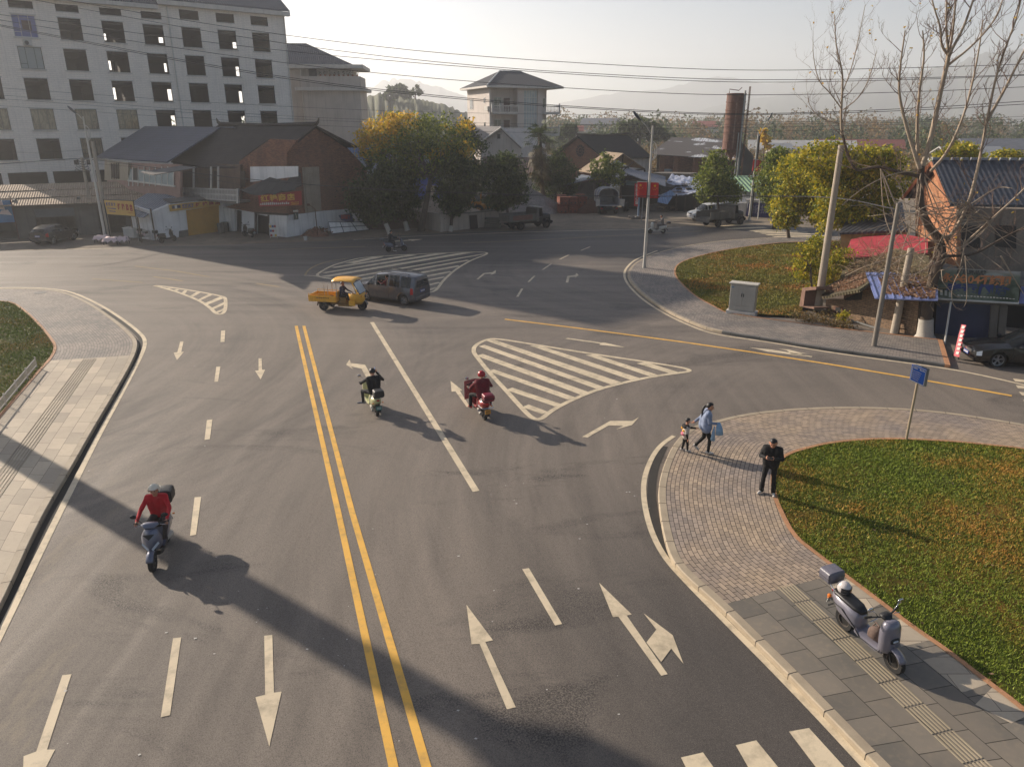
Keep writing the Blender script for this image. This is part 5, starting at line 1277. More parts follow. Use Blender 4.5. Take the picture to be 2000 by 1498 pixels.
b=MB();b.pxpoly(pB,[(1831.5,522.5),(1994,531.5),(1988.5,591.5),(1823,582)],.05);b.build("cloth",banner_mat(),SB)
ex=hit(1985,560,pB)-hit(1830,552,pB)
OR_T=mat("orange_lettering",hexc(206,146,100),.6,.12,6);NV_T=mat("navy_lettering",hexc(62,82,140),.6,.1,6);GY_T=mat("dark_grey_lettering",hexc(78,80,80),.6,.1,6)
for ch,u in(("永",1850),("兴",1872),("304",1896),("不",1924),("绣",1944),("钢",1963)):lettering("lettering",ch,OR_T,SB,hit(u,544+(u-1850)*.055,near(pB,.01)),ex,(0,0,1),.46 if ch!="304" else.5,1.0,.014,.015)
for ch,u in(("泰",1863),("运",1893),("门",1925),("窗",1957)):lettering("lettering",ch,NV_T,SB,hit(u,564+(u-1863)*.055,near(pB,.01)),ex,(0,0,1),.5,1.25,.02,.02)
for k,ch in enumerate("村民族品牌"):lettering("lettering",ch,GY_T,SB,hit(1874+k*11.5,531+k*.6,near(pB,.01)),ex,(0,0,1),.22,1.1,.006,.015)
dashes("small_print",W_TXT,SB,pB,1870,578,1984,585,2.2,18,.015)
b=MB()
for(u,v)in((1836,566),(1845,567),(1853,570)):b.pxpoly(near(pB,.01),[(u,v),(u+5,v+.3),(u+5,v+11),(u,v+10.5)],.01)
b.build("picture",mat("pale_window_picture",hexc(188,194,190),.6,.2,6),SB)
b=MB();q0,q1=hit(1830.5,523,near(pB,.06)),hit(1821.5,586,near(pB,.06));b.tube([q0,q1],.045,6);q2,q3=hit(1822,583.5,near(pB,.06)),hit(1990,593,near(pB,.06));b.tube([q2,q3],.05,6);b.build("frame",STEELW,SB)
b=MB();b.pxpoly(near(pS,.55),[(1995,560),(2040,562),(2040,596),(1990,593)],.05);tag(b.build("side_banner",mat("blue_violet_print",hexc(120,130,180),.6,.3,3)),"blue violet banner cut by the right edge next to the faded shop banner","banner")
pR=vplane(G(1612,611),G(1785,656.5));RU=thing("ruined_shed","crumbling brick shed under sagging mossy tiles and dead leaves","shed",G(1640,619))
WB_OLD=mat("pale_old_brick",hexc(168,140,112),.9,.25,.7,.3,8,.25,pattern=('brick',.3,.095,hexc(110,98,84),.014,.25),streak=.5)
b=MB();b.pxpoly(pR,[(1613,585),(1648,585),(1660,577),(1684,570),(1700,556),(1712,584),(1795,586),(1788,657),(1741,645.5),(1698,634),(1650,621),(1612,611)],.3,0)
b.pxpoly(near(pR,.04),[(1628,598),(1646,600),(1645,616),(1627,611)],.05,1);b.build("wall",[WB_OLD,W_BRICK],RU)
b=MB();b.pxpoly(near(pR,.05),[(1632,599.5),(1642,601),(1641,613),(1631,610)],.03);b.pxpoly(near(pR,.03),[(1650,583),(1664,577),(1684,570),(1682,586),(1650,587)],.05);b.build("opening",BLACKM,RU)
OLD=mat("mossy_old_tiles",hexc(122,106,86),.95,.3,.9,.4,9,.4,col2=hexc(108,108,62),pattern=('tile',.22,.2,.6))
a0,a1,a2=PY(1605,580,38.6),PY(1690,562,35.6),PY(1652,540,42.0);rq=plane3(a0,a1,a2)
b=MB();b.pxpoly(rq,[(1604.5,580),(1640,573),(1678,566),(1697,553),(1692,533),(1660,536),(1640,545),(1607,562)],.14);b.build("roof",OLD,RU)
litter("fallen_leaves",rq,[(1612,574),(1640,570),(1676,563),(1694,550),(1690,534),(1655,540),(1618,562)],1700,.07,LEAF_DRY,6)
m0,m1,m2=PY(1650,540,41.5),PY(1755,531,38.5),PY(1745,486,47.0);rm_=plane3(m0,m1,m2)
MH=thing("mossy_roof_house","low house whose broad roof is buried in dry twigs and moss","house",(m0.x,m0.y,0))
b=MB();b.pxpoly(rm_,[(1641,541),(1692,533),(1760,531),(1812,534),(1815,500),(1745,484),(1677,496),(1650,512)],.2);b.build("roof",mat("twiggy_moss_roof",hexc(120,104,72),.95,.3,1.5,.5,7,.6,col2=hexc(96,96,52)),MH)
b=MB();b.pxpoly(vp2(1645,42.5,1815,40),[(1648,541),(1812,533),(1812,600),(1648,615)],4);b.build("wall",W_BRICKD,MH)
def twigs(name,pl,px,n,L,m,seed):
 rg=random.Random(seed);b=MB();us=[p[0]for p in px];vs=[p[1]for p in px];nn=pl[1]if pl[1].z>0 else-pl[1]
 for _ in range(n):
  p=hit(rg.uniform(min(us),max(us)),rg.uniform(min(vs),max(vs)),pl)+nn*rg.uniform(.02,.35);pts=[p];d=Vector((rg.gauss(0,1),rg.gauss(0,.6),rg.gauss(.15,.35))).normalized()
  for k in range(4):d=(d+Vector((rg.gauss(0,.35),rg.gauss(0,.35),rg.gauss(-.05,.3)))).normalized();pts.append(pts[-1]+d*L*rg.uniform(.15,.35))
  b.tube(pts,[.016,.013,.01,.008,.005],4,caps=False)
 return tag(b.build(name,m,uv=False),kind="stuff")
TWIG=mat("dry_twigs",hexc(164,144,112),.9,.25,2,.2,20,.1)
litter("fallen_leaves",rm_,[(1650,538),(1755,530),(1765,505),(1740,490),(1680,499),(1655,514)],1500,.07,LEAF_DRY,8)
twigs("dry_twigs",rm_,[(1645,495),(1765,540)],230,1.6,TWIG,4);twigs("dry_twigs",rp,[(1740,520),(1835,570)],90,1.8,TWIG,5)
t0,t1,t2=PY(1648,503,46.5),PY(1812,493,44.5),PY(1740,456,52);tp_=plane3(t0,t1,t2)
RT=thing("red_roof_shed","shed with a bright pinkish red sheet roof behind the mossy roof","shed",(t0.x,t0.y,0))
b=MB();b.pxpoly(tp_,[(1647,504),(1812,494),(1812,466),(1742,454),(1690,462),(1662,468)],.08);b.build("roof",mat("red_sheet",hexc(186,66,80),.7,.35,1.5,.25,10,.15),RT)
b=MB();b.pxpoly(vp2(1650,47,1812,45.2),[(1650,505),(1810,495),(1810,560),(1650,580)],4);b.build("wall",W_BRICKD,RT)
c0,c1,c2=PY(1640,455,53),PY(1770,450,51),PY(1680,400,58);cp_=plane3(c0,c1,c2)
CT=thing("tiled_cottage","cottage with dark wavy tiles glimpsed through the yellow green leaves","house",(c0.x,c0.y,0))
RT_=mat("blue_black_wavy_tile",hexc(84,87,96),.42,.16,1,.2,14,.1,pattern=('tile',.32,.36,.6))
b=MB();b.pxpoly(cp_,[(1640,455),(1772,450),(1762,395),(1668,400)],.15);b.build("roof",RT_,CT)
b=MB();b.pxpoly(vp2(1642,53.5,1770,51.5),[(1642,456),(1770,451),(1770,530),(1642,530)],4);b.build("wall",mat("ochre_wall",hexc(196,160,112),.85,.15,1,.2,10,.2,streak=.4),CT)
pg=vp2(1779,53.5,1873,46.0);gn=pg[1]if pg[1].x<0 else-pg[1]
BHR=thing("tile_roof_house","house with rows of blue black wavy tiles and a sunlit orange brick gable","house",gpt(1873,480,46))
ap=hit(1836,318,pg);gl_,gr_=hit(1779,388,pg),hit(1873,404,pg)
RB_=mat("orange_brick",hexc(198,146,106),.9,.2,.8,.3,9,.2,pattern=('brick',.26,.075,hexc(150,112,84),.012,.25),streak=.3)
b=MB();b.pxpoly(pg,[(1788,384),(1836,326),(1868,402),(1868,520),(1788,500)],.25,0)
fd=Vector((-gn.x,-gn.y,0));pfr=(gr_+gn*-.3,Vector((gn.y,-gn.x,0)))
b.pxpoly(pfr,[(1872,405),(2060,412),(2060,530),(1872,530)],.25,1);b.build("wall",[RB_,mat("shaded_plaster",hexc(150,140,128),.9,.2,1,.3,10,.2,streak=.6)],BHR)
L=14.0;o_=gn*.5
b=MB();b.ext([gr_+o_,ap+o_,ap+fd*L,gr_+fd*L],(0,0,.16));b.ext([ap+o_,gl_+o_,gl_+fd*L,ap+fd*L],(0,0,.16));b.build("roof",RT_,BHR)
b=MB();n_=24
for k in range(n_):b.box(ap+fd*(L*k/n_-.3)+Vector((0,0,.24)),(L/n_*.72,.2,.16),math.atan2(fd.y,fd.x))
b.build("ridge",mat("pale_ridge_tile",hexc(150,152,158),.6),BHR)
b=MB();b.tube([ap+o_*1.1,gl_+o_*1.1],.13,4);b.tube([ap+o_*1.1,gr_+o_*1.1],.1,4);b.build("barge_board",mat("orange_timber",hexc(176,118,80),.8),BHR)
for(u,w)in((1880,34),(1945,40)):b=MB();b.pxpoly(near(pfr,.05),[(u,440),(u+w,442),(u+w,486),(u,482)],.05);b.build("window",BLACKM,BHR)
b=MB();b.pxpoly(vp2(1558,42,1592,40),[(1567,562),(1594,560),(1594,566),(1573,568),(1569,598),(1590,600),(1590,604),(1561,598)],.9);ov=b.build("brick_kennel",mat("salmon_brick",hexc(142,112,96),.9,.2,1,.2,10,.2));tag(ov,"small open brick box at the edge of the lawn beside the thick pole","kennel")
b=MB();b.tube([hit(1658,624,near(pR,.5)),hit(1710,641,near(pR,.6))],.05,7);tag(b.build("loose_pipe",STEEL),"grey pipe lying slanted at the foot of the brick shed","pipe")
LD=thing("ladder","pale wooden stepladder standing between the concrete post and the big trunk","ladder",G(1768,652))
a,c=G(1755,650.5),G(1781,654.5);tz=ZAT(G(1768,652),601)
for(p,q)in((a,hit(1763,601,near(pS,.35))),(c,hit(1781,602,near(pS,.35)))):
 b=MB();b.tube([p,q],.035,5);b.build("rail",W_WOOD,LD)
for f in(.18,.38,.58,.78,.95):
 b=MB();p,q=a.lerp(hit(1763,601,near(pS,.35)),f),c.lerp(hit(1781,602,near(pS,.35)),f);b.tube([p,q],.03,5);b.build("rung",W_WOOD,LD)
b=MB();p,q=a.lerp(hit(1763,601,near(pS,.35)),.38),c.lerp(hit(1781,602,near(pS,.35)),.58);b.tube([p,q],.025,5);b.build("brace",W_WOOD,LD)
b=MB();p=G(1845,672);q=hit(1857,590,near(pS,.8));b.tube([p,q],.045,7);tag(b.build("leaning_pole",STEELW),"thin pale pole leaning before the dark blue shutter","pole")
RS2=thing("leaning_signboard","narrow pinkish red upright board with white characters leaning beside the black sedan","sign",G(1867,700))
p0,p1,p2,p3=G(1862,700),G(1872,703),hit(1887,635.5,vplane(G(1862,697)+Vector((.15,.5,0)),G(1872,700)+Vector((.15,.5,0)))),hit(1877,634,vplane(G(1862,697)+Vector((.15,.5,0)),G(1872,700)+Vector((.15,.5,0))))
b=MB();b.ext([p0+Vector((0,0,.12)),p1+Vector((0,0,.12)),p2,p3],Vector((.02,.05,0)));b.build("board",mat("pink_red_board",hexc(214,74,92),.5,.12,2),RS2)
for k in range(7):
 f=.12+k*.125;q=p0.lerp(p3,f).lerp(p1.lerp(p2,f),.5);b=MB();w=(p1-p0).normalized();up=(p3-p0).normalized()
 b.ext([q+w*x+up*y-Vector((.01,.02,0))+Vector((0,0,.1))for x,y in((-.07,-.06),(.06,-.05),(.07,.07),(-.05,.06))],Vector((-.004,-.01,0)));b.build("character",W_TXT,RS2)
b=MB();b.tube([p0+Vector((0,.02,0)),p3],.02,5);b.tube([p0,p0+Vector((.3,.6,.02))],.02,5);b.tube([p1,p1+Vector((.3,.6,.02))],.02,5);b.build("frame",BLACKM,RS2)
# ---------------------------------------------------------------- lamps, poles, flags, cabinet, signs
def street_lamp(name,label,base,vtop,ua,va,uh,vh,ring,lean=(0,0)):
 t=thing(name,label,"street lamp",base,0,"street lamps with flags or wires")
 H_=ZAT(base,vtop);top=base+Vector((lean[0],lean[1],H_))
 m=mat("lamp_pole_white",hexc(206,202,194),.45,.08,2,.15,14,.05,streak=.35)
 b=MB();b.tube([base,base+Vector((0,0,.3)),top],[.14,.12,.06],12);b.build("pole",m,t,smooth=40)
 b=MB();b.box(base+Vector((0,0,.02)),(.44,.44,.05));b.build("base_plate",STEEL,t)
 a=PY(ua,va,base.y);h=PY(uh,vh,base.y-.4)
 b=MB();b.tube([a,a.lerp(h,.5)+Vector((0,0,.12)),h],[.04,.035,.03],7);b.build("arm",m,t)
 d=(h-a).normalized();b=MB();b.sph(h+d*.4,(.46,.16,.08),14,8,rot=Matrix((d,Vector((0,0,1)).cross(d).normalized(),d.cross(Vector((0,0,1)).cross(d)).normalized())).transposed());b.build("lamp_head",mat("lamp_head_grey",hexc(92,98,112),.35,.1,4),t,smooth=True)
 s=-1 if uh>ua else 1
 for(r,z0)in ring:
  b=MB();pts=[top+Vector((s*r*math.sin(q)*.62,0,z0+r*math.cos(q)))for q in[math.pi*k/12 for k in range(13)]];b.tube(pts,.028,6);b.build("ornament_ring",m,t)
 return t
Lb=G(1258,527);street_lamp("street_lamp","tall white lamp post with two red flags on the far corner kerb",Lb,246,1271,262,1251,236,((.62,-1.6),(.42,-1.75)),(.0,0))
L2=G(1463,431);street_lamp("street_lamp","white lamp post with small red flags before the painted blue wall",L2,258,1483,266,1500,236,((.55,-1.4),),(0,0))
L3=G(207,472.5);street_lamp("street_lamp","white lamp post leaning past the grey block near the yellow board",L3,228,159,232,148,222,((.6,-1.3),(.4,-1.4)),(0,0))
def pole(name,label,cat,base,vtop,r0,r1,m,dx=0,dy=0,group=None):
 b=MB();H_=ZAT(base,vtop);b.tube([base,base+Vector((dx,dy,H_))],[r0,r1],12);o=b.build(name,m,smooth=40);return tag(o,label,cat,group)
PC=mat("pole_concrete",hexc(186,174,158),.8,.12,1.2,.2,14,.15,streak=.45)
pole("utility_pole","thick plain concrete pole just behind the white lamp post","pole",G(214,462),277,.19,.14,PC)
UP=pole("utility_pole","concrete utility pole with a tangle of wires near its top by the parked hatchback","pole",G(187,456),308,.17,.13,PC)
pole("utility_pole","tall concrete pole rising from the lawn edge beside the ruined shed","pole",G(1597,606),284,.22,.14,PC)
pole("utility_pole","slim grey metal pole on the brick paving before the shop","pole",G(1706,681),397,.12,.085,mat("grey_pole",hexc(150,142,132),.5,.12,1.5,.12,20,.05,metal=.2))
pole("utility_pole","short concrete post poking up through the blue sheet roof","pole",G(1746,651),487,.19,.15,PC,.25,.3)
WD=mat("tarred_pole",hexc(70,52,42),.85,.25,2,.2,16,.15);pole("utility_pole","dark tarred wooden pole close behind the small flag lamp","pole",G(1466,424),264,.16,.12,WD)
pole("marker_pole","thin red and white pole before the painted wall","pole",G(1480,428),381,.06,.06,W_TRIM)
b=MB();p=G(187,456);zt=ZAT(p,312)
for k in range(5):b.tube([p+Vector((math.cos(a)*(.3+.1*k)-.1,math.sin(a)*.3,zt-.1-.22*k+.12*math.sin(2*a)))for a in[6.28*j/14 for j in range(15)]],.022,5)
for s in(-.55,.6):b.box(p+Vector((s,0,zt-.25)),(.28,.25,.4))
tag(b.build("cable_coil",BLACKM),"tangle of black cable loops and boxes on the pole by the hatchback","cable")
F_RED=mat("flag_red",hexc(206,36,42),.65,.06,2);F_YEL=mat("flag_yellow",hexc(240,200,50),.6,.03)
def flag(label,px,Y,starside=1):
 a,c,e,f=[PY(u,v,Y)for u,v in px];t=thing("flag",label,"flag",(a.x,a.y,a.z-1.4),0,"red flags on the lamp posts")
 rows=[]
 for j in range(9):
  rows.append([a.lerp(c,i/12).lerp(f.lerp(e,i/12),j/8)+Vector((0,.05*math.sin(i*1.1+j*.25),0))for i in range(13)])
 b=MB();b.grid(rows[::-1]);o=b.build("cloth",F_RED,t,smooth=True);md=o.modifiers.new("t",'SOLIDIFY');md.thickness=.012
 ex,ey=(c-a),(f-a)
 def star(cx,cy,r,rot=0):
  o_=a+ex*cx+ey*cy+Vector((0,-.075,0));pts=[o_+Vector((math.sin(rot+k*math.pi/5)*(r if k%2==0 else r*.4),0,math.cos(rot+k*math.pi/5)*(r if k%2==0 else r*.4)))for k in range(10)]
  b=MB();b.ext(pts,Vector((0,.01,0)));b.build("star",F_YEL,t)
 cx=.3 if starside>0 else.62;w=ex.length
 star(cx,.2,.16*w)
 for k,(dx,dy)in enumerate(((-.2,.16),(-.08,.24),(.08,.24),(.2,.16))):star(cx+dx,.2+dy,.05*w,.4*k)
 b=MB();b.tube([a+Vector((-.02,0,.02)),c+Vector((.02,0,.02))],.03,6);b.build("rod",W_TRIM,t)
flag("large red flag on the left side of the tall corner lamp",[(1245.5,356),(1264,356.5),(1262.5,386.5),(1244.5,385.5)],Lb.y+.05,1)
flag("large red flag on the right side of the tall corner lamp",[(1267,356.5),(1287,357.5),(1286,388),(1264.5,387)],Lb.y+.02,-1)
flag("small red flag left of the lamp by the painted wall",[(1471.5,312),(1478,312.5),(1477,335),(1469,334)],L2.y+.02,1)
flag("small red flag right of the lamp by the painted wall",[(1479.5,312.5),(1487.5,313.5),(1485.5,336),(1478,335)],L2.y+.05,-1)
vb=G(1246,427);VB=thing("vertical_banner","narrow red vertical banner with white characters beside the corner lamp flags","banner",vb)
b=MB();a,c,e,f=[PY(u,v,vb.y)for u,v in((1240,359),(1250,360),(1249,404.5),(1238.5,402.5))];b.ext([a,c,e,f],(0,.04,0));b.build("cloth",F_RED,VB)
for k,ch in enumerate("请把爱心留"):lettering("lettering",ch,W_TXT,VB,PY(1244.6-k*.25,364.5+k*8,vb.y-.02),(1,0,0),(0,0,1),.42,.9,.008,.015)
b=MB();b.tube([vb,vb+Vector((0,.06,ZAT(vb,358)))],.1,8);b.build("post",mat("pale_blue_post",hexc(150,166,186),.5),VB)
b=MB()
for k in range(9):b.sph(vb+Vector((rnd.uniform(-.9,.9),rnd.uniform(-.6,.5),.12)),(rnd.uniform(.18,.34),.2,.2),7,5)
rb_=b.build("rock_base",W_CONC,VB)
pole("sign_post","thin grey post right beside the vertical red banner","post",G(1253,433),385,.05,.045,STEEL)
p0,p1=G(1421,611,.13),G(1473,617,.13);p0.z=p1.z=.13
CB=thing("utility_cabinet","pale grey metal double door cabinet on a white plinth at the lawn edge","cabinet",p0,math.atan2(p1.y-p0.y,p1.x-p0.x));M_=wmat(CB);w=(p1-p0).length
CW_=mat("cabinet_grey",hexc(176,172,164),.5,.05,1.5,.06,20,.04,streak=.12)
b=MB();b.M=M_;b.bx(-.08,w+.06,-.1,.62,-.12,.16);b.build("plinth",mat("white_plinth",hexc(206,202,196),.7),CB)
b=MB();b.M=M_;b.bx(.02,w-.04,0,.5,.161,1.6);b.build("body",CW_,CB,bevel=.012)
for k in(0,1):
 b=MB();b.M=M_;x=.05+k*(w-.1)/2;b.bx(x,x+(w-.1)/2-.015,-.02,-.001,.46,1.54);d_=b.build("door",CW_,CB,bevel=.006)
 b=MB();b.M=M_;xx=w/2-.07+k*.1;b.bx(xx,xx+.035,-.05,-.021,.95,1.12);b.build("handle",BLACKM,d_)
 b=MB();b.M=M_;b.bx(x,x+(w-.1)/2-.015,-.015,-.001,.2,.44);b.build("vent_panel",CW_,CB,bevel=.006)
b=MB();b.M=M_;b.bx(-.06,w+.04,-.07,.57,1.601,1.67);b.build("lid",mat("cabinet_lid",hexc(206,200,188),.5,.05),CB,bevel=.015)
b=MB();b.M=M_;b.bx(.09,.22,-.03,-.021,1.4,1.46);b.build("label_plate",mat("blue_label",hexc(120,150,176),.5),CB)
sp0=G(1770,858,.13);RSN=thing("information_sign","blue information sign with white lettering on a thin pole at the lawn edge","sign",sp0)
top=sp0+Vector((.05,.1,2.5));zt=ZAT(sp0,712)
b=MB();b.tube([sp0,sp0+Vector((0,0,2.35))],.04,10);b.build("pole",mat("buff_pole",hexc(176,160,136),.55,.08),RSN)
pl=vplane(G(1777,858,.13),G(1777,858,.13)+Vector((.8,-.6,0)))
q0=PY(1778,752,sp0.y-.05);pl=vplane(Vector((q0.x,q0.y,0)),Vector((q0.x+.8,q0.y-.55,0)))
SGN=[(1782,711),(1810.5,722),(1803.5,755),(1776.5,742)]
b=MB();b.pxpoly(near(pl,.14),SGN,.03,0);pn=b.build("panel",mat("sign_blue",hexc(44,112,206),.35,.04),RSN,bevel=.006)
b=MB();pp=near(pl,.145)
b.pxpoly(pp,[(1783,713),(1809.6,723.2),(1809.3,724.4),(1782.8,714.2)],.004);b.pxpoly(pp,[(1777.6,740.8),(1803.2,752.8),(1802.9,754),(1777.3,742)],.004);b.pxpoly(pp,[(1783,713),(1784,713.4),(1778.5,741.5),(1777.6,741)],.004);b.pxpoly(pp,[(1808.6,723),(1809.6,723.4),(1803.8,753.2),(1802.8,752.8)],.004);b.build("border",W_TXT,pn)
def sdash(u0,v0,u1,v1,h,n):dashes("lettering",W_TXT,pn,pl,u0,v0,u1,v1,h,n,.147,.3)
sdash(1784.5,719,1793,722.2,3.2,4);sdash(1797,724,1807,728,3.2,4)
for k in range(5):sdash(1782.3-k*.9,723.5+k*3.4,1800-k*1.6,731+k*3.5,1.3,11-k)
b=MB();b.pxpoly(near(pl,.0),[(1789,711),(1816,721),(1809,756),(1783,745)],.02);b.build("back_panel",STEEL,RSN)
b=MB();b.pxpoly(near(pl,.1),[(1788,713),(1800,717.5),(1799,722),(1787,717.5)],.1);b.build("bracket",STEEL,RSN)
f0,f1=G(-40,855,.13),G(72,718,.13);FN=thing("railing","low white picket railing along the left lawn","railing",f0)
d=(f1-f0);n=int(d.length/.11);m=mat("white_railing",hexc(214,206,196),.5,.06)
for z in(.1,.38):
 b=MB();b.tube([f0+Vector((0,0,z)),f1+Vector((0,0,z))],.022,6);b.build("rail",m,FN)
b=MB()
for k in range(n+1):p=f0+d*k/n;b.tube([p+Vector((0,0,.05)),p+Vector((0,0,.41))],.011,5)
b.build("pickets",m,FN)
for k in range(6):
 b=MB();p=f0+d*k/5;b.tube([p,p+Vector((0,0,.46))],.028,6);b.build("post",m,FN)
def wire(label,px,Y,r=.016,name="power_line",group="power lines across the sky"):
 if not hasattr(Y,'__len__'):Y=[Y]*len(px)
 pts=[PY(u,v,y)for(u,v),y in zip(px,Y)];sm=smooth_line(pts,2)
 b=MB();b.tube(sm,r,5,caps=False);tag(b.build(name,mat("wire_black",hexc(36,35,36),.6,.05),uv=False),label,"wire",group)
wl=lambda s:s+" black power lines crossing the whole view"
wire("topmost of the bundle of"+wl(""),[(40,-16),(125,0),(400,47.5),(650,82),(900,109),(1300,134),(1500,139),(1800,133),(2050,124)],60,.022)
wire("second from the top of the bundle of"+wl(""),[(0,-13),(62,0),(500,80),(900,129),(1300,153),(1500,157.5),(1800,153),(2050,145)],60,.022)
wire("third from the top of the bundle of"+wl(""),[(-40,22),(0,30),(500,96),(900,131.5),(1300,157.5),(1500,162.5),(1800,156),(2050,146)],60.4,.022)
wire("middle one of the bundle of"+wl(""),[(-40,33),(0,40),(500,119),(900,160),(1300,184),(1500,187),(1800,180),(2050,168)],60,.022)
wire("upper of the close twin"+wl(""),[(-40,42),(0,49),(500,146),(900,194),(1300,220),(1500,224),(1800,212),(2050,195)],60,.024)
wire("lower of the close twin"+wl(""),[(-40,44),(0,51.5),(500,149.5),(900,197),(1300,222.5),(1500,226),(1800,216),(2050,201)],60.5,.024)
wire("upper of the thin lines over the old roofs and far fields",[(-40,170),(0,172),(500,207.5),(900,222),(1300,226),(1500,240),(1800,236),(2050,226)],76,.014)
wire("second of the thin lines over the old roofs and far fields",[(-40,184),(0,186),(500,226),(900,241),(1300,246.5),(1500,243),(1800,239),(2050,232)],76,.014)
wire("third of the thin lines over the old roofs and far fields",[(-40,191),(0,193),(500,231),(900,246),(1300,253),(1500,249),(1800,243),(2050,238)],76,.014)
wire("lowest of the thin lines over the old roofs and far fields",[(-40,205),(0,207),(500,240),(900,258),(1300,263),(1500,257),(1800,250),(2050,244)],76,.014)
wire("thick sagging cable from the cable tangle to the slim poles at right",[(-60,325),(0,321),(146,310),(187,312),(400,342),(575,359),(725,370),(900,377),(1050,382.5),(1300,384),(1500,383.5),(1640,385),(1752,410)],[62,63,71,71,62,60,58,56,54,50,46,42,33.5],.03,"cable")
wire("thin service cable sagging low in front of the glazed balcony",[(187,320),(300,330),(420,352),(470,362)],[71,70,68.5,67.2],.014,"cable")
wire("thin cable running left from the tangle over the garage roof",[(-60,292),(60,300),(187,292)],[74,73,71],.012,"cable")
# ---------------------------------------------------------------- vehicles
def loft(b,secs,n=18,ex=2.6,m=0):
 """rings in local yz planes: (x, zc, half_w, half_h[, yc])"""
 rows=[]
 for s in secs:
  x,zc,hw,hh=s[:4];yc=s[4]if len(s)>4 else 0
  row=[]
  for k in range(n):
   a=2*math.pi*k/n;c,q=math.cos(a),math.sin(a)
   row.append(Vector((x,yc+hw*math.copysign(abs(c)**(2/ex),c),zc+hh*math.copysign(abs(q)**(2/ex),q))))
  rows.append(row)
 b.grid(rows,m,close=True);o=len(b.v)
 b.f.append(tuple(range(o-n,o)));b.m.append(m);k=o-n*len(rows);b.f.append(tuple(range(k+n-1,k-1,-1)));b.m.append(m)
def wheel(parent,x,y,r,w,rim_r,spokes=5,rimmat=None,name="wheel",steel=False):
 M0=wmat(parent);b=MB();b.M=M0;c=Vector((x,y,r))
 b.lathe([(rim_r,-w*.42),(r*.93,-w*.5),(r,-w*.34),(r,w*.34),(r*.93,w*.5),(rim_r,w*.42),(rim_r,-w*.42)],26,c,'Y')
 t=b.build(name,TYRE,parent,smooth=40)
 b=MB();b.M=M0;s=1 if y>=0 else-1
 b.lathe([(rim_r*.93,-w*.4),(rim_r,-w*.42),(rim_r,w*.42),(rim_r*.93,w*.4),(rim_r*.9,-w*.1),(rim_r*.9,-w*.4)],24,c,'Y')
 b.lathe([(0,w*.26*s),(.3*rim_r,w*.24*s),(.3*rim_r,-w*.1*s),(0,-w*.1*s)],14,c,'Y')
 for k in range(spokes):
  a=2*math.pi*k/spokes+.3
  for da in(-.16,.16):
   p=c+Vector((math.cos(a)*rim_r*.2,w*.22*s,math.sin(a)*rim_r*.2));q=c+Vector((math.cos(a+da)*rim_r*.93,w*.3*s,math.sin(a+da)*rim_r*.93));b.tube([p,q],rim_r*.075,5)
 b.build("rim",rimmat or RIM,t,smooth=40)
 b=MB();b.M=M0;b.lathe([(0,-w*.12*s),(rim_r*.92,-w*.12*s),(rim_r*.92,-w*.14*s),(0,-w*.14*s)],20,c,'Y');b.build("brake_disc",BLACKM,t)
 return t
RIM=mat("alloy_rim",hexc(176,176,178),.3,.06,6,.1,30,.02,metal=.7)
RIMD=mat("dusty_rim",hexc(120,112,104),.6,.15,6,.2,30,.05,metal=.3)
LAMP=mat("headlamp_glass",hexc(206,212,220),.12,.1,12,.1,40,.02)
TAIL=mat("tail_lamp_red",hexc(190,26,34),.2,.1,8,.1,40,.02)
CHROME=mat("chrome",hexc(210,210,212),.15,.05,5,.05,30,.01,metal=.95)
BPLAST=mat("black_plastic",hexc(38,38,40),.55,.12,5,.1,40,.08)
def car_glass():
 t=NT("car_glass");tr=t.n.new("ShaderNodeBsdfTransparent");tr.inputs[0].default_value=(.42,.46,.48,1);ms=t.n.new("ShaderNodeMixShader");ms.inputs[0].default_value=.42
 m=t.fin((.02,.024,.028),.04,None,0,.9);t.l.new(t.p.outputs[0],ms.inputs[2]);t.l.new(tr.outputs[0],ms.inputs[1]);t.l.new(ms.outputs[0],t.out.inputs[0]);return m
CGLASS=car_glass()
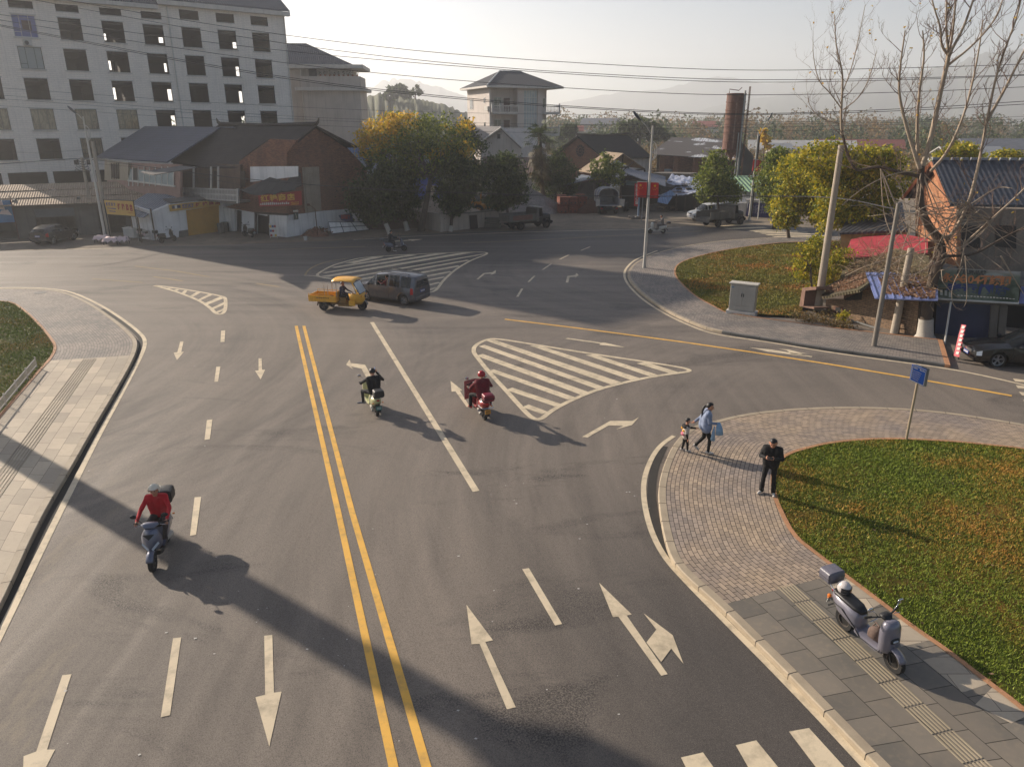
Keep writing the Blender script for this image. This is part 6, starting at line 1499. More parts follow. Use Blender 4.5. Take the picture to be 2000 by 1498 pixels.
def car(name,label,cat,loc,rz,st,cells,pm,wheels,wr,ww,rimr,open_cells=(),extra=None,spokes=5):
 """st: stations (x, z_bottom, z_belt, z_top, w_low, w_belt, w_top); cells: {(interval, ring)|('top', interval): part name}"""
 t=thing(name,label,cat,loc,rz);M0=wmat(t)
 def ring(s):
  x,zb,ze,zt,wl,we,wt=s
  h=[(0,zb),(wl*.85,zb),(wl,zb+.14),((wl+we)/2+.02,(zb+ze)/2+.05),(we,ze),(wt,zt-.06),(wt-.12,zt),(0,zt+.025)]
  return[Vector((x,y,z))for y,z in h]+[Vector((x,-y,z))for y,z in h[-2:0:-1]]
 rings=[ring(s)for s in st];n=14
 parts=["body","wheel_arch"];pid={}
 vs=[p for r in rings for p in r];fs=[];mi=[]
 for i in range(len(st)-1):
  for k in range(n):
   key=None;seg=k if k<7 else 13-k
   for q in((i,seg),(i,seg,'L' if k<7 else 'R')):
    if q in cells:key=(cells[q],i if cells[q]not in("windscreen","bonnet","roof")else 0,'L' if k<7 else 'R')if cells[q]not in("windscreen","bonnet","roof")else(cells[q],0,'')
   if key and key not in pid:pid[key]=len(parts);parts.append(key[0])
   a,c=i*n+k,i*n+(k+1)%n
   fs.append((a,c,c+n,a+n));mi.append(pid[key]if key else 0)
 fs.append(tuple(range(n-1,-1,-1)));mi.append(0);o=(len(st)-1)*n;fs.append(tuple(range(o,o+n)));mi.append(0)
 me=bpy.data.meshes.new("car_tmp");me.from_pydata([tuple(v)for v in vs],[],fs);me.polygons.foreach_set('material_index',mi)
 for k in range(len(parts)):me.materials.append(BPLAST)
 bm=bmesh.new();bm.from_mesh(me);bmesh.ops.recalc_face_normals(bm,faces=bm.faces);bm.to_mesh(me);bm.free()
 ob=bpy.data.objects.new("car_tmp",me);S.collection.objects.link(ob);cut=[]
 for(x,y)in wheels:
  b=MB();b.lathe([(0,-.16),(wr*1.16,-.16),(wr*1.16,.3),(0,.3)]if y>0 else[(0,-.3),(wr*1.16,-.3),(wr*1.16,.16),(0,.16)],28,(x,y,wr),'Y',1)
  c=b.build("cut_tmp",[BPLAST,BPLAST],uv=False);bm=bmesh.new();bm.from_mesh(c.data);bmesh.ops.remove_doubles(bm,verts=bm.verts,dist=1e-5);bmesh.ops.recalc_face_normals(bm,faces=bm.faces);bm.to_mesh(c.data);bm.free()
  md=ob.modifiers.new("b",'BOOLEAN');md.object=c;md.operation='DIFFERENCE';md.solver='EXACT';cut.append(c)
 dg=bpy.context.evaluated_depsgraph_get();e=bpy.data.meshes.new_from_object(ob.evaluated_get(dg))
 V=[v.co.copy()for v in e.vertices];groups={}
 for p in e.polygons:groups.setdefault(p.material_index,[]).append(list(p.vertices))
 bpy.data.objects.remove(ob)
 for c in cut:bpy.data.objects.remove(c)
 body=None
 for k in sorted(groups):
  if k in[pid.get(q)for q in open_cells]:continue
  idx={};vv=[];ff=[]
  for f in groups[k]:
   for i in f:
    if i not in idx:idx[i]=len(vv);vv.append(V[i])
   ff.append([idx[i]for i in f])
  b=MB();b.M=M0;b.add(vv,ff);nm=parts[k]
  m=CGLASS if nm in("side_window","windscreen","rear_window")else LAMP if nm=="headlight" else TAIL if nm=="taillight" else BPLAST if nm in("wheel_arch","bumper","grille")else pm
  o=b.build(nm,m,t,smooth=32)
  if k==0:body=o
 for(x,y)in wheels:wheel(t,x,y-.11*(1 if y>0 else-1),wr,ww,rimr,spokes)
 def ptat(x,seg,f,side=1,off=.006):
  for i in range(len(st)-1):
   if st[i][0]>=x>=st[i+1][0]:
    g=(st[i][0]-x)/(st[i][0]-st[i+1][0]);p=rings[i][seg].lerp(rings[i+1][seg],g).lerp(rings[i][seg+1].lerp(rings[i+1][seg+1],g),f);p.y=(p.y+off)*side;return p
 if extra:extra(t,M0,ptat,body)
 return t
def seams(t,M0,ptat,xs,side=(1,-1)):
 b=MB();b.M=M0
 for s in side:
  for x in xs:b.tube([ptat(x,2,.1,s,.001),ptat(x,3,.0,s,.001),ptat(x,3,1.0,s,.001)],.008,4)
 b.build("door_seam",BPLAST,t)
def plate(t,M0,x,z,y=0,w=.44,h=.14,m=None,chars="",col=None):
 b=MB();b.M=M0;b.box((x,y,z),(.02,w,h));o=b.build("number_plate",m or mat("plate_blue",hexc(44,84,168),.4,.05),t)
 b=MB();b.M=M0;s=1 if x>0 else-1
 for k in range(6):b.box((x+.012*s,y-w*.38+k*w*.15,z),(.006,w*.09,h*.55))
 b.build("characters",col or W_TXT,o);return o
def mirror(t,M0,p,s,m):
 b=MB();b.M=M0;loft(b,[(p.x+.07,p.z,.07,.05,p.y+.1*s),(p.x+.02,p.z,.11,.085,p.y+.12*s),(p.x-.06,p.z,.11,.085,p.y+.12*s)],12);b.build("mirror",m,t,smooth=40)
# --- grey people carrier on the cross road
VG=paint("graphite_metallic",hexc(96,100,110),.32,.55,.6,.3)
stV=[(2.2,.42,.62,.64,.52,.46,.40),(2.14,.28,.74,.77,.74,.70,.58),(1.98,.22,.86,.90,.80,.78,.66),(1.62,.2,.95,1.0,.83,.81,.70),(1.2,.2,1.0,1.05,.84,.83,.72),(.56,.2,1.03,1.62,.84,.83,.66),(.46,.2,1.03,1.66,.84,.83,.66),(-.36,.2,1.04,1.73,.84,.83,.67),(-.46,.2,1.04,1.735,.84,.83,.67),(-1.16,.2,1.05,1.73,.84,.83,.67),(-1.27,.2,1.05,1.725,.84,.83,.67),(-1.92,.22,1.05,1.68,.83,.82,.65),(-2.1,.26,1.04,1.63,.81,.80,.63),(-2.17,.36,1.0,1.5,.76,.76,.58)]
cV={(1,3):"headlight",(2,3):"headlight",(4,4):"side_window",(5,4):None,(6,4):"side_window",(8,4):"side_window",(10,4):"side_window",(4,5):"windscreen",(4,6):"windscreen",(1,2):"bumper",(11,3):"taillight",(11,4,'x'):None}
cV={k:v for k,v in cV.items()if v}
def exV(t,M0,pt,body):
 seams(t,M0,pt,[.98,-.4,-1.24])
 b=MB();b.M=M0
 for y in(-.55,.55):b.tube([(.3,y,1.72),(.2,y,1.77),(-1.6,y,1.79),(-1.75,y,1.74)],.022,6)
 b.build("roof_rail",BPLAST,t)
 b=MB();b.M=M0;b.ext([(-2.165,-.56,1.05),(-2.165,.56,1.05),(-2.135,.5,1.5),(-2.135,-.5,1.5)],(-.03,0,.0));b.build("rear_window",glass_dark("tinted_rear_glass",(.03,.035,.04),.05,.8),t)
 plate(t,M0,-2.185,.82);b=MB();b.M=M0;b.box((-2.15,0,.45),(.12,1.5,.22));b.build("rear_bumper",VG,t,bevel=.04,seg=2)
 for x in(.55,-.6,):b=MB();b.M=M0;p=pt(x-.75,3,.62);b.box(p+Vector((0,.012,0)),(.18,.03,.035));b.build("handle",VG,t)
 for s in(1,-1):mirror(t,M0,Vector((.95,.82*s,1.08)),s,VG)
 for s in(1,):
  b=MB();b.M=M0;b.tube([Vector((-1.42+.41*math.cos(a),.86,.34+.41*math.sin(a)))for a in[math.pi*k/12 for k in range(13)]],.018,5);b.build("arch_trim",CHROME,t)
 for x in(.05,-.75,-1.5):
  for y in(.35,-.35):
   b=MB();b.M=M0;b.box((x,y,.72),(.5,.5,.2));b.box((x-.22,y,1.02),(.14,.48,.6));b.sph((x-.24,y,1.4),(.06,.13,.1),8,6);b.build("seat",mat("beige_seat",hexc(160,144,126),.8),t,bevel=.04)
 b=MB();b.M=M0;pts=[Vector((.62,.36+.18*math.cos(a),1.02+.17*math.sin(a)))for a in[6.283*k/16 for k in range(17)]];b.tube(pts,.018,5,caps=False);b.build("steering_wheel",BPLAST,t)
vr,vh=G(790,597),R(152);vloc=Vector((vr.x,vr.y,0))+Vector((math.cos(vh),math.sin(vh),0))*1.42-Vector((-math.sin(vh),math.cos(vh),0))*.74
VAN=car("people_carrier","dark grey people carrier turning behind the yellow three wheeler","car",vloc,vh,stV,cV,VG,[(1.32,.78),(1.32,-.78),(-1.42,.78),(-1.42,-.78)],.325,.2,.2,open_cells=[("side_window",6,'L')],extra=exV,spokes=6)
# --- black saloon at the right edge
BK=paint("black_car_paint",hexc(12,12,14),.2,0,.5,.02)
stS=[(2.35,.36,.56,.58,.55,.5,.44),(2.28,.24,.64,.68,.78,.74,.62),(2.1,.2,.72,.77,.86,.83,.7),(1.6,.18,.82,.88,.89,.86,.74),(.95,.18,.88,.94,.9,.87,.74),(.15,.18,.9,1.38,.9,.87,.62),(.05,.18,.9,1.4,.9,.87,.62),(-.75,.18,.92,1.43,.9,.87,.62),(-.83,.18,.92,1.43,.9,.87,.62),(-1.5,.2,.94,1.3,.89,.86,.6),(-1.95,.22,.95,1.05,.87,.84,.66),(-2.3,.3,.9,.98,.8,.78,.6)]
cS={(1,3):"headlight",(4,4):"side_window",(6,4):"side_window",(8,4):"side_window",(4,5):"windscreen",(4,6):"windscreen",(1,1):"bumper",(9,5):"rear_window",(9,6):"rear_window"}
def exS(t,M0,pt,body):
 seams(t,M0,pt,[.9,-.79]);plate(t,M0,2.36,.46)
 b=MB();b.M=M0;b.box((2.33,0,.6),(.06,.9,.12));b.build("grille",CHROME,t)
 b=MB();b.M=M0
 b.tube([pt(x,4,f,1,.004)for x,f in((.9,.1),(.5,.5),(.15,.9),(-.7,.92),(-1.3,.9))],.012,5);b.build("chrome_trim",CHROME,t)
 for s in(1,-1):mirror(t,M0,Vector((.7,.86*s,.95)),s,BK)
swp=G(1946,718);sh=R(172);sl_=Vector((swp.x,swp.y,0))-Vector((math.cos(sh),math.sin(sh),0))*1.4-Vector((-math.sin(sh),math.cos(sh),0))*.8
car("saloon_car","glossy black saloon cut off by the right edge beside the leaning red signboard","car",sl_,sh,stS,cS,BK,[(1.4,.83),(1.4,-.83),(-1.35,.83),(-1.35,-.83)],.33,.22,.24,extra=exS)
# --- dark hatchback by the garage
HK=paint("dark_brown_car_paint",hexc(58,54,52),.25,.4,.8,.15)
stH=[(2.15,.38,.6,.62,.55,.5,.44),(2.08,.26,.72,.76,.78,.74,.6),(1.85,.22,.84,.9,.86,.83,.7),(1.4,.2,.93,1.0,.88,.86,.74),(.95,.2,.98,1.05,.89,.87,.74),(.3,.2,1.0,1.52,.89,.87,.64),(.2,.2,1.0,1.54,.89,.87,.64),(-.62,.2,1.02,1.57,.89,.87,.64),(-.7,.2,1.02,1.57,.89,.87,.64),(-1.35,.22,1.06,1.5,.88,.86,.62),(-1.85,.26,1.05,1.36,.84,.82,.58),(-2.1,.4,.98,1.1,.76,.74,.56)]
cH={(1,3):"headlight",(4,4):"side_window",(6,4):"side_window",(8,4):"side_window",(4,5):"windscreen",(4,6):"windscreen",(10,3):"taillight",(10,5):"rear_window",(10,6):"rear_window"}
def exH(t,M0,pt,body):
 seams(t,M0,pt,[.9,-.66]);plate(t,M0,-2.11,.78);b=MB();b.M=M0;b.box((-2.08,0,.46),(.12,1.5,.14));b.build("rear_bumper",HK,t,bevel=.03)
 b=MB();b.M=M0;b.tube([pt(x,4,f,-1,.004)for x,f in((.85,.06),(.0,.04),(-1.3,.04))],.012,5);b.build("chrome_trim",CHROME,t)
 for s in(1,-1):mirror(t,M0,Vector((.75,.86*s,1.05)),s,HK)
hr,hf=G(107,478),G(146.5,469);hh=math.atan2(hf.y-hr.y,hf.x-hr.x);hl=Vector((hr.x,hr.y,0))+Vector((math.cos(hh),math.sin(hh),0))*1.3+Vector((-math.sin(hh),math.cos(hh),0))*.8
car("hatchback","dark brown hatchback parked before the half open garage shutter","car",hl,hh,stH,cH,HK,[(1.3,.82),(1.3,-.82),(-1.3,.82),(-1.3,-.82)],.34,.22,.23,extra=exH)
# --- white van in the yard
WP=paint("white_van_paint",hexc(206,206,204),.3,0,.5,.2)
def exW(t,M0,pt,body):
 seams(t,M0,pt,[.98,-.4]);plate(t,M0,2.21,.5);b=MB();b.M=M0;b.box((2.17,0,.72),(.05,.6,.1));b.build("grille",BPLAST,t)
 for s in(1,-1):mirror(t,M0,Vector((.95,.82*s,1.08)),s,WP)
wl_=G(1368,432);wh=R(196);car("white_van","white van nosing out from behind the dark farm truck","van",wl_-Vector((math.cos(wh),math.sin(wh),0))*1.3-Vector((-math.sin(wh),math.cos(wh),0))*.75,wh,stV,{k:v for k,v in cV.items()if k[0]!=11},WP,[(1.32,.78),(1.32,-.78),(-1.42,.78),(-1.42,-.78)],.325,.2,.2,extra=exW)
# --- yellow cargo three-wheeler
TY=paint("trike_yellow",hexc(240,186,44),.42,0,.3,.16)
tr_,tf_=G(634,606),G(702,609.5);th=math.atan2(tf_.y-tr_.y,tf_.x-tr_.x)
TRK=thing("three_wheeler","yellow three wheeled cargo trike with roofed cab and open bed","trike",(tr_.x,tr_.y,0),th);M0=wmat(TRK);WB=(tf_-tr_).length
M0=M0@Matrix.Translation((0,.46,0));PM[TRK.name]=M0;TRK.location=M0.translation
wheel(TRK,0,-.5,.27,.13,.15,5,RIMD);wheel(TRK,0,.5,.27,.13,.15,5,RIMD);wheel(TRK,WB,0,.27,.12,.16,6,RIMD)
def tb(name,m,fn,smooth=False,bevel=0,parent=TRK):
 b=MB();b.M=M0;fn(b);return b.build(name,m,parent,smooth=smooth,bevel=bevel)
def bed(b):
 x0,x1,y,z0,z1=-.85,.78,.58,.5,.84
 b.bx(x0,x1,-y,y,z0,z0+.04);b.bx(x0,x1,-y,-y+.035,z0+.041,z1);b.bx(x0,x1,y-.035,y,z0+.041,z1);b.bx(x0,x0+.035,-y+.036,y-.036,z0+.041,z1);b.bx(x1-.035,x1,-y+.036,y-.036,z0+.041,z1+.22)
 for k in range(7):xx=x0+.06+k*(x1-x0-.12)/6;b.bx(xx-.025,xx+.025,-y-.02,-y,z0+.02,z1-.04);b.bx(xx-.025,xx+.025,y,y+.02,z0+.02,z1-.04)
tb("cargo_bed",TY,bed)
tb("bed_lining",mat("orange_worn_metal",hexc(190,120,60),.6,.25,4),lambda b:b.bx(-.8,.74,-.54,.54,.545,.56))
for y in(-.56,.56):
 tb("bed_rail",TY,lambda b:(b.tube([(-.83,y,.84),(-.83,y,.93),(.4,y,.93),(.4,y,.84)],.017,6)))
for y in(-.5,.5):tb("guard_rail",mat("pale_tube",hexc(196,180,160),.5),lambda b:b.tube([(.1,y,.84),(.1,y,1.42),(.3,y,1.42),(.3,y,.84)]if y<0 else[(.1,y,.84),(.1,y,1.36)],.018,6))
tb("seat",BPLAST,lambda b:loft(b,[(.85,.78,.3,.05),(.95,.8,.32,.07),(1.2,.79,.28,.06)],14),True)
tb("chassis",mat("grimy_yellow",hexc(150,116,52),.6,.3,4),lambda b:(b.bx(-.5,1.3,-.22,.22,.3,.42),b.bx(.8,1.6,-.42,.42,.26,.33),b.bx(.86,1.25,-.3,.3,.43,.72),b.tube([(0,-.5,.27),(0,.5,.27)],.05,8)))
for y in(-.5,.5):tb("mudguard",BPLAST,lambda b:b.grid([[Vector((.36*math.cos(a),y+dy,.27+.36*math.sin(a)))for dy in(-.09,.09)]for a in[math.pi*k/10 for k in range(11)]]),True)
def cab(b):
 rows=[]
 for(z,x,w,r)in((.34,WB+.02,.26,.10),(.5,WB+.14,.4,.14),(.75,WB+.2,.5,.16),(1.0,WB+.16,.53,.16)):
  rows.append([Vector((x-r*2.2*abs(math.sin(a))**2.2-(.35 if abs(a)>1.45 else 0),w*math.sin(a)/1.0,z))for a in[-math.pi/2+math.pi*k/16 for k in range(17)]])
 b.grid(rows)
fc=tb("cab_front",TY,cab,True);md=fc.modifiers.new("t",'SOLIDIFY');md.thickness=.03
tb("emblem",CHROME,lambda b:(b.lathe([(.0,.0),(.09,.0),(.09,.02),(.0,.02)],16,(WB+.2,0,.8),'X')))
tb("emblem_ring",BPLAST,lambda b:(b.lathe([(.03,.021),(.06,.021),(.06,.03),(.03,.03)],16,(WB+.2,0,.8),'X')))
for y in(-.36,.36):tb("indicator",mat("amber_lens",hexc(232,140,40),.2),lambda b:b.sph((WB+.12,y,.86),(.03,.06,.04),10,6),True)
tb("front_mudguard",STEEL,lambda b:b.grid([[Vector((WB+.33*math.cos(a),dy,.27+.33*math.sin(a)))for dy in(-.08,.08)]for a in[math.pi*(.05+.6*k/8)for k in range(9)]]),True)
tb("fork",BPLAST,lambda b:[b.tube([(WB,y,.27),(WB-.12,y,.75)],.03,7)for y in(-.09,.09)])
for y in(-.52,.52):
 tb("pillar",TY,lambda b:b.tube([(WB+.02,y,.98),(WB-.32,y*.94,1.62)],.032,8));tb("rear_pillar",mat("pale_tube",(1,1,1)),lambda b:b.tube([(.82,y,.8),(.8,y*.94,1.62)],.02,6));tb("side_panel",TY,lambda b:b.bx(WB-.55,WB-.2,y-.03,y+.03,.34,.62))
def roof(b):
 rows=[]
 for k in range(9):
  x=.6+(WB-.18-.6)*k/8;e=.10*(1-((k-4)/4)**2)+(.0 if k<8 else-.03)
  rows.append([Vector((x,.56*math.sin(a),1.6+e*.5+.13*math.cos(a)+(.012 if j%3==0 else 0)))for j,a in enumerate([-1.5+3.0*q/18 for q in range(19)])])
 b.grid(rows)
rf_=tb("cab_roof",TY,roof,True);md=rf_.modifiers.new("t",'SOLIDIFY');md.thickness=.04
ws=tb("windscreen",mat("hazy_windscreen",hexc(200,206,210),.08,.12,3),lambda b:b.ext([(WB+.07,-.44,1.0),(WB+.07,.44,1.0),(WB-.24,.42,1.58),(WB-.24,-.42,1.58)],(.012,0,.006)))
tb("windscreen_seal",BPLAST,lambda b:b.tube([(WB+.08,-.46,.99),(WB+.08,.46,.99),(WB-.25,.44,1.6),(WB-.25,-.44,1.6),(WB+.08,-.46,.99)],.022,6))
tb("handlebar",BPLAST,lambda b:(b.tube([(WB-.42,-.34,.98),(WB-.3,-.2,.95),(WB-.3,.2,.95),(WB-.42,.34,.98)],.018,6)))
tb("stencil",BPLAST,lambda b:[b.bx(-.35+k*.13,-.26+k*.13,-.605,-.6,.7,.74)for k in range(6)])
# --- farm trucks
TGREY=mat("dusty_grey_truck",hexc(120,116,110),.7,.2,1.5,.3,14,.1,streak=.5);TDARK=mat("dark_green_cab",hexc(52,56,54),.5,.2,2,.25,14,.05)
def farm_truck(label,rear,front,panel=None,open_tail=False):
 th=math.atan2(front.y-rear.y,front.x-rear.x);t=thing("farm_truck",label,"truck",rear,th,"old farm dump trucks");M0=wmat(t)@Matrix.Translation((0,.8,0));PM[t.name]=M0;t.location=M0.translation;W_=(front-rear).length
 def tb(name,m,fn,smooth=False,bevel=0):
  b=MB();b.M=M0;fn(b);return b.build(name,m,t,smooth=smooth,bevel=bevel)
 for(x,y)in((0,-.8),(0,.8),(W_,-.75),(W_,.75)):wheel(t,x,y,.4,.26,.2,6,RIMD)
 tb("chassis",BPLAST,lambda b:(b.bx(-1.2,W_+.5,-.35,.35,.5,.66),b.tube([(0,-.8,.4),(0,.8,.4)],.09,8),b.tube([(W_,-.8,.4),(W_,.8,.4)],.08,8)))
 x0,x1=-1.35,W_*.58
 bd=tb("dump_bed",TGREY,lambda b:(b.bx(x0,x1,-.95,.95,.82,.9),b.bx(x0,x1,-.95,-.9,.901,1.5),b.bx(x0,x1,.9,.95,.901,1.5),b.bx(x1-.05,x1,-.89,.89,.901,1.75)))
 tb("tailboard",TGREY,lambda b:b.bx(x0-.06,x0-.01,-.9,.9,.5 if open_tail else.86,.84 if open_tail else 1.5))
 for s in(-.965,.965):
  for k in range(6):b=MB();b.M=M0;xx=x0+.08+k*(x1-x0-.16)/5;b.bx(xx-.035,xx+.035,s-.02,s+.02,.84,1.52);b.build("stake",TGREY,bd)
 if panel:b=MB();b.M=M0;b.bx(x0+.35,x1-.5,-.99,-.985,.98,1.42);b.build("side_panel",panel,bd)
 tb("headboard",TGREY,lambda b:b.bx(x1+.02,x1+.3,-.95,.95,.7,1.95),bevel=.02)
 tb("bonnet",TDARK,lambda b:loft(b,[(W_-.45,1.05,.62,.4),(W_+.25,1.02,.6,.38),(W_+.62,.98,.55,.32)],16,5),40)
 tb("bumper",BPLAST,lambda b:b.bx(W_+.62,W_+.75,-.8,.8,.5,.68),bevel=.02)
 for y in(-.4,.4):tb("headlight",LAMP,lambda b:b.lathe([(0,.02),(.1,0),(.1,-.06),(0,-.06)],14,(W_+.64,y,1.0),'X'))
 tb("cab_floor",BPLAST,lambda b:(b.bx(x1+.32,W_-.45,-.75,.75,.66,.8),b.bx(x1+.5,x1+.95,-.65,.65,.81,1.1),b.bx(x1+.4,x1+.5,-.65,.65,1.1,1.6)))
 for y in(-.78,.78):tb("cab_post",TDARK,lambda b:(b.tube([(W_-.42,y,1.1),(W_-.62,y,2.0)],.035,6),b.bx(W_-.95,W_-.45,y-.02,y+.02,.75,1.15)))
 for y in(-.78,.78):tb("rear_post",TDARK,lambda b:b.tube([(x1+.34,y,1.0),(x1+.34,y,2.0)],.035,6))
 tb("windscreen",GLASS,lambda b:b.ext([(W_-.44,-.74,1.2),(W_-.44,.74,1.2),(W_-.6,.74,1.95),(W_-.6,-.74,1.95)],(.01,0,0)))
 tb("cab_roof",mat("pale_dusty_roof",hexc(156,152,144),.7,.15,3),lambda b:b.bx(x1+.15,W_-.4,-.88,.88,2.0,2.06),bevel=.015)
 for y in(-.8,.8):tb("mudguard",BPLAST,lambda b:b.grid([[Vector((W_+.5*math.cos(a),y+dy,.4+.5*math.sin(a)))for dy in(-.16,.16)]for a in[math.pi*k/10 for k in range(11)]]),True)
 tb("steering_wheel",BPLAST,lambda b:b.tube([Vector((W_-.75,.3+.2*math.cos(a),1.4+.2*math.sin(a)))for a in[6.283*k/12 for k in range(13)]],.02,5,caps=False))
 return t
farm_truck("grey farm dump truck with a brown side panel parked along the yard wall",G(1017,450),G(1067.5,445.5),mat("brown_panel",hexc(130,96,82),.7,.2,3))
farm_truck("dark farm dump truck with empty grey bed parked across the white van",G(1402,444),G(1446,439.5),None,True)
wt=G(1188,419);TP_=thing("tipper_truck","white canopied tipper truck seen from behind beside the brick stacks","truck",wt,R(93));M0=wmat(TP_)
def tb(name,m,fn,smooth=False,bevel=0):
 b=MB();b.M=M0;fn(b);return b.build(name,m,TP_,smooth=smooth,bevel=bevel)
for(x,y)in((.6,-.95),(.6,.95),(3.6,-.9),(3.6,.9)):wheel(TP_,x,y,.42,.3,.22,6,RIMD)
PW=mat("chalky_white_metal",hexc(196,190,182),.6,.12,2,.2,12,.1,streak=.5)
tb("tipping_bed",mat("pale_grey_bed",hexc(160,160,164),.6,.15,1.5,.2,10,.1),lambda b:(b.bx(-.5,3.2,-1.1,1.1,.95,1.05),b.bx(3.15,3.2,-1.1,1.1,1.051,2.4),b.bx(-.5,3.14,1.05,1.1,1.051,1.8),b.bx(-.5,3.14,-1.1,-1.05,1.051,1.8)))
for s in(1,-1):tb("side_gate",PW,lambda b:b.ext([(-.5,1.12*s,1.75),(-.5,1.12*s,1.05),(-.9,1.55*s,.95),(-.9,1.6*s,1.75)],(0,.05*s,0)))
tb("canopy",mat("grey_canopy",hexc(132,134,146),.7,.2,2),lambda b:b.grid([[Vector((x,1.12*math.cos(a),1.8+1.05*math.sin(a)**.6))for a in[math.pi*k/14 for k in range(15)]]for x in(.3,1.3,2.3,3.2)]),True)
tb("hoop",STEELW,lambda b:[b.tube([Vector((x,1.14*math.cos(a),1.82+1.07*abs(math.sin(a))**.6))for a in[math.pi*k/14 for k in range(15)]],.04,5)for x in(.28,1.8)])
tb("chassis",BPLAST,lambda b:(b.bx(-.3,4.2,-.4,.4,.55,.93),b.tube([(.6,-.95,.42),(.6,.95,.42)],.1,8),b.bx(-.45,-.3,-1.0,1.0,.62,.78)))
tb("cab",PW,lambda b:loft(b,[(3.3,1.6,1.0,.95),(4.3,1.55,1.0,.95),(4.6,1.4,.95,.75)],18,6),40)
for s in(1,-1):tb("taillight",TAIL,lambda b:b.bx(-.47,-.45,s*.85-.12,s*.85+.12,.65,.75))
ld=G(952,424);LO=thing("loader","yellow wheel loader with a flat canopy behind the white yard wall","loader",(ld.x,ld.y+1.5,0),R(178));M0=wmat(LO)
def tb(name,m,fn,smooth=False,bevel=0):
 b=MB();b.M=M0;fn(b);return b.build(name,m,LO,smooth=smooth,bevel=bevel)
LY_=mat("loader_yellow",hexc(206,150,44),.5,.2,2,.25,12,.05)
for(x,y)in((-1.0,-.8),(-1.0,.8),(1.0,-.8),(1.0,.8)):wheel(LO,x,y,.62,.4,.34,6,LY_)
tb("body",LY_,lambda b:(b.box((-.9,0,1.25),(1.4,1.1,.8)),b.box((.5,0,1.0),(1.4,.8,.5))),bevel=.06)
for(x,y)in((-.15,-.55),(-.15,.55),(.75,-.55),(.75,.55)):tb("canopy_post",LY_,lambda b:b.bx(x-.05,x+.05,y-.05,y+.05,1.2,2.75))
tb("canopy",mat("pale_canopy",hexc(190,170,140),.6),lambda b:b.bx(-.4,1.0,-.75,.75,2.751,2.84),bevel=.02)
tb("seat",BPLAST,lambda b:(b.box((.1,0,1.5),(.45,.45,.15)),b.box((-.1,0,1.8),(.12,.45,.5))),bevel=.03)
for s in(-.45,.45):tb("lift_arm",LY_,lambda b:b.tube([(.8,s,1.3),(1.7,s,1.5),(2.2,s,.9)],.1,6))
tb("bucket",LY_,lambda b:b.grid([[Vector((2.1+.75*math.sin(a),y,1.35-.75*math.cos(a)))for y in(-1.1,-.5,.5,1.1)]for a in[-2.6+3.4*k/12 for k in range(13)]]),True).modifiers.new("t",'SOLIDIFY').thickness=.05
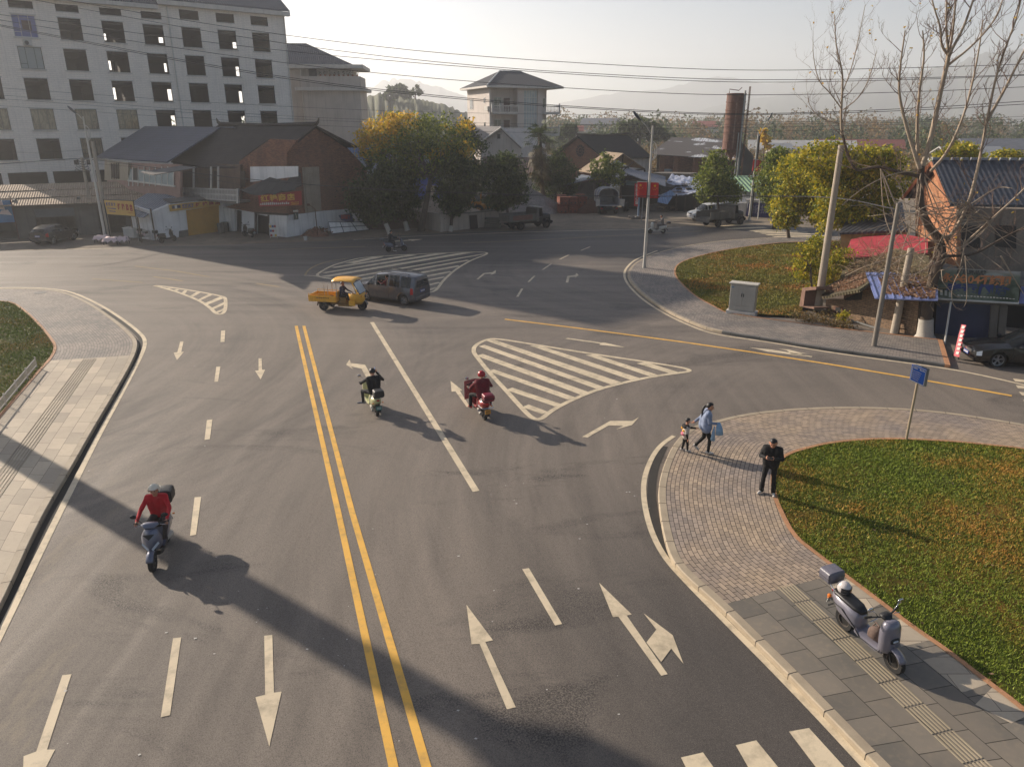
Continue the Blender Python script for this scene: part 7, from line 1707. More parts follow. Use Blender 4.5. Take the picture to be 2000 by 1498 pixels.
# ---------------------------------------------------------------- people and scooters
SKIN=mat("skin",hexc(196,146,118),.55,.06,8,.05,60,.03);HAIR=mat("black_hair",hexc(30,26,25),.5,.15,12,.2,60,.2)
def cloth(name,c,v=.15):return mat("cloth_"+name,c,.85,v,7,.14,90,.25)
WHITE_SHOE=cloth("white_shoe",hexc(214,208,200),.08);BLK=cloth("black",hexc(26,26,28));BLK2=cloth("charcoal",hexc(48,48,52))
def V3(*a):return Vector(a)
def person(label,loc,rz,J,mats,hair=True,extra=None,scale=1.0,group=None):
 """J: joints in local metres (x forward, y left); one continuous remeshed body with jointed fingers"""
 t=thing("person",label,"person",loc,rz,group);M0=wmat(t)@Matrix.Scale(scale,4);caps=[]
 def cp(a,b_,r0,r1,k):caps.append((Vector(J[a])if isinstance(a,str)else a,Vector(J[b_])if isinstance(b_,str)else b_,r0,r1,k))
 sh=(V3(*J['shL'])+V3(*J['shR']))/2;hp=(V3(*J['hipL'])+V3(*J['hipR']))/2;hd=V3(*J['head']);fw=V3(*J.get('face',(1,0,0))).normalized()
 cp(sh+(hp-sh)*.12,hp,.12,.12,1)
 for s in 'LR':
  S_=V3(*J['sh'+s]);H_=V3(*J['hip'+s]);w=J.get('bulk',1.0)
  cp(S_.lerp(sh,.22)+(hp-sh)*.1,H_.lerp(hp,.1),.118*w,.122*w,1);cp(S_,sh+(sh-hp)*.02,.075*w,.08*w,1)
  cp('sh'+s,'el'+s,.066*w,.052*w,1);cp('el'+s,'wr'+s,.05*w,.038*w,1 if 'fore' not in J else 4)
  cp('hip'+s,'kn'+s,.094,.066,2);cp('kn'+s,'an'+s,.064,.046*J.get('hem',1),2)
  A=V3(*J['an'+s]);T=V3(*J['toe'+s]);cp(A+(A-T)*.28+V3(0,0,-.035),T,.046,.036,3)
 cp(sh,hd+V3(0,0,-.06),.062,.056,0);up=V3(0,0,1)-fw*fw.z;up.normalize()
 cp(hd+up*.02-fw*.015,hd-up*.015+fw*.01,.098,.092,0);cp(hd-up*.06+fw*.035,hd-up*.085+fw*.045,.06,.048,0);cp(hd+fw*.1-up*.01,hd+fw*.112-up*.035,.012,.017,0)
 lr=up.cross(fw)
 for s in(-1,1):cp(hd+lr*.1*s-up*.02,hd+lr*.104*s+up*.02,.018,.02,0)
 for c in J.get('more',[]):caps.append((V3(*c[0]),V3(*c[1]),c[2],c[3],c[4]))
 b=MB()
 for(p,q,r0,r1,k)in caps:
  d=q-p;d=d.normalized()if d.length>1e-5 else V3(0,0,1)
  pts=[p-d*r0*f for f in(.98,.8,.45)]+[p,q]+[q+d*r1*f for f in(.45,.8,.98)];rr=[r0*.2,r0*.6,r0*.893,r0,r1,r1*.893,r1*.6,r1*.2];b.tube(pts,rr,12)
 o=b.build("tmp",SKIN,uv=False);md=o.modifiers.new("r",'REMESH');md.mode='VOXEL';md.voxel_size=.015;sm=o.modifiers.new("s",'SMOOTH');sm.iterations=3;sm.factor=.5
 e=bpy.data.meshes.new_from_object(o.evaluated_get(bpy.context.evaluated_depsgraph_get()));bpy.data.objects.remove(o)
 n=len(e.vertices);co=np.empty(n*3,'f');e.vertices.foreach_get('co',co);co=co.reshape(-1,3);F=[tuple(p.vertices)for p in e.polygons];C=np.array([co[list(f)].mean(0)for f in F]);best=np.full(len(F),9.0);lab=np.zeros(len(F),'i')
 for(p,q,r0,r1,k)in caps:
  p_,q_=np.array(p),np.array(q);d=q_-p_;L=max(d@d,1e-9);tt=np.clip(((C-p_)@d)/L,0,1);dist=np.linalg.norm(C-p_-tt[:,None]*d,axis=1)-(r0+(r1-r0)*tt)-(.004 if k else 0);m=dist<best;best[m]=dist[m];lab[m]=k
 nz=np.sin(co[:,2]*38+np.sin(co[:,1]*21)*2+co[:,0]*17)*.0028;ctr=np.array([0,0,0]);nr=np.empty(n*3,'f');e.vertices.foreach_get('normal',nr);hz=hd.z-.14;co=co+nr.reshape(-1,3)*(nz*(co[:,2]<hz))[:,None]
 b=MB();b.M=M0;b.add([Vector(v)for v in co],F);b.m=list(lab)
 for s,sg in(('L',1),('R',-1)):
  W=V3(*J['wr'+s]);E=V3(*J['el'+s]);d=(W-E).normalized();side=V3(*J.get('thumb'+s,(0,-sg,.2)));side=(side-d*side.dot(d)).normalized();pn=d.cross(side);curl=J.get('curl'+s,.5)
  b.tube([W+d*.0,W+d*.04,W+d*.085],[.03,.038,.034],8,0,sx=.6)
  for k,(o_,L)in enumerate(((.027,.075),(.009,.085),(-.009,.08),(-.027,.06))):
   p=W+d*.08+side*o_;pts=[p];dd=d.copy()
   for j in range(3):dd=(dd+pn*(curl*(.5+.2*j))*sg).normalized();pts.append(pts[-1]+dd*L/3)
   b.tube(pts,[.0095,.009,.008,.0065],6,0)
  p=W+d*.03+side*.032;b.tube([p,p+(d*.6+side).normalized()*.035,p+(d+side*.5).normalized()*.065],[.012,.01,.008],6,0)
 for s in(-1,1):b.sph(hd+fw*.087+lr*.034*s+up*.012,.013,8,5,5)
 b.tube([hd+fw*.097-lr*.022-up*.062,hd+fw*.103-up*.063,hd+fw*.097+lr*.022-up*.062],.006,5,6)
 mm=list(mats)+[SKIN]*(5-len(mats))+[HAIR,mat("lip",hexc(150,84,76),.5)]
 b.build("body",mm,t,smooth=True,uv=False)
 Rh=Matrix((fw,-lr if False else up.cross(fw),up)).transposed()
 if hair:
  b=MB();b.M=M0;rows=[]
  for j in range(9):
   p=math.pi*.62*j/8;row=[]
   for k in range(20):
    a=2*math.pi*k/20;cut=1 if math.cos(a)<.1 else.5;q=p*cut;r=.113+.004*math.sin(7*a+3*j);row.append(hd+Rh@V3(r*math.sin(q)*math.cos(a)*1.04-.012,r*.97*math.sin(q)*math.sin(a),.015+r*1.05*math.cos(q)))
   rows.append(row)
  b.grid(rows[::-1],close=True);b.build("hair",HAIR,t,smooth=True,uv=False)
 if extra:extra(t,M0,hd,fw,up,lr,Rh)
 return t
def helmet(col,visor=True):
 def f(t,M0,hd,fw,up,lr,Rh):
  b=MB();b.M=M0;rows=[]
  for j in range(10):
   p=math.pi*.66*j/9;row=[]
   for k in range(24):
    a=2*math.pi*k/24;q=p*(1 if math.cos(a)<.35 else.56);r=.136;row.append(hd+Rh@V3(r*1.08*math.sin(q)*math.cos(a)-.008,r*math.sin(q)*math.sin(a),.015+r*math.cos(q)))
   rows.append(row)
  b.grid(rows[::-1],close=True);o=b.build("helmet",col,t,smooth=True,uv=False)
  if visor:
   b=MB();b.M=M0;b.grid([[hd+Rh@V3(.135*math.cos(a)*x,.128*math.sin(a),z)for a in[-1.1+2.2*k/10 for k in range(11)]]for(x,z)in((1.03,.09),(1.14,.08))]);b.build("visor",col,o,smooth=True)
 return f
# ---- scooters: x forward, rear axle at 0, front axle at wb
def scooter(label,rear,front,col,seatcol,style='retro',box=None,group="scooters",name="scooter",plate2=None,lean=0.0,steer=0.0,extra=None,wbx=None):
 th=math.atan2(front.y-rear.y,front.x-rear.x);t=thing(name,label,"scooter",rear,th,group);wb=wbx or 1.28;M0=PM[t.name];t.rotation_euler=(lean,0,th);M0=Matrix.Translation(rear)@Matrix.Rotation(th,4,'Z')@Matrix.Rotation(lean,4,'X');PM[t.name]=M0
 P=paint("scooter_"+col[0],col[1],.3,.25 if style=='sport' else.1,.7,.14)
 def tb(nm,m,fn,smooth=False,bevel=0,parent=t):
  b=MB();b.M=M0;fn(b);return b.build(nm,m,parent,smooth=smooth,bevel=bevel)
 wheel(t,0,.0,.235,.11,.145,5,RIMD);fwh=wheel(t,wb,.0,.235,.1,.145,5,RIMD)
 tb("fork",BPLAST,lambda b:[b.tube([(wb,y,.235),(wb-.17,y,.72)],.022,7)for y in(-.075,.075)])
 tb("front_mudguard",P,lambda b:b.grid([[V3(wb-.02+(.27-.01*abs(j-3))*math.cos(a),.028*(j-3),.235+(.30-.018*abs(j-3))*math.sin(a))for j in range(7)]for a in[math.pi*(.12+.72*k/12)for k in range(13)]]),True).modifiers.new("t",'SOLIDIFY').thickness=.012
 sx=wb-.2
 if style=='retro':
  tb("leg_shield",P,lambda b:loft(b,[(sx-.06,.66,.06,.3),(sx-.03,.66,.2,.37),(sx+.06,.68,.205,.36),(sx+.12,.68,.17,.33),(sx+.16,.68,.1,.26)],22,3.2),True)
  tb("headlight",BPLAST,lambda b:loft(b,[(sx+.13,.66,.1,.06),(sx+.17,.66,.1,.055),(sx+.18,.66,.08,.04)],16,3.5),True);tb("lamp_lens",LAMP,lambda b:loft(b,[(sx+.178,.66,.06,.025),(sx+.19,.66,.055,.02)],14,3),True)
 else:
  tb("leg_shield",P,lambda b:b.grid([[V3(sx-.05+f*.0+(.22-.34*(z-.62)**2*3)*(1-abs(y/w)**1.6),y,z)for y in[w*(-1+2*k/10)for k in range(11)]]for f,z,w in((0,.42,.12),(0,.5,.19),(0,.62,.23),(0,.78,.22),(0,.92,.16),(0,.98,.1))]),50).modifiers.new("t",'SOLIDIFY').thickness=.03
  for s in(1,-1):tb("headlight",LAMP,lambda b:b.ext([(sx+.175,.03*s,.56),(sx+.1,.17*s,.7),(sx+.09,.19*s,.64),(sx+.165,.05*s,.5)],(.02,0,.004)))
  tb("badge",CHROME,lambda b:b.box((sx+.13,0,.87),(.02,.05,.03)));tb("cowl",BPLAST,lambda b:b.ext([(sx+.12,-.13,.9),(sx+.12,.13,.9),(sx+.165,0,.78)],(.02,0,.01)))
 tb("floorboard",BPLAST if style=='sport' else P,lambda b:loft(b,[(.42,.34,.17,.06),(.6,.31,.18,.045),(.95,.31,.18,.045),(sx+.02,.36,.16,.06)],14,5),40)
 tb("rear_body",P,lambda b:loft(b,[(-.34,.68,.06,.05),(-.28,.66,.12,.1),(-.05,.58,.19,.19),(.22,.54,.19,.21),(.4,.5,.17,.22),(.47,.44,.1,.16)],20,2.7),True)
 tb("seat",seatcol,lambda b:loft(b,[(-.3,.77,.09,.03),(-.2,.785,.15,.05),(.05,.77,.15,.05),(.3,.75,.14,.055),(.47,.73,.08,.04)],18,3),True)
 tb("rear_mudguard",BPLAST,lambda b:b.ext([(-.2,-.07,.5),(-.2,.07,.5),(-.42,.07,.28),(-.42,-.07,.28)],(-.02,0,.03)))
 tb("swing_arm",mat("chalky_alloy",hexc(196,190,180),.5,.1,5),lambda b:b.tube([(.5,.1,.3),(.1,.12,.25),(-.02,.12,.235)],[.04,.06,.07],8))
 tb("kickstand",BPLAST,lambda b:b.tube([(.45,.12,.28),(.4,.24,.03)]if lean else[(.4,.1,.26),(.2,.12,.2)],.014,5))
 tb("taillight",TAIL,lambda b:loft(b,[(-.36,.7,.06,.03),(-.38,.7,.05,.025)],12,3));pz=mat("plate_"+(plate2[0]if plate2 else "white"),plate2[1]if plate2 else hexc(196,196,192),.5,.05)
 pl=tb("number_plate",pz,lambda b:b.box((-.43,0,.44),(.012,.2,.14),rot=Matrix.Rotation(R(18),3,'Y')));tb("characters",W_TXT if plate2 and plate2[0]=='green' else BPLAST,lambda b:[b.box((-.438-.012*r,-.06+.04*k,.465-.045*r),(.004,.022,.028))for k in range(4)for r in(0,1)],parent=pl)
 for y in(.17,-.17):tb("indicator",mat("amber_lens",hexc(232,140,40),.2),lambda b:b.sph((-.32,y,.6),(.025,.035,.02),8,5),True)
 hx,hz=sx-.12,1.03
 hb=tb("handlebar",BPLAST,lambda b:b.tube([(hx-.1,-.34,hz),(hx-.02,-.2,hz+.02),(hx,0,hz-.02),(hx-.02,.2,hz+.02),(hx-.1,.34,hz)],.016,7))
 tb("steering_stem",CHROME if style=='retro' else BPLAST,lambda b:b.tube([(hx,0,hz),(sx+.0,0,.7)],.035,8));tb("dashboard",BPLAST if style=='retro' else P,lambda b:loft(b,[(hx-.06,hz+.02,.1 if style=='retro' else.16,.03),(hx+.04,hz+.02,.12 if style=='retro' else.2,.045),(hx+.12,hz-.03,.05 if style=='retro' else.1,.03)],14,2.5),True)
 for s in(1,-1):
  tb("grip",TYRE,lambda b:b.tube([(hx-.06,.25*s,hz+.012),(hx-.11,.38*s,hz-.002)],.022,8),parent=hb);tb("brake_lever",CHROME,lambda b:b.tube([(hx+.0,.19*s,hz),(hx-.0,.34*s,hz-.03)],.008,5),parent=hb)
  m_=tb("mirror",BPLAST if style=='sport' else CHROME,lambda b:(b.tube([(hx-.02,.16*s,hz+.02),(hx-.0,.24*s,hz+.14),(hx-.02,.31*s,hz+.2)],.008,6),b.sph((hx-.02,.34*s,hz+.22),(.02,.075,.05),12,8)),True)
 if box:
  rk=tb("rack",CHROME,lambda b:[b.tube([(-.15,y,.74),(-.4,y,.86),(-.6,y,.87)],.011,5)for y in(-.1,.1)])
  bw,bl,bh=box[1:4];tb("top_box",box[0],lambda b:loft(b,[(-.32,.88+bh/2,bw*.85,bh*.42),(-.34,.88+bh/2,bw,bh/2),(-.34-bl*.9,.88+bh/2,bw,bh/2),(-.34-bl,.88+bh/2,bw*.85,bh*.4)],20,4.5),40);tb("box_seam",BPLAST,lambda b:loft(b,[(-.325,.88+bh*.48,bw*1.015,.012),(-.35-bl,.88+bh*.48,bw*1.01,.012)],16,8))
 if extra:extra(t,tb,sx,M0)
 return t,M0,P
def ride(fw=.0,knee=.2,arms=None,**kw):
 J=dict(hipL=(.12,.1,.86),hipR=(.12,-.1,.86),knL=(.52,knee,.8),knR=(.52,-knee,.8),anL=(.6,.14,.42),anR=(.6,-.14,.42),toeL=(.78,.15,.38),toeR=(.78,-.15,.38),shL=(.2,.19,1.36),shR=(.2,-.19,1.36),elL=(.44,.32,1.15),elR=(.44,-.32,1.15),wrL=(.8,.33,1.05),wrR=(.8,-.33,1.05),head=(.27,0,1.57),face=(1,0,-.1),thumbL=(0,-1,0),thumbR=(0,1,0),curlL=1.1,curlR=1.1)
 J.update(kw);return J
SEATB=mat("black_seat_vinyl",hexc(34,34,36),.45,.1,6,.1,60,.08)
g=lambda u,v:G(u,v)
a_,f_=g(325,1060),g(301,1114);dirv=(f_-a_).normalized();a_=f_-dirv*1.28
sc,M1,_=scooter("grey scooter ridden towards the camera by the rider in red",a_,f_,("slate",hexc(116,120,138)),SEATB,'sport',(mat("black_top_box",hexc(44,44,46),.5),.19,.38,.34))
person("person in red jacket and cream helmet riding the grey scooter",sc.location,sc.rotation_euler.z,ride(),[SKIN,cloth("red",hexc(204,20,40)),cloth("brown_trousers",hexc(70,62,60)),cloth("blue_shoe",hexc(70,76,100))],False,helmet(mat("cream_helmet",hexc(236,226,208),.35,.05)),1.0,"people riding scooters")
def apron(t,tb,sx,M0):tb("leg_cover",BLK,lambda b:b.ext([(sx-.05,.24,1.0),(sx-.03,.26,.45),(sx-.3,.24,.42),(sx-.25,.25,.95)],(0,.012,0)))
a_=g(736,812);dl=Vector((-.40,.917,0));CRM=("cream",hexc(206,206,160))
sc,M1,Pc=scooter("cream scooter with green number plate ridden by the person on the phone",a_,a_+dl,CRM,SEATB,'retro',(mat("black_top_box",hexc(44,44,46),.5),.18,.3,.26),plate2=("green",hexc(40,122,112)))
p_=person("person in black jacket without helmet steering one-handed with a phone at the ear",sc.location,sc.rotation_euler.z,ride(knL=(.46,.36,.84),anL=(.42,.36,.44),toeL=(.5,.54,.40),knR=(.5,-.26,.82),elR=(.34,-.38,1.2),wrR=(.36,-.17,1.5),wrL=(.74,.34,1.04),elL=(.42,.4,1.14),curlR=.5,thumbR=(0,.3,1)),[SKIN,BLK,BLK2,cloth("grey_shoe",hexc(140,140,146))],True,None,1.0,"people riding scooters")
b=MB();b.M=wmat(sc);b.box((.4,-.125,1.6),(.075,.012,.15),rot=Matrix.Rotation(.3,3,'Y'));tag(b.build("phone",mat("blue_phone",hexc(130,160,214),.3),bevel=.004),"pale blue phone held to the ear by the rider in black","phone")
a_=g(946,819);dl=Vector((-.33,.944,0));RED=("crimson",hexc(160,24,36))
def redx(t,tb,sx,M0):
 tb("crash_bar",CHROME,lambda b:b.tube([(-.1,.24,.6),(-.42,.2,.58),(-.46,0,.58),(-.42,-.2,.58),(-.1,-.24,.6)],.013,6));tb("wind_apron",mat("patterned_apron",hexc(190,110,112),.6,.4,14),lambda b:b.grid([[V3(sx+.12-.5*abs(y)**1.3,y,z)for y in[-.42+.084*k for k in range(11)]]for z in(.42,.7,1.0,1.12)]),True)
sc,M1,_=scooter("crimson scooter with yellow plate ridden away by the person in the red helmet",a_,a_+dl,RED,SEATB,'retro',(mat("crimson_top_box",hexc(140,24,52),.35),.19,.32,.24),plate2=("yellow",hexc(226,164,40)),extra=redx)
person("person in maroon top, black sleeves and red helmet riding the crimson scooter",sc.location,sc.rotation_euler.z,ride(bulk=1.12,fore=1,elL=(.36,.38,1.08),elR=(.36,-.38,1.08),wrL=(.72,.36,1.0),wrR=(.72,-.36,1.0),knL=(.5,.34,.8),knR=(.5,-.34,.8),anL=(.46,.36,.38),anR=(.46,-.36,.38),toeL=(.62,.38,.33),toeR=(.62,-.38,.33),hem=1.5),[SKIN,cloth("maroon",hexc(124,26,44)),BLK,cloth("red_shoe",hexc(180,50,56)),BLK],False,helmet(mat("red_helmet",hexc(178,24,44),.25,.04),False),1.0,"people riding scooters")
f_=g(1744,1312);f_=G(1744,1310,.13);r_=G(1648,1226,.13);dd=(f_-r_).normalized();r_=f_-dd*1.28
def silx(t,tb,sx,M0):
 tb("side_panel",BPLAST,lambda b:b.tube([(-.25,-.19,.6),(.1,-.205,.62),(.42,-.175,.42),(.6,-.19,.31),(sx-.02,-.17,.33),(sx+.02,-.12,.5)],.013,6))
 tb("number_mount",mat("amber_lens",(1,1,1)),lambda b:b.sph((-.4,-.08,.56),(.05,.04,.04),8,5))
sc,M1,_=scooter("silver grey scooter parked on the stone slabs with a white helmet on its seat",r_,f_,("silver",hexc(132,130,142)),SEATB,'retro',(mat("silver_top_box",hexc(120,118,128),.35,.1),.2,.3,.27),lean=R(5),extra=silx,group="scooters")
hl=thing("helmet","white open face helmet with dark visor resting on the parked scooter seat","helmet",(M1@V3(-.12,0,.82)),sc.rotation_euler.z);b=MB();b.M=wmat(hl);b.sph((0,0,.1),(.15,.13,.14),18,12);b.build("shell",mat("white_helmet",hexc(214,208,206),.3,.05),hl,smooth=True);b=MB();b.M=wmat(hl);b.grid([[V3(.155*math.cos(a),.136*math.sin(a),z)*1 for a in[-1.2+2.4*k/10 for k in range(11)]]for z in(.04,.09,.15)]);b.build("visor",glass_dark("smoked_visor",(.03,.03,.035),.1),hl,smooth=True)
bg_=thing("bag","crumpled brown cloth bag on the footboard of the parked silver scooter","bag",(M1@V3(.78,0,.36)),sc.rotation_euler.z);b=MB();b.M=wmat(bg_);loft(b,[(-.14,.1,.06,.08),(-.08,.12,.13,.12),(.05,.15,.14,.15),(.13,.12,.1,.11)],14,2.4);b.build("body",cloth("bag_brown",hexc(120,100,90),.3),bg_,smooth=True);b=MB();b.M=wmat(bg_);b.tube([(-.1,0,.22),(-.05,.02,.33),(.06,-.02,.32),(.1,0,.24)],.014,6);b.build("strap",cloth("bag_brown",hexc(1,1,1)),bg_)
a_,f_=g(759,492),g(795,490);sc,M1,_=scooter("dark grey scooter crossing behind the van in the shade",a_,f_,("slate",hexc(116,120,138)),SEATB,'sport',(mat("grey_top_box",hexc(90,90,92),.4),.18,.3,.2))
person("person in dark clothes and pale trainers riding through the building's shadow",sc.location,sc.rotation_euler.z,ride(anR=(.42,-.2,.12),toeR=(.6,-.2,.05),knR=(.44,-.22,.62)),[SKIN,BLK2,BLK2,WHITE_SHOE],True,None,1.0,"people riding scooters")
a_,f_=g(1295,456),g(1274,456.5);sc,M1,_=scooter("white scooter with rear box riding past the farm trucks",a_,f_,("white",hexc(206,206,202)),SEATB,'retro',(mat("grey_top_box",(1,1,1)),.18,.3,.22))
person("person in a grey coat riding the white scooter along the far road",sc.location,sc.rotation_euler.z,ride(),[SKIN,cloth("grey_coat",hexc(132,126,122)),cloth("grey_coat",(1,1,1)),BLK],True,None,1.0,"people riding scooters")
scooter("black scooter with a rear box parked before the whitewashed wall",g(316,475),g(341,471),("black",hexc(34,34,36)),SEATB,'sport',(mat("black_top_box",(1,1,1)),.19,.32,.28))
scooter("black motorbike parked on the shop forecourt beside the dark doorway",g(493,464),g(469,460),("black",hexc(34,34,36)),SEATB,'sport',name="motorbike")
p_=wmat(TRK)@V3(.92,0,0);person("person in dark blue jacket driving the yellow three wheeler",p_,TRK.rotation_euler.z,ride(hipL=(0,.1,.92),hipR=(0,-.1,.92),knL=(.42,.18,.92),knR=(.42,-.18,.92),anL=(.46,.16,.5),anR=(.46,-.16,.5),toeL=(.6,.16,.44),toeR=(.6,-.16,.44),shL=(.02,.19,1.36),shR=(.02,-.19,1.36),elL=(.25,.27,1.12),elR=(.25,-.27,1.12),wrL=(.5,.25,1.02),wrR=(.5,-.25,1.02),head=(.06,0,1.56)),[SKIN,cloth("navy",hexc(50,54,84)),BLK2,BLK],True,None,.92)
p_=wmat(VAN)@V3(.0,.36,0);person("person in a maroon top at the wheel of the dark people carrier",p_,VAN.rotation_euler.z,ride(hipL=(0,.1,.86),hipR=(0,-.1,.86),knL=(.45,.15,.9),knR=(.45,-.15,.9),anL=(.6,.14,.5),anR=(.6,-.14,.5),toeL=(.7,.14,.45),toeR=(.7,-.14,.45),shL=(-.06,.19,1.26),shR=(-.06,-.19,1.26),elL=(.18,.24,1.06),elR=(.18,-.24,1.06),wrL=(.48,.16,1.14),wrR=(.48,-.16,1.14),head=(0,0,1.47)),[SKIN,cloth("maroon",(1,1,1)),BLK2,BLK],True)
fm=G(1498,964,.13);az=math.atan2(-fm.y,-fm.x)-.1
person("man in black jacket and trousers with white trainers looking at a phone".replace("man","person"),fm,az,dict(hipL=(0,.1,.9),hipR=(0,-.1,.9),knL=(.03,.13,.5),knR=(.05,-.14,.5),anL=(0,.16,.09),anR=(.02,-.16,.09),toeL=(.15,.2,.035),toeR=(.16,-.22,.035),shL=(0,.2,1.4),shR=(0,-.2,1.4),elL=(.06,.29,1.14),elR=(.06,-.29,1.14),wrL=(.27,.1,1.2),wrR=(.27,-.12,1.2),head=(.07,0,1.58),face=(1,0,-.55),bulk=1.06,thumbL=(.2,-.3,1),thumbR=(.2,.3,1),curlL=1.0,curlR=1.0,hem=1.5),[SKIN,BLK,cloth("black2",hexc(20,20,22)),WHITE_SHOE],True,None,.985)
b=MB();Mm=Matrix.Translation(fm)@Matrix.Rotation(az,4,'Z');b.M=Mm;b.box((.335,0,1.22),(.012,.16,.08),rot=Matrix.Rotation(-.6,3,'Y'));tag(b.build("phone",BPLAST,bevel=.004),"dark phone held sideways by the person in black","phone")
fw_=G(1374,884,.13);az=R(-8)
def pony(t,M0,hd,fw,up,lr,Rh):
 b=MB();b.M=M0;b.tube([hd-fw*.1+up*.0,hd-fw*.17-up*.05,hd-fw*.18-up*.2,hd-fw*.15-up*.4],[.03,.04,.035,.012],8);b.build("ponytail",HAIR,t,smooth=True)
 b=MB();b.M=M0;b.sph(hd-fw*.125-up*.01,.022,8,6);b.build("hair_tie",WHITE_SHOE,t)
person("woman with black ponytail, loose blue grey top and black trousers leading a child".replace("woman","person"),fw_,az,dict(hipL=(0,.09,.9),hipR=(0,-.09,.9),knL=(-.02,.08,.5),knR=(.14,-.08,.5),anL=(-.26,.09,.2),anR=(.12,-.09,.09),toeL=(-.16,.09,.06),toeR=(.27,-.09,.035),shL=(.02,.17,1.36),shR=(.02,-.17,1.36),elL=(-.12,.24,1.12),elR=(.06,-.26,1.1),wrL=(-.3,.26,.94),wrR=(.28,-.2,1.08),head=(.07,0,1.54),face=(1,-.15,-.2),bulk=1.05,curlL=.8,more=[((-.03,.1,1.2),(-.05,.12,.88),.15,.17,1),((.0,-.1,1.2),(.0,-.12,.88),.15,.17,1)]),[SKIN,cloth("denim_grey",hexc(146,158,182),.2),BLK,WHITE_SHOE],True,pony)
b=MB();b.M=Matrix.Translation(fw_)@Matrix.Rotation(az,4,'Z');b.tube([(.33,-.22,1.12),(.36,-.24,.95),(.38,-.25,.75)],[.05,.1,.12],9);b.tube([(.22,-.24,1.0),(.2,-.26,.8),(.2,-.28,.55)],[.015,.05,.07],7);tag(b.build("jacket_bundle",cloth("pale_blue",hexc(150,180,206)),smooth=True),"pale blue jacket carried over the arm of the person with ponytail","jacket")
fc_=G(1336,881,.13)
person("small child in a yellow, white and black jacket holding the adult's hand",fc_,R(-2),dict(hipL=(0,.08,.72),hipR=(0,-.08,.72),knL=(-.02,.08,.4),knR=(.1,-.08,.42),anL=(-.08,.08,.09),anR=(.12,-.08,.09),toeL=(.05,.09,.035),toeR=(.26,-.08,.035),shL=(0,.17,1.16),shR=(0,-.17,1.16),elL=(.2,.2,1.02),elR=(-.02,-.26,.94),wrL=(.44,.16,1.02),wrR=(.04,-.28,.72),head=(.06,0,1.42),face=(1,0,-.3),fore=1,bulk=1.1),[SKIN,cloth("pale_jacket",hexc(206,196,186)),BLK,cloth("white_shoe",(1,1,1)),BLK],True,lambda t,M0,hd,fw,up,lr,Rh:[(lambda b:(setattr(b,'M',M0),b.sph((-.02,0,1.17),(.17,.25,.1),16,8),b.build("black_yoke",BLK,t,smooth=True)))(MB()),(lambda b:(setattr(b,'M',M0),b.sph((-.03,.14,1.05),(.16,.1,.09),12,8),b.sph((-.03,-.13,1.02),(.16,.1,.07),12,8),b.build("yellow_panel",cloth("yellow",hexc(232,176,36)),t,smooth=True)))(MB()),(lambda b:(setattr(b,'M',M0),b.sph((-.06,-.02,.84),(.15,.19,.1),12,8),b.build("printed_panel",mat("pink_print",hexc(196,110,130),.7,.5,22),t,smooth=True)))(MB())],.72)
# ---------------------------------------------------------------- trees
BARK=mat("grey_bark",hexc(116,104,92),.95,.25,2.5,.3,22,.5);BARKW=mat("pale_bark",hexc(188,172,152),.9,.16,2.5,.25,18,.3);BARKD=mat("dark_bark",hexc(104,90,78),.95,.25,2.5,.3,22,.5);LIME=mat("limewashed_bark",hexc(200,194,184),.9,.1,3,.25,18,.3)
LG=leaf_mat("leaf_dark",[hexc(52,66,38),hexc(76,92,50),hexc(108,120,66)]);LM=leaf_mat("leaf_mid",[hexc(78,98,40),hexc(124,138,58),hexc(170,172,84)])
LY2=leaf_mat("leaf_yellow",[hexc(190,176,66),hexc(236,206,84),hexc(216,172,62),hexc(160,160,66)]);LYG=leaf_mat("leaf_yellow_green",[hexc(96,110,30),hexc(160,166,50),hexc(222,200,60),hexc(124,136,44)]);LB=leaf_mat("leaf_brown",[hexc(118,100,72),hexc(150,124,86),hexc(106,104,62),hexc(172,138,84)])
def leaves(blobs,n,size,seed,clump=.34,shell=.55):
 """leaf quads gathered in clumps through ellipsoid volumes: blobs = [(centre, (rx, ry, rz), weight)]"""
 rg=np.random.default_rng(seed);W_=np.array([b[2]*b[1][0]*b[1][1]for b in blobs]);W_/=W_.sum();nc=max(8,n//26);bi=rg.choice(len(blobs),nc,p=W_)
 d=rg.normal(0,1,(nc,3));d/=np.linalg.norm(d,axis=1)[:,None];r=shell+(1.16-shell)*rg.random(nc)**.7;Cb=np.array([tuple(b[0])for b in blobs]);Rb=np.array([b[1]for b in blobs])
 cc=Cb[bi]+d*Rb[bi]*r[:,None];ci=rg.integers(0,nc,n);p=cc[ci]+rg.normal(0,1,(n,3))*clump*np.array([1,1,.62])*(Rb[bi][ci].mean(1)*.5+.25)[:,None]
 ax=rg.normal(0,1,(n,3))+np.array([0,0,-.25]);ax/=np.linalg.norm(ax,axis=1)[:,None];t=rg.normal(0,1,(n,3));t=np.cross(ax,t);t/=np.linalg.norm(t,axis=1)[:,None]
 s=size*(.6+.8*rg.random(n))[:,None];V=np.stack([p-ax*s,p-t*s*.5,p+ax*s,p+t*s*.5],1).reshape(-1,3);return V,np.arange(4*n).reshape(-1,4)
def pxblobs(bl,Y,thick=.9):
 out=[]
 for q in bl:
  u,v,ru,rv=q[:4];y=Y+(q[4]if len(q)>4 else 0);c=PY(u,v,y);k=(y*_cp-(c.z-CAMH)*_sp)/FPX;out.append((c,(ru*k,max(ru,rv)*k*thick,rv*k),1))
 return out
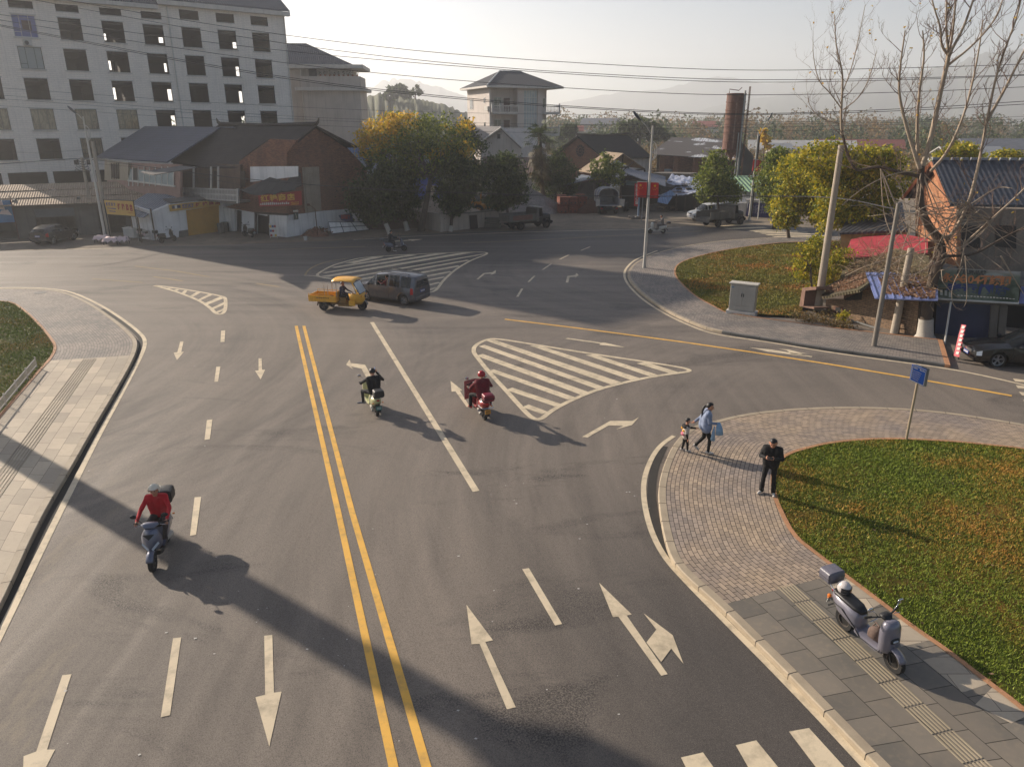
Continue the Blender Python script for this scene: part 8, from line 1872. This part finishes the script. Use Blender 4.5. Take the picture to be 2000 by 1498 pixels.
def tree(label,base,top,r0,crowns,Y,seed,bark=BARK,wash=None,name="leafy_tree",group="street trees",lean=None,limbs=True):
 t=thing(name,label,"tree",base,0,group);p1=PY(top[0],top[1],base.y+.1);b=MB();mid=base.lerp(p1,.5)+Vector((rnd.gauss(0,.12),0,0));b.tube([base-Vector((0,0,.05)),base.lerp(mid,.25),mid,p1],[r0*1.25,r0,r0*.85,r0*.7],10)
 allb=[q for cr in crowns for q in pxblobs(cr[0],Y)]
 for(c,r,w)in allb:
  e=c+Vector((rnd.gauss(0,.2),rnd.gauss(0,.2),-r[2]*.1));m=p1.lerp(e,.5)+Vector((rnd.gauss(0,.15),rnd.gauss(0,.15),-.12));b.tube([p1,m,e],[r0*.5,r0*.3,r0*.1],6)
  for _ in range(3):f=e+Vector((rnd.gauss(0,r[0]*.5),rnd.gauss(0,r[1]*.5),rnd.gauss(.1,r[2]*.5)));b.tube([m,m.lerp(f,.5)+Vector((0,0,.1)),f],[r0*.2,r0*.12,r0*.05],4,caps=False)
 b.build("trunk",bark,t,smooth=True)
 if wash:b=MB();q=base.lerp(mid,wash);b.tube([base,base.lerp(mid,.25)if wash>.25 else q,q],[r0*1.3,r0*1.06,r0*1.0],10,caps=False);b.build("limewash",LIME,t,smooth=True)
 for k,(bl,m,n,sz)in enumerate(crowns):V,F=leaves(pxblobs(bl,Y),n,sz,seed*10+k);npmesh("crown",V,F,m,t)
 return t
tree("tall tree with yellowing crown behind the white yard wall",G(822,452),(842,345),.3,[([(745,262,42,26),(725,288,30,18),(785,240,34,20),(900,250,26,14,1),(880,296,38,16)],LY2,5200,.15),([(800,268,55,36),(858,262,50,30),(770,306,52,22),(845,305,58,30),(900,275,32,26),(800,334,46,14),(880,330,40,16)],LM,9500,.15)],72.5,1,BARK)
tree("dark bushy tree leaning from a whitewashed trunk beside the brick house",G(762,458),(742,405),.2,[([(728,376,44,38),(705,392,24,26),(752,352,34,26),(738,415,32,18)],LG,8000,.15)],69.5,2,BARK,.8)
tree("dark bushy tree with a whitewashed foot between the leaning trunk and the yellowing tree",G(796,451),(782,405),.22,[([(778,372,38,42),(790,405,30,22),(765,340,26,18)],LG,6500,.15)],71.5,3,BARK,.8)
tree("round dark street tree before the left part of the yard wall",G(880,452.5),(884,405),.17,[([(886,360,36,44),(880,320,22,22),(892,398,26,18),(915,350,22,34)],LG,8000,.15)],71,4,BARKD,.5)
tree("round dark street tree standing before the grey farm truck",G(996,446),(988,398),.16,[([(985,352,36,44),(975,322,20,20),(1005,372,24,26),(975,390,26,14)],LG,8000,.15)],73.5,5,BARKD,.5)
tree("tall narrow dark conifer-like tree beside the grey gable",gpt(915,390,88),(915,330),.2,[([(918,300,26,44),(925,345,30,32),(912,262,14,22)],LG,5000,.17)],88,6)
tree("dark broadleaf tree right of the palm",gpt(1085,390,92),(1085,362),.2,[([(1088,340,34,30),(1070,360,24,26),(1100,362,26,20),(1092,312,16,18)],LG,6500,.16)],92,7)
tree("small light green tree over the white tipper truck",gpt(1178,400,90),(1180,362),.12,[([(1178,328,20,18),(1198,340,22,18),(1172,350,16,12),(1185,312,14,10),(1208,330,10,12)],LM,2600,.17)],90,8)
tree("bushy roadside tree between the tarpaulin shed and the green roof",G(1399,437),(1401,388),.15,[([(1396,342,26,34),(1378,362,20,24),(1416,365,24,22),(1400,312,16,16),(1428,378,22,14),(1385,385,20,10)],LM,7500,.15)],77,9,BARKD)
tree("dark green tree at the left flank of the yellow green trees",G(1512,447),(1512,390),.2,[([(1512,342,28,36),(1500,365,20,22),(1522,310,18,18),(1518,395,20,18)],LM,5500,.15)],72,10)
tree("yellow green tree on a slim trunk at the tip of the corner lawn",G(1541,468),(1543,420),.16,[([(1560,345,36,44),(1545,395,34,30),(1590,378,34,36),(1535,430,22,14),(1600,410,26,22)],LYG,11000,.14)],63.5,11,BARK)
tree("broad yellow green tree spreading behind the bare tree and cottage",G(1660,500),(1655,420),.25,[([(1610,318,46,34),(1660,330,46,40),(1705,322,40,34),(1640,378,46,36),(1700,378,46,40),(1740,350,26,40),(1680,420,50,22),(1625,425,30,22)],LYG,17000,.14)],56,12,BARKD)
tree("slender pale green sapling by the thick pole on the lawn",G(1584,588),(1583,520),.06,[([(1578,508,18,22),(1596,480,20,18),(1566,530,16,14),(1602,530,16,22),(1590,555,14,16),(1565,478,12,10)],LYG,2600,.085)],42.5,13)
tree("low leafy sapling behind the ruined shed",G(1628,560),(1626,520),.05,[([(1632,520,18,16),(1645,500,18,16),(1620,540,12,14)],LYG,1500,.085)],44.5,14)
tree("round green tree behind the wavy tile roof",gpt(1872,400,74),(1872,330),.3,[([(1872,305,32,22),(1850,312,20,14),(1895,315,18,12)],LYG,4000,.18)],74,15)
tree("small yellowish tree peeping over the right end of the tile roof",gpt(1962,400,80),(1962,330),.2,[([(1962,312,26,16),(1985,318,16,10)],LYG,2000,.18)],80,16)
pb=gpt(1062,400,90);PA=thing("palm_tree","shaggy fan palm with drooping dead fronds before the balcony house","palm",pb);pt_=PY(1054,262,90);b=MB();b.tube([pb,pb.lerp(pt_,.5),pt_],[.28,.24,.2],10);b.build("trunk",BARKD,PA,smooth=True)
def fan(n,up,seed,m):
 rg=random.Random(seed);b=MB()
 for _ in range(n):
  a=rg.random()*6.283;el=rg.uniform(*up);d=Vector((math.cos(a)*math.cos(el),math.sin(a)*math.cos(el),math.sin(el)));L=rg.uniform(1.1,1.7);o=pt_+Vector((0,0,-rg.random()*(.6 if up[0]>-.5 else 3.6)));c=o+d*L-Vector((0,0,.25*L));b.tube([o,o+d*L*.5+Vector((0,0,.06)),c],.02,4);s=d.cross(Vector((0,0,1))).normalized();w=s.cross(d)
  for k in range(15):
   q=-1.25+2.5*k/14;e=(d*math.cos(q)+s*math.sin(q)).normalized();L2=rg.uniform(.6,.95);p2=c+e*L2*.6+w*.03;p3=c+e*L2-Vector((0,0,.28*L2));h=e.cross(w).normalized()*.035;b.add([c,p2-h,p3,p2+h],[(0,1,2,3)])
 return b.build("crown" if up[0]>-.5 else "dead_fronds",m,PA,uv=False)
fan(46,(-.35,1.35),3,LG);fan(64,(-1.5,-.6),4,leaf_mat("leaf_dead_palm",[hexc(92,84,60),hexc(128,114,84),hexc(62,64,42)]))
def bare(label,base,limbs,seed,twn,tw_len,lime=None,name="bare_tree",tipleaf=0):
 rg=random.Random(seed);t=thing(name,label,"tree",base,0,"leafless trees");b=MB();tw=MB();lf=MB()
 for li,(px,Y,r0,r1,m)in enumerate(limbs):
  pts=smooth_line([PY(u,v,y)for(u,v),y in zip(px,Y)],2);n=len(pts);rr=[r0+(r1-r0)*(i/(n-1))**.8 for i in range(n)];b.tube(pts,rr,9 if r0>.1 else 6,m)
  if r0<.34:
   L=sum((pts[i+1]-pts[i]).length for i in range(n-1))
   for _ in range(int(twn*L)):
    i=rg.randrange(n//5,n);p=pts[i];dr=(pts[min(i+1,n-1)]-pts[max(i-1,0)]).normalized()
    def grow(p,d,L,r,dep):
     q=[p];k=5
     for j in range(k):d=(d+Vector((rg.gauss(0,.16),rg.gauss(0,.16),.17+rg.gauss(0,.1)))).normalized();q.append(q[-1]+d*L/k)
     tw.tube(q,[r*(1-.16*j)for j in range(k+1)],4,caps=False)
     if dep>0:
      for j in range(2,k+1):
       for _ in range(rg.choice((0,1,1,2))):e=(d*.7+Vector((rg.gauss(0,.8),rg.gauss(0,.8),rg.gauss(.2,.4)))).normalized();grow(q[j],e,L*rg.uniform(.25,.5),r*.55,dep-1)
     elif rg.random()<tipleaf:
      c=q[-1]
      for _ in range(3):e=Vector((rg.gauss(0,1),rg.gauss(0,1),-1)).normalized()*.09;h=e.orthogonal().normalized()*.06;lf.add([c,c+e*.5-h,c+e,c+e*.5+h],[(0,1,2,3)])
    grow(p,(dr*.75+Vector((rg.gauss(0,.6),rg.gauss(0,.6),.15))).normalized(),tw_len*rg.uniform(.5,1.2),min(rr[i]*.5,.022),2)
 b.build("trunk",[BARKW,BARKD],t,smooth=True,uv=False);tw.build("branches",[TWIGB],t,smooth=True,uv=False)
 if lf.v:lf.build("last_leaves",LY2,t,uv=False)
 if lime:c=MB();q=PY(1809,620,base.y);q2=base.lerp(q,.95);c.tube([base+Vector((0,0,-.05)),base.lerp(q,.2),base.lerp(q,.6),q2],[.55,.37,.335,.32],14,caps=False);c.build("limewash",LIME,t,smooth=True)
 return t
TWIGB=mat("pale_twigs",hexc(140,118,104),.9,.2,2,.2,20,.1)
bt=G(1806,661);by=bt.y
bare("big leafless tree with a limewashed foot and dark crooked trunk over the workshop roof",bt,[([(1806,661),(1809,620),(1816,575),(1826,530),(1840,500),(1836,470),(1812,440),(1797,405),(1797,360),(1800,325)],[by,by,by+.1,by+.3,by+.6,by+1,by+1.2,by+1.4,by+1.5,by+1.6],.29,.14,1),([(1800,330),(1813,290),(1828,225),(1840,165),(1850,125),(1853,108)],[by+1.6]*6,.12,.085,0),([(1853,110),(1838,90),(1838,55),(1822,10),(1815,-30)],[by+1.6]*5,.07,.02,0),([(1853,110),(1848,60),(1849,-20)],[by+1.6]*3,.07,.03,0),([(1853,108),(1862,60),(1868,-20)],[by+1.7]*3,.065,.03,0),([(1853,108),(1880,60),(1898,10),(1910,-30)],[by+1.4]*4,.075,.03,0),([(1852,128),(1900,90),(1945,40),(1965,-20)],[by+1.9]*4,.06,.02,0),([(1797,330),(1783,290),(1765,230),(1755,180),(1758,130),(1768,60)],[by+1.5]*6,.11,.025,0),([(1792,300),(1791,230),(1798,160),(1806,110),(1802,60)],[by+1.8]*5,.09,.025,0),([(1810,445),(1850,470),(1872,440),(1893,395),(1910,330),(1928,235),(1945,150),(1965,90),(1985,40),(1998,-20)],[by+1.2,by+.9,by+.8,by+.7,by+.6,by+.5,by+.5,by+.5,by+.5,by+.5],.11,.025,0),([(1928,236),(1960,180),(1985,130),(2015,70)],[by+.5]*4,.08,.03,0),([(1818,335),(1850,300),(1880,235),(1898,170),(1912,100),(1920,40)],[by+2]*6,.08,.02,0),([(1797,345),(1760,338),(1720,325),(1690,330),(1670,335),(1655,300),(1645,262)],[by+1.5,by+1.6,by+1.9,by+2.2,by+2.4,by+2.5,by+2.5],.1,.06,1),([(1645,265),(1642,230),(1646,170),(1645,135),(1632,90),(1630,30)],[by+2.5]*6,.075,.015,0),([(1645,215),(1620,180),(1598,160),(1588,110),(1588,80)],[by+2.4]*5,.035,.01,0),([(1647,215),(1680,190),(1700,150),(1712,100)],[by+2.6]*4,.035,.01,0),([(1646,180),(1665,130),(1680,60),(1690,10)],[by+2.5]*4,.03,.01,0),([(1640,242),(1600,232),(1580,205),(1578,190)],[by+2.4]*4,.03,.01,0),([(1880,480),(1935,430),(1990,380),(2040,330)],[by+.5]*4,.06,.03,0),([(1840,500),(1900,500),(1950,470),(2010,440)],[by+.2]*4,.08,.04,1)],5,2.6,1.6,True,tipleaf=.02)
tr_b=MB();gl0=hit(1808,640,vplane(G(1790,661),G(1822,663)));
dl=[];rg_=random.Random(12);st_=[(1800,335,by+1.6),(1797,400,by+1.4),(1838,480,by+.8),(1895,400,by+.7),(1720,328,by+2),(1850,470,by+.9),(1826,530,by+.3),(1940,430,by+.5)]
for k in range(60):
 u0,v0,y0=rg_.choice(st_);u1=rg_.uniform(1640,2010);v1=rg_.uniform(370,575);sag=rg_.uniform(-40,45);dl.append(([(u0,v0),(u0*.6+u1*.4+rg_.uniform(-18,18),v0*.6+v1*.4+sag),(u0*.25+u1*.75,v0*.25+v1*.75+sag*.6+rg_.uniform(-10,10)),(u1,v1+rg_.uniform(-8,12))],[y0,y0-rg_.uniform(0,.8),y0-rg_.uniform(-.5,1.4),y0-rg_.uniform(-.8,1.6)],.03,.008,0))
bare("tangle of thin drooping leafless branches hanging across the tiled house and banner",gpt(1838,480,by+.8),dl,6,.8,.9,name="bare_branches")
bare("thin leafless sapling arching over the faded banner",gpt(1880,560,by-.2),[([(1880,520),(1858,560),(1860,598),(1880,606)],[by-1.2]*4,.02,.01,0),([(1885,500),(1889,560),(1888,590),(1882,600)],[by-1.3]*4,.022,.01,0),([(1955,500),(1975,535),(1990,560),(2000,575)],[by-1.2]*4,.03,.015,0)],9,.7,.9,name="bare_sapling")
def scrub(name,label,bl,Y,m,n,sz,seed):V,F=leaves(pxblobs(bl,Y),n,sz,seed,.35,.2);return tag(npmesh(name,V,F,m),label,"shrub")
scrub("shrub","dry weedy scrub between the thick pole and the paving",[(1590,622,30,7),(1640,636,30,6,-1.5),(1560,612,16,4)],37.4,LB,1500,.06,31)
scrub("shrub","bright green nettle clump at the foot of the ruined shed",[(1644,623,9,6),(1652,612,6,4)],37.2,LYG,420,.06,32)
scrub("shrub","dark brush pile beside the shop's right wall",[(612,455,14,7),(625,452,10,7)],69,LB,700,.1,33)
# ---------------------------------------------------------------- far country
def ridge(name,px,D,depth,m,seed,rough=.02):
 rg=random.Random(seed);pts=resample(smooth_line([Vector((u,v,0))for u,v in px],1),90);front=[];mid=[];crest=[];back=[]
 for q in pts:
  c=PY(q.x,q.y,D);c.z*=1+rg.gauss(0,rough);c.z=max(c.z,1);crest.append(c);mid.append(Vector((c.x*(1-depth*.45/D),D-depth*.45,c.z*.55*(1+rg.gauss(0,rough*4)))));front.append(Vector((c.x*(1-depth/D),D-depth,-.5)));back.append(Vector((c.x,D+depth*.5,-.5)))
 b=MB();b.grid([front,mid,crest,back]);return tag(b.build(name,m,smooth=True,uv=False),kind="structure")
FOR=mat("forest_hill",hexc(78,88,66),.95,.3,.02,.4,.12,.0)
ridge("hills",[(560,232),(640,205),(690,190),(715,176),(745,160),(775,151),(800,157),(850,168),(900,186),(960,205),(1020,235)],2400,600,FOR,1)
ridge("hills",[(1020,232),(1060,214),(1100,200),(1150,191),(1200,181),(1270,178),(1330,166),(1360,157),(1415,149),(1450,154),(1480,165),(1540,162),(1600,152),(1640,160),(1700,150),(1760,142),(1850,150),(2000,180)],2900,500,FOR,2,.012)
ridge("hills",[(1330,232),(1400,205),(1480,192),(1560,180),(1620,172),(1700,158),(1790,142),(1850,130),(1900,110),(1950,100),(2000,94),(2100,80),(2300,90)],2200,600,FOR,3)
ridge("wooded_hill",[(600,235),(680,205),(710,190),(745,186),(785,189),(820,196),(860,204),(890,214),(940,235)],330,90,mat("scrubby_hill",hexc(110,112,80),.95,.3,.15,.4,.8,.2),4,.03)
def tufts(spec,seed):
 """far vegetation: spec rows = (x0, x1, y0, y1, count, height, tris, size)"""
 rg=np.random.default_rng(seed);Vs=[]
 for(x0,x1,y0,y1,n,h,k,sz)in spec:
  x=x0+(x1-x0)*rg.random(n);y=y0+(y1-y0)*rg.random(n);hh=h*(.5+rg.random(n));N=n*k;X,Yy,Hh=(np.repeat(a,k)for a in(x,y,hh));d=rg.normal(0,1,(N,3));d/=np.linalg.norm(d,axis=1)[:,None];rr=rg.random(N)**.4
  p=np.stack([X+d[:,0]*rr*Hh*.42,Yy+d[:,1]*rr*Hh*.42,Hh*.55+d[:,2]*rr*Hh*.5],1);a=rg.normal(0,1,(N,3));a/=np.linalg.norm(a,axis=1)[:,None];c=np.cross(a,rg.normal(0,1,(N,3)));c/=np.linalg.norm(c,axis=1)[:,None];s=sz*(.6+.8*rg.random(N))[:,None];Vs.append(np.stack([p-a*s,p+a*s,p+c*s],1).reshape(-1,3))
 V=np.concatenate(Vs);return V,np.arange(len(V)).reshape(-1,3)
def stuff(name,spec,m,seed):V,F=tufts(spec,seed);tag(npmesh(name,V,F,m),kind="stuff")
stuff("brown_scrub",[(28,150,128,235,1700,3.2,60,.3),(4,34,132,200,300,2.6,50,.3),(60,120,95,128,330,2.8,50,.28)],LB,1)
stuff("far_wood",[(-90,330,260,620,420,9,190,.75),(-20,120,210,300,60,7,160,.6),(90,260,160,300,120,7,160,.55),(-150,-20,200,290,90,8,160,.6)],LG,2)
stuff("far_wood",[(-60,330,280,700,320,11,150,.7),(20,130,200,330,60,8,120,.5)],LB,3)
stuff("hill_wood",[(-66,-20,262,326,260,7,170,.6)],LM,4)
V,F=leaves([(c,r,1)for c,r,w in pxblobs([(779,178,16,9),(765,186,16,8),(795,186,14,7)],318)],1500,.8,77);tag(npmesh("hilltop_trees",V,F,LG),"dark clump of evergreens on the wooded hill between the tall block and balcony house","tree")
pl_=gpt(812,205,310);tree("lone open crowned tree on the skyline of the wooded hill",pl_+Vector((0,0,ZAT(pl_,196))),(812,182),.3,[([(812,176,9,7),(805,182,5,4),(819,181,5,4)],LG,700,.5)],310,41,group="hilltop trees")
tree("dark round tree clump behind the black roofed hall",gpt(1250,290,185),(1250,262),.4,[([(1240,252,26,18),(1275,258,22,14),(1215,262,16,12),(1300,266,14,8)],LG,3200,.5)],185,42,group="trees beyond the sheds")
tree("dark tree beyond the balcony house beside the small barn",gpt(1112,290,190),(1112,270),.3,[([(1112,258,14,12),(1098,262,9,8)],LG,1300,.45)],190,43,group="trees beyond the sheds")
tree("golden poplar standing before the far white sheds",gpt(1492,320,130),(1492,290),.15,[([(1492,268,7,12),(1499,280,6,10)],LY2,700,.28)],130,44,group="trees beyond the sheds")
WH=mat("far_white_wall",hexc(200,198,194),.8,.08,.3);RR=mat("far_red_roof",hexc(150,84,74),.8);GRR=mat("far_grey_roof",hexc(130,132,138),.7)
for(u,v,Y,w,d,h,rf,lab)in((1232,262,250,9,7,6,GRR,"white house with a grey roof far behind the corner lamp head"),(1216,268,240,7,6,4,GRR,"small pale house just left of the far white house"),(1170,262,300,14,8,9,GRR,"long pale far block behind the black roofed hall"),(1147,276,160,7,5,2.6,RR,"small brick barn with a pale sheet roof behind the hall"),(1120,262,260,6,6,7,RR,"narrow pale far house right of the balcony house"),(1375,262,330,10,8,8,RR,"far house with a pink wall left of the silo"),(1565,300,200,26,8,3,WH,"long white far shed beyond the brown scrub"),(1530,302,190,5,5,3.4,WH,"small white far hut left of the long white shed"),(1680,298,210,22,8,3,RR,"long far shed with a dull red roof behind the bare tree"),(1975,290,170,18,8,4,GRR,"far grey roofed barn at the right edge"),(1915,300,150,12,7,3.2,WH,"low white far wall of a barn near the right edge")):
 p=gpt(u,v,Y);t=thing("far_house",lab,"house",p,R(rnd.uniform(-25,15)),"far village houses");b=MB();b.M=wmat(t);b.bx(-w/2,w/2,0,d,0,h);b.build("wall",WH if lab.find("brick")<0 else W_BRICK,t);b=MB();b.M=wmat(t)
 b.ext([(-w/2-.5,-.6,h),(w/2+.5,-.6,h),(w/2+.5,d/2,h+d*.28),(-w/2-.5,d/2,h+d*.28)],(0,0,.2));b.ext([(-w/2-.5,d+.6,h),(w/2+.5,d+.6,h),(w/2+.5,d/2,h+d*.28),(-w/2-.5,d/2,h+d*.28)],(0,0,.2));b.build("roof",rf,t)
 for k in range(max(2,int(w/3.5))):b=MB();b.M=wmat(t);x=-w/2+(k+.5)*w/max(2,int(w/3.5));b.bx(x-.5,x+.5,-.05,.03,h*.5,h*.5+1.2);b.build("window",BLACKM,t)
sdv=Vector((math.sin(SUN_AZ),math.cos(SUN_AZ),0));q0=G(600,1228);wt=q0+sdv*27;zt=9.6+(27+(G(1110,1462)-q0).length)*math.tan(SUN_EL)-9.6;wt.z=0
WT=thing("unseen_shadow_tower","slim concrete water tower standing beyond the left lawn, seen by its long diagonal shadow","tower",wt);b=MB();b.lathe([(.5,0),(.44,zt-.4)],24,wt);b.build("shaft",W_CONC,WT,smooth=40);b=MB();b.lathe([(.42,zt-.5),(1.05,zt+.1),(1.15,zt+1.7),(.9,zt+2.1),(0,zt+2.3)],28,wt);b.build("tank",W_CONC,WT,smooth=40)  # unseen shadow caster, added to throw the diagonal band across the road
# ---------------------------------------------------------------- haze
b=MB();b.bx(-3600,3600,-420,3700,-1.2,300);hz=b.build("haze",[],None,uv=False);tag(hz,kind="stuff")
hm=bpy.data.materials.new("haze");hm.use_nodes=True;nt=hm.node_tree;nt.nodes.clear();o=nt.nodes.new("ShaderNodeOutputMaterial");pv=nt.nodes.new("ShaderNodeVolumePrincipled");pv.inputs["Color"].default_value=(.92,.94,.98,1);pv.inputs["Density"].default_value=.00055;pv.inputs["Anisotropy"].default_value=.45
nt.links.new(pv.outputs[0],o.inputs["Volume"]);hz.data.materials.append(hm)
# ---------------------------------------------------------------- street clutter by the old houses
PINKC=cloth("pale_pink_sheet",hexc(226,206,204),.06)
for(u,v,w,lab)in((201,474,1.3,"low stall under a pale pink sheet behind the white lamp post"),(219,478,1.3,"low stall under a pale pink sheet right at the lamp post's foot"),(241,477,1.0,"smaller pale pink covered stall nearest the yellow billboard")):
 p=G(u,v);t=thing("covered_stall",lab,"stall",p,R(8),"stalls under pale sheets");Mx=wmat(t);b=MB();b.M=Mx;rows=[[V3(-w/2+w*i/8,-.45+.9*j/6,.62+.05*math.sin(i*1.7+j)-(.3+.08*math.sin(i*2.3+j*1.9))*(1 if i in(0,8)or j in(0,6)else 0))for i in range(9)]for j in range(7)];b.grid(rows);b.build("sheet",PINKC,t,smooth=True)
 for x in(-.42,.42):
  for y in(-.3,.3):b=MB();b.M=Mx;b.tube([(x*w,y,0),(x*w,y,.58)],.025,6);b.build("leg",BLACKM,t)
p=G(259,465);t=thing("freezer","pale chest freezer standing under the lean-to roof","freezer",p,R(-20));b=MB();b.M=wmat(t);b.bx(-.65,.65,-.35,.35,.05,.85);b.build("body",STEELW,t,bevel=.03);b=MB();b.M=wmat(t);b.bx(-.68,.68,-.38,.38,.86,.94);b.build("lid",W_TXT,t,bevel=.02)
p=G(283,470);t=thing("market_cart","metal cart heaped with goods beside the lean-to post","cart",p,R(25));b=MB();b.M=wmat(t)
for x in(-.5,.5):
 for y in(-.3,.3):b.tube([(x,y,0),(x,y,.8)],.02,5)
for z in(.35,.8):b.tube([(-.5,-.3,z),(.5,-.3,z),(.5,.3,z),(-.5,.3,z),(-.5,-.3,z)],.02,5)
b.build("frame",STEEL,t)
for k in range(7):b=MB();b.M=wmat(t);b.box((rnd.uniform(-.35,.35),rnd.uniform(-.2,.2),.45+.08*k),(.35,.3,.2),rnd.uniform(-1,1));b.build("carton",[W_WOOD,PINKC,W_TRIM][k%3],t)
for(u,v,lab)in((433,455,"front one of two squat concrete jars by the yellow shutter"),(441,453,"rear one of two squat concrete jars by the yellow shutter")):
 b=MB();b.lathe([(0,0),(.3,0),(.33,.2),(.33,.85),(.29,.9),(.24,.9),(.24,.5),(0,.5)],20,G(u,v));tag(b.build("concrete_jar",W_CONC,smooth=50),lab,"jar","concrete jars by the shutter")
pl=vplane(G(640,459),G(722,452));pl2=(pl[0],(pl[1]+Vector((0,0,.45 if pl[1].y<0 else-.45))).normalized());LP=thing("framed_panel","large white framed panel leaning on its side against the white plaster wall","panel",G(645,459));b=MB();b.pxpoly(pl2,[(641,434),(708,434),(722,449),(647,457)],.04);b.build("sheet",W_WHITE,LP)
b=MB()
for(a,c)in(((641,434),(708,434)),((708,434),(722,449)),((722,449),(647,457)),((647,457),(641,434)),((644,445),(715,441)),((664,434),(672,454.5)),((686,434),(698,451.5))):b.tube([hit(*a,near(pl2,.03)),hit(*c,near(pl2,.03))],.03,5)
b.build("frame",BLACKM,LP)
BP2=thing("rental_sign","blue panel with red characters leaning behind the white framed panel","sign",G(665,455));b=MB();b.pxpoly(near(pl2,-.25),[(661,421),(686,416.5),(693,436),(667,431)],.03);b.build("board",mat("navy_board",hexc(62,70,116),.5),BP2);ex=hit(690,426,pl2)-hit(664,426,pl2)
for k,ch in enumerate("招租"):lettering("lettering",ch,R_TXT,BP2,hit(670.5+k*9,426+k*.3,near(pl2,-.23)),ex,(0,0,1),.55,.9,.02,.02)
heap("brick_pile","low pile of broken bricks by the plaster wall",G(618,461),1.3,.7,.75,W_BRICKD,11);b=MB()
for k in range(26):b.box(G(618,461)+V3(rnd.gauss(0,.6),rnd.gauss(0,.3),rnd.uniform(.2,.7)),(.24,.11,.06),rot=Matrix.Rotation(rnd.random()*3,3,'Z')@Matrix.Rotation(rnd.gauss(0,.4),3,'X'))
tag(b.build("loose_bricks",W_BRICK),kind="stuff")
t=thing("post_lamp","short rusty post with a bracket before the brick pile","post",G(621,463));b=MB();p=G(621,463);zt_=ZAT(p,408);b.tube([p,p+V3(-.05,0,zt_)],.04,7);b.build("post",RUSTY,t);b=MB();b.tube([p+V3(-.05,0,zt_),p+V3(-.55,0,zt_+.35)],.03,6);b.box(p+V3(-.6,0,zt_+.35),(.25,.12,.2));b.build("bracket",RUSTY,t)
b=MB();b.lathe([(0,0),(.14,0),(.18,.36),(.16,.36),(.13,.05),(0,.05)],14,G(597,470));tag(b.build("bucket",W_TRIM,smooth=50),"pale bucket standing before the brick pile","bucket")
t=thing("shelf_rack","small white shelf rack of goods inside the dark shop doorway","shelf",G(535,465));Mx=wmat(t);b=MB();b.M=Mx
for x in(-.3,.3):b.tube([(x,0,0),(x,0,1.3)],.025,5)
for z in(.1,.5,.9,1.28):b.bx(-.28,.28,-.12,.12,z,z+.03)
b.build("frame",W_TXT,t)
for k in range(9):b=MB();b.M=Mx;b.box((-.2+.2*(k%3),0,.23+.4*(k//3)),(.14,.14,.18));b.build("packet",[R_TXT,W_TXT,Y_TXT,B_TXT][k%4],t)
for(dx,lab)in((0,"front one of two big tyres leaning by the white tipper truck"),(.35,"rear one of two big tyres leaning by the white tipper truck")):
 b=MB();b.lathe([(.28,-.14),(.5,-.13),(.55,0),(.5,.13),(.28,.14),(.28,-.14)],18,G(1219,414)+V3(dx,dx*.8,.55),'X');tag(b.build("spare_tyre",TYRE,smooth=50),lab,"tyre","spare tyres in the yard")
heap("junk_heap","dark heap of scrap below the loose blue sheet",G(1285,412),2.2,1.2,.9,GRAV,13);b=MB()
for k in range(40):b.box(G(1285,413)+V3(rnd.gauss(0,1.2),rnd.gauss(0,.6),rnd.uniform(.1,.8)),(rnd.uniform(.2,.8),.12,.08),rot=Matrix.Rotation(rnd.random()*3,3,'Z')@Matrix.Rotation(rnd.gauss(0,.5),3,'X'))
tag(b.build("scrap_pieces",[W_WOOD]),kind="stuff")
rg_=random.Random(3);b=MB()
for k in range(46):
 u,v=rg_.uniform(1540,2000),rg_.uniform(900,1330);q=G(u,v,.16)
 if v<880+abs(u-1720)*.1 or u<1545+(v-1040)*1.3:continue
 a=rg_.random()*6.28;d=V3(math.cos(a),math.sin(a),.3)*rg_.uniform(.03,.07);h=d.cross(V3(0,0,1)).normalized()*.03;b.add([q-d,q-h,q+d,q+h],[(0,1,2,3)])
tag(b.build("fallen_leaves",LEAF_DRY,uv=False),kind="stuff")
b=MB()
for k in range(70):
 u,v=rg_.uniform(100,1300),rg_.uniform(650,1480);q=G(u,v,.016);a=rg_.random()*6.28;s=rg_.uniform(.012,.04);b.add([q+V3(math.cos(a+k2*1.57)*s,math.sin(a+k2*1.57)*s*rg_.uniform(.4,1),0)for k2 in range(4)],[(0,1,2,3)])
tag(b.build("road_litter",W_TRIM,uv=False),kind="stuff")
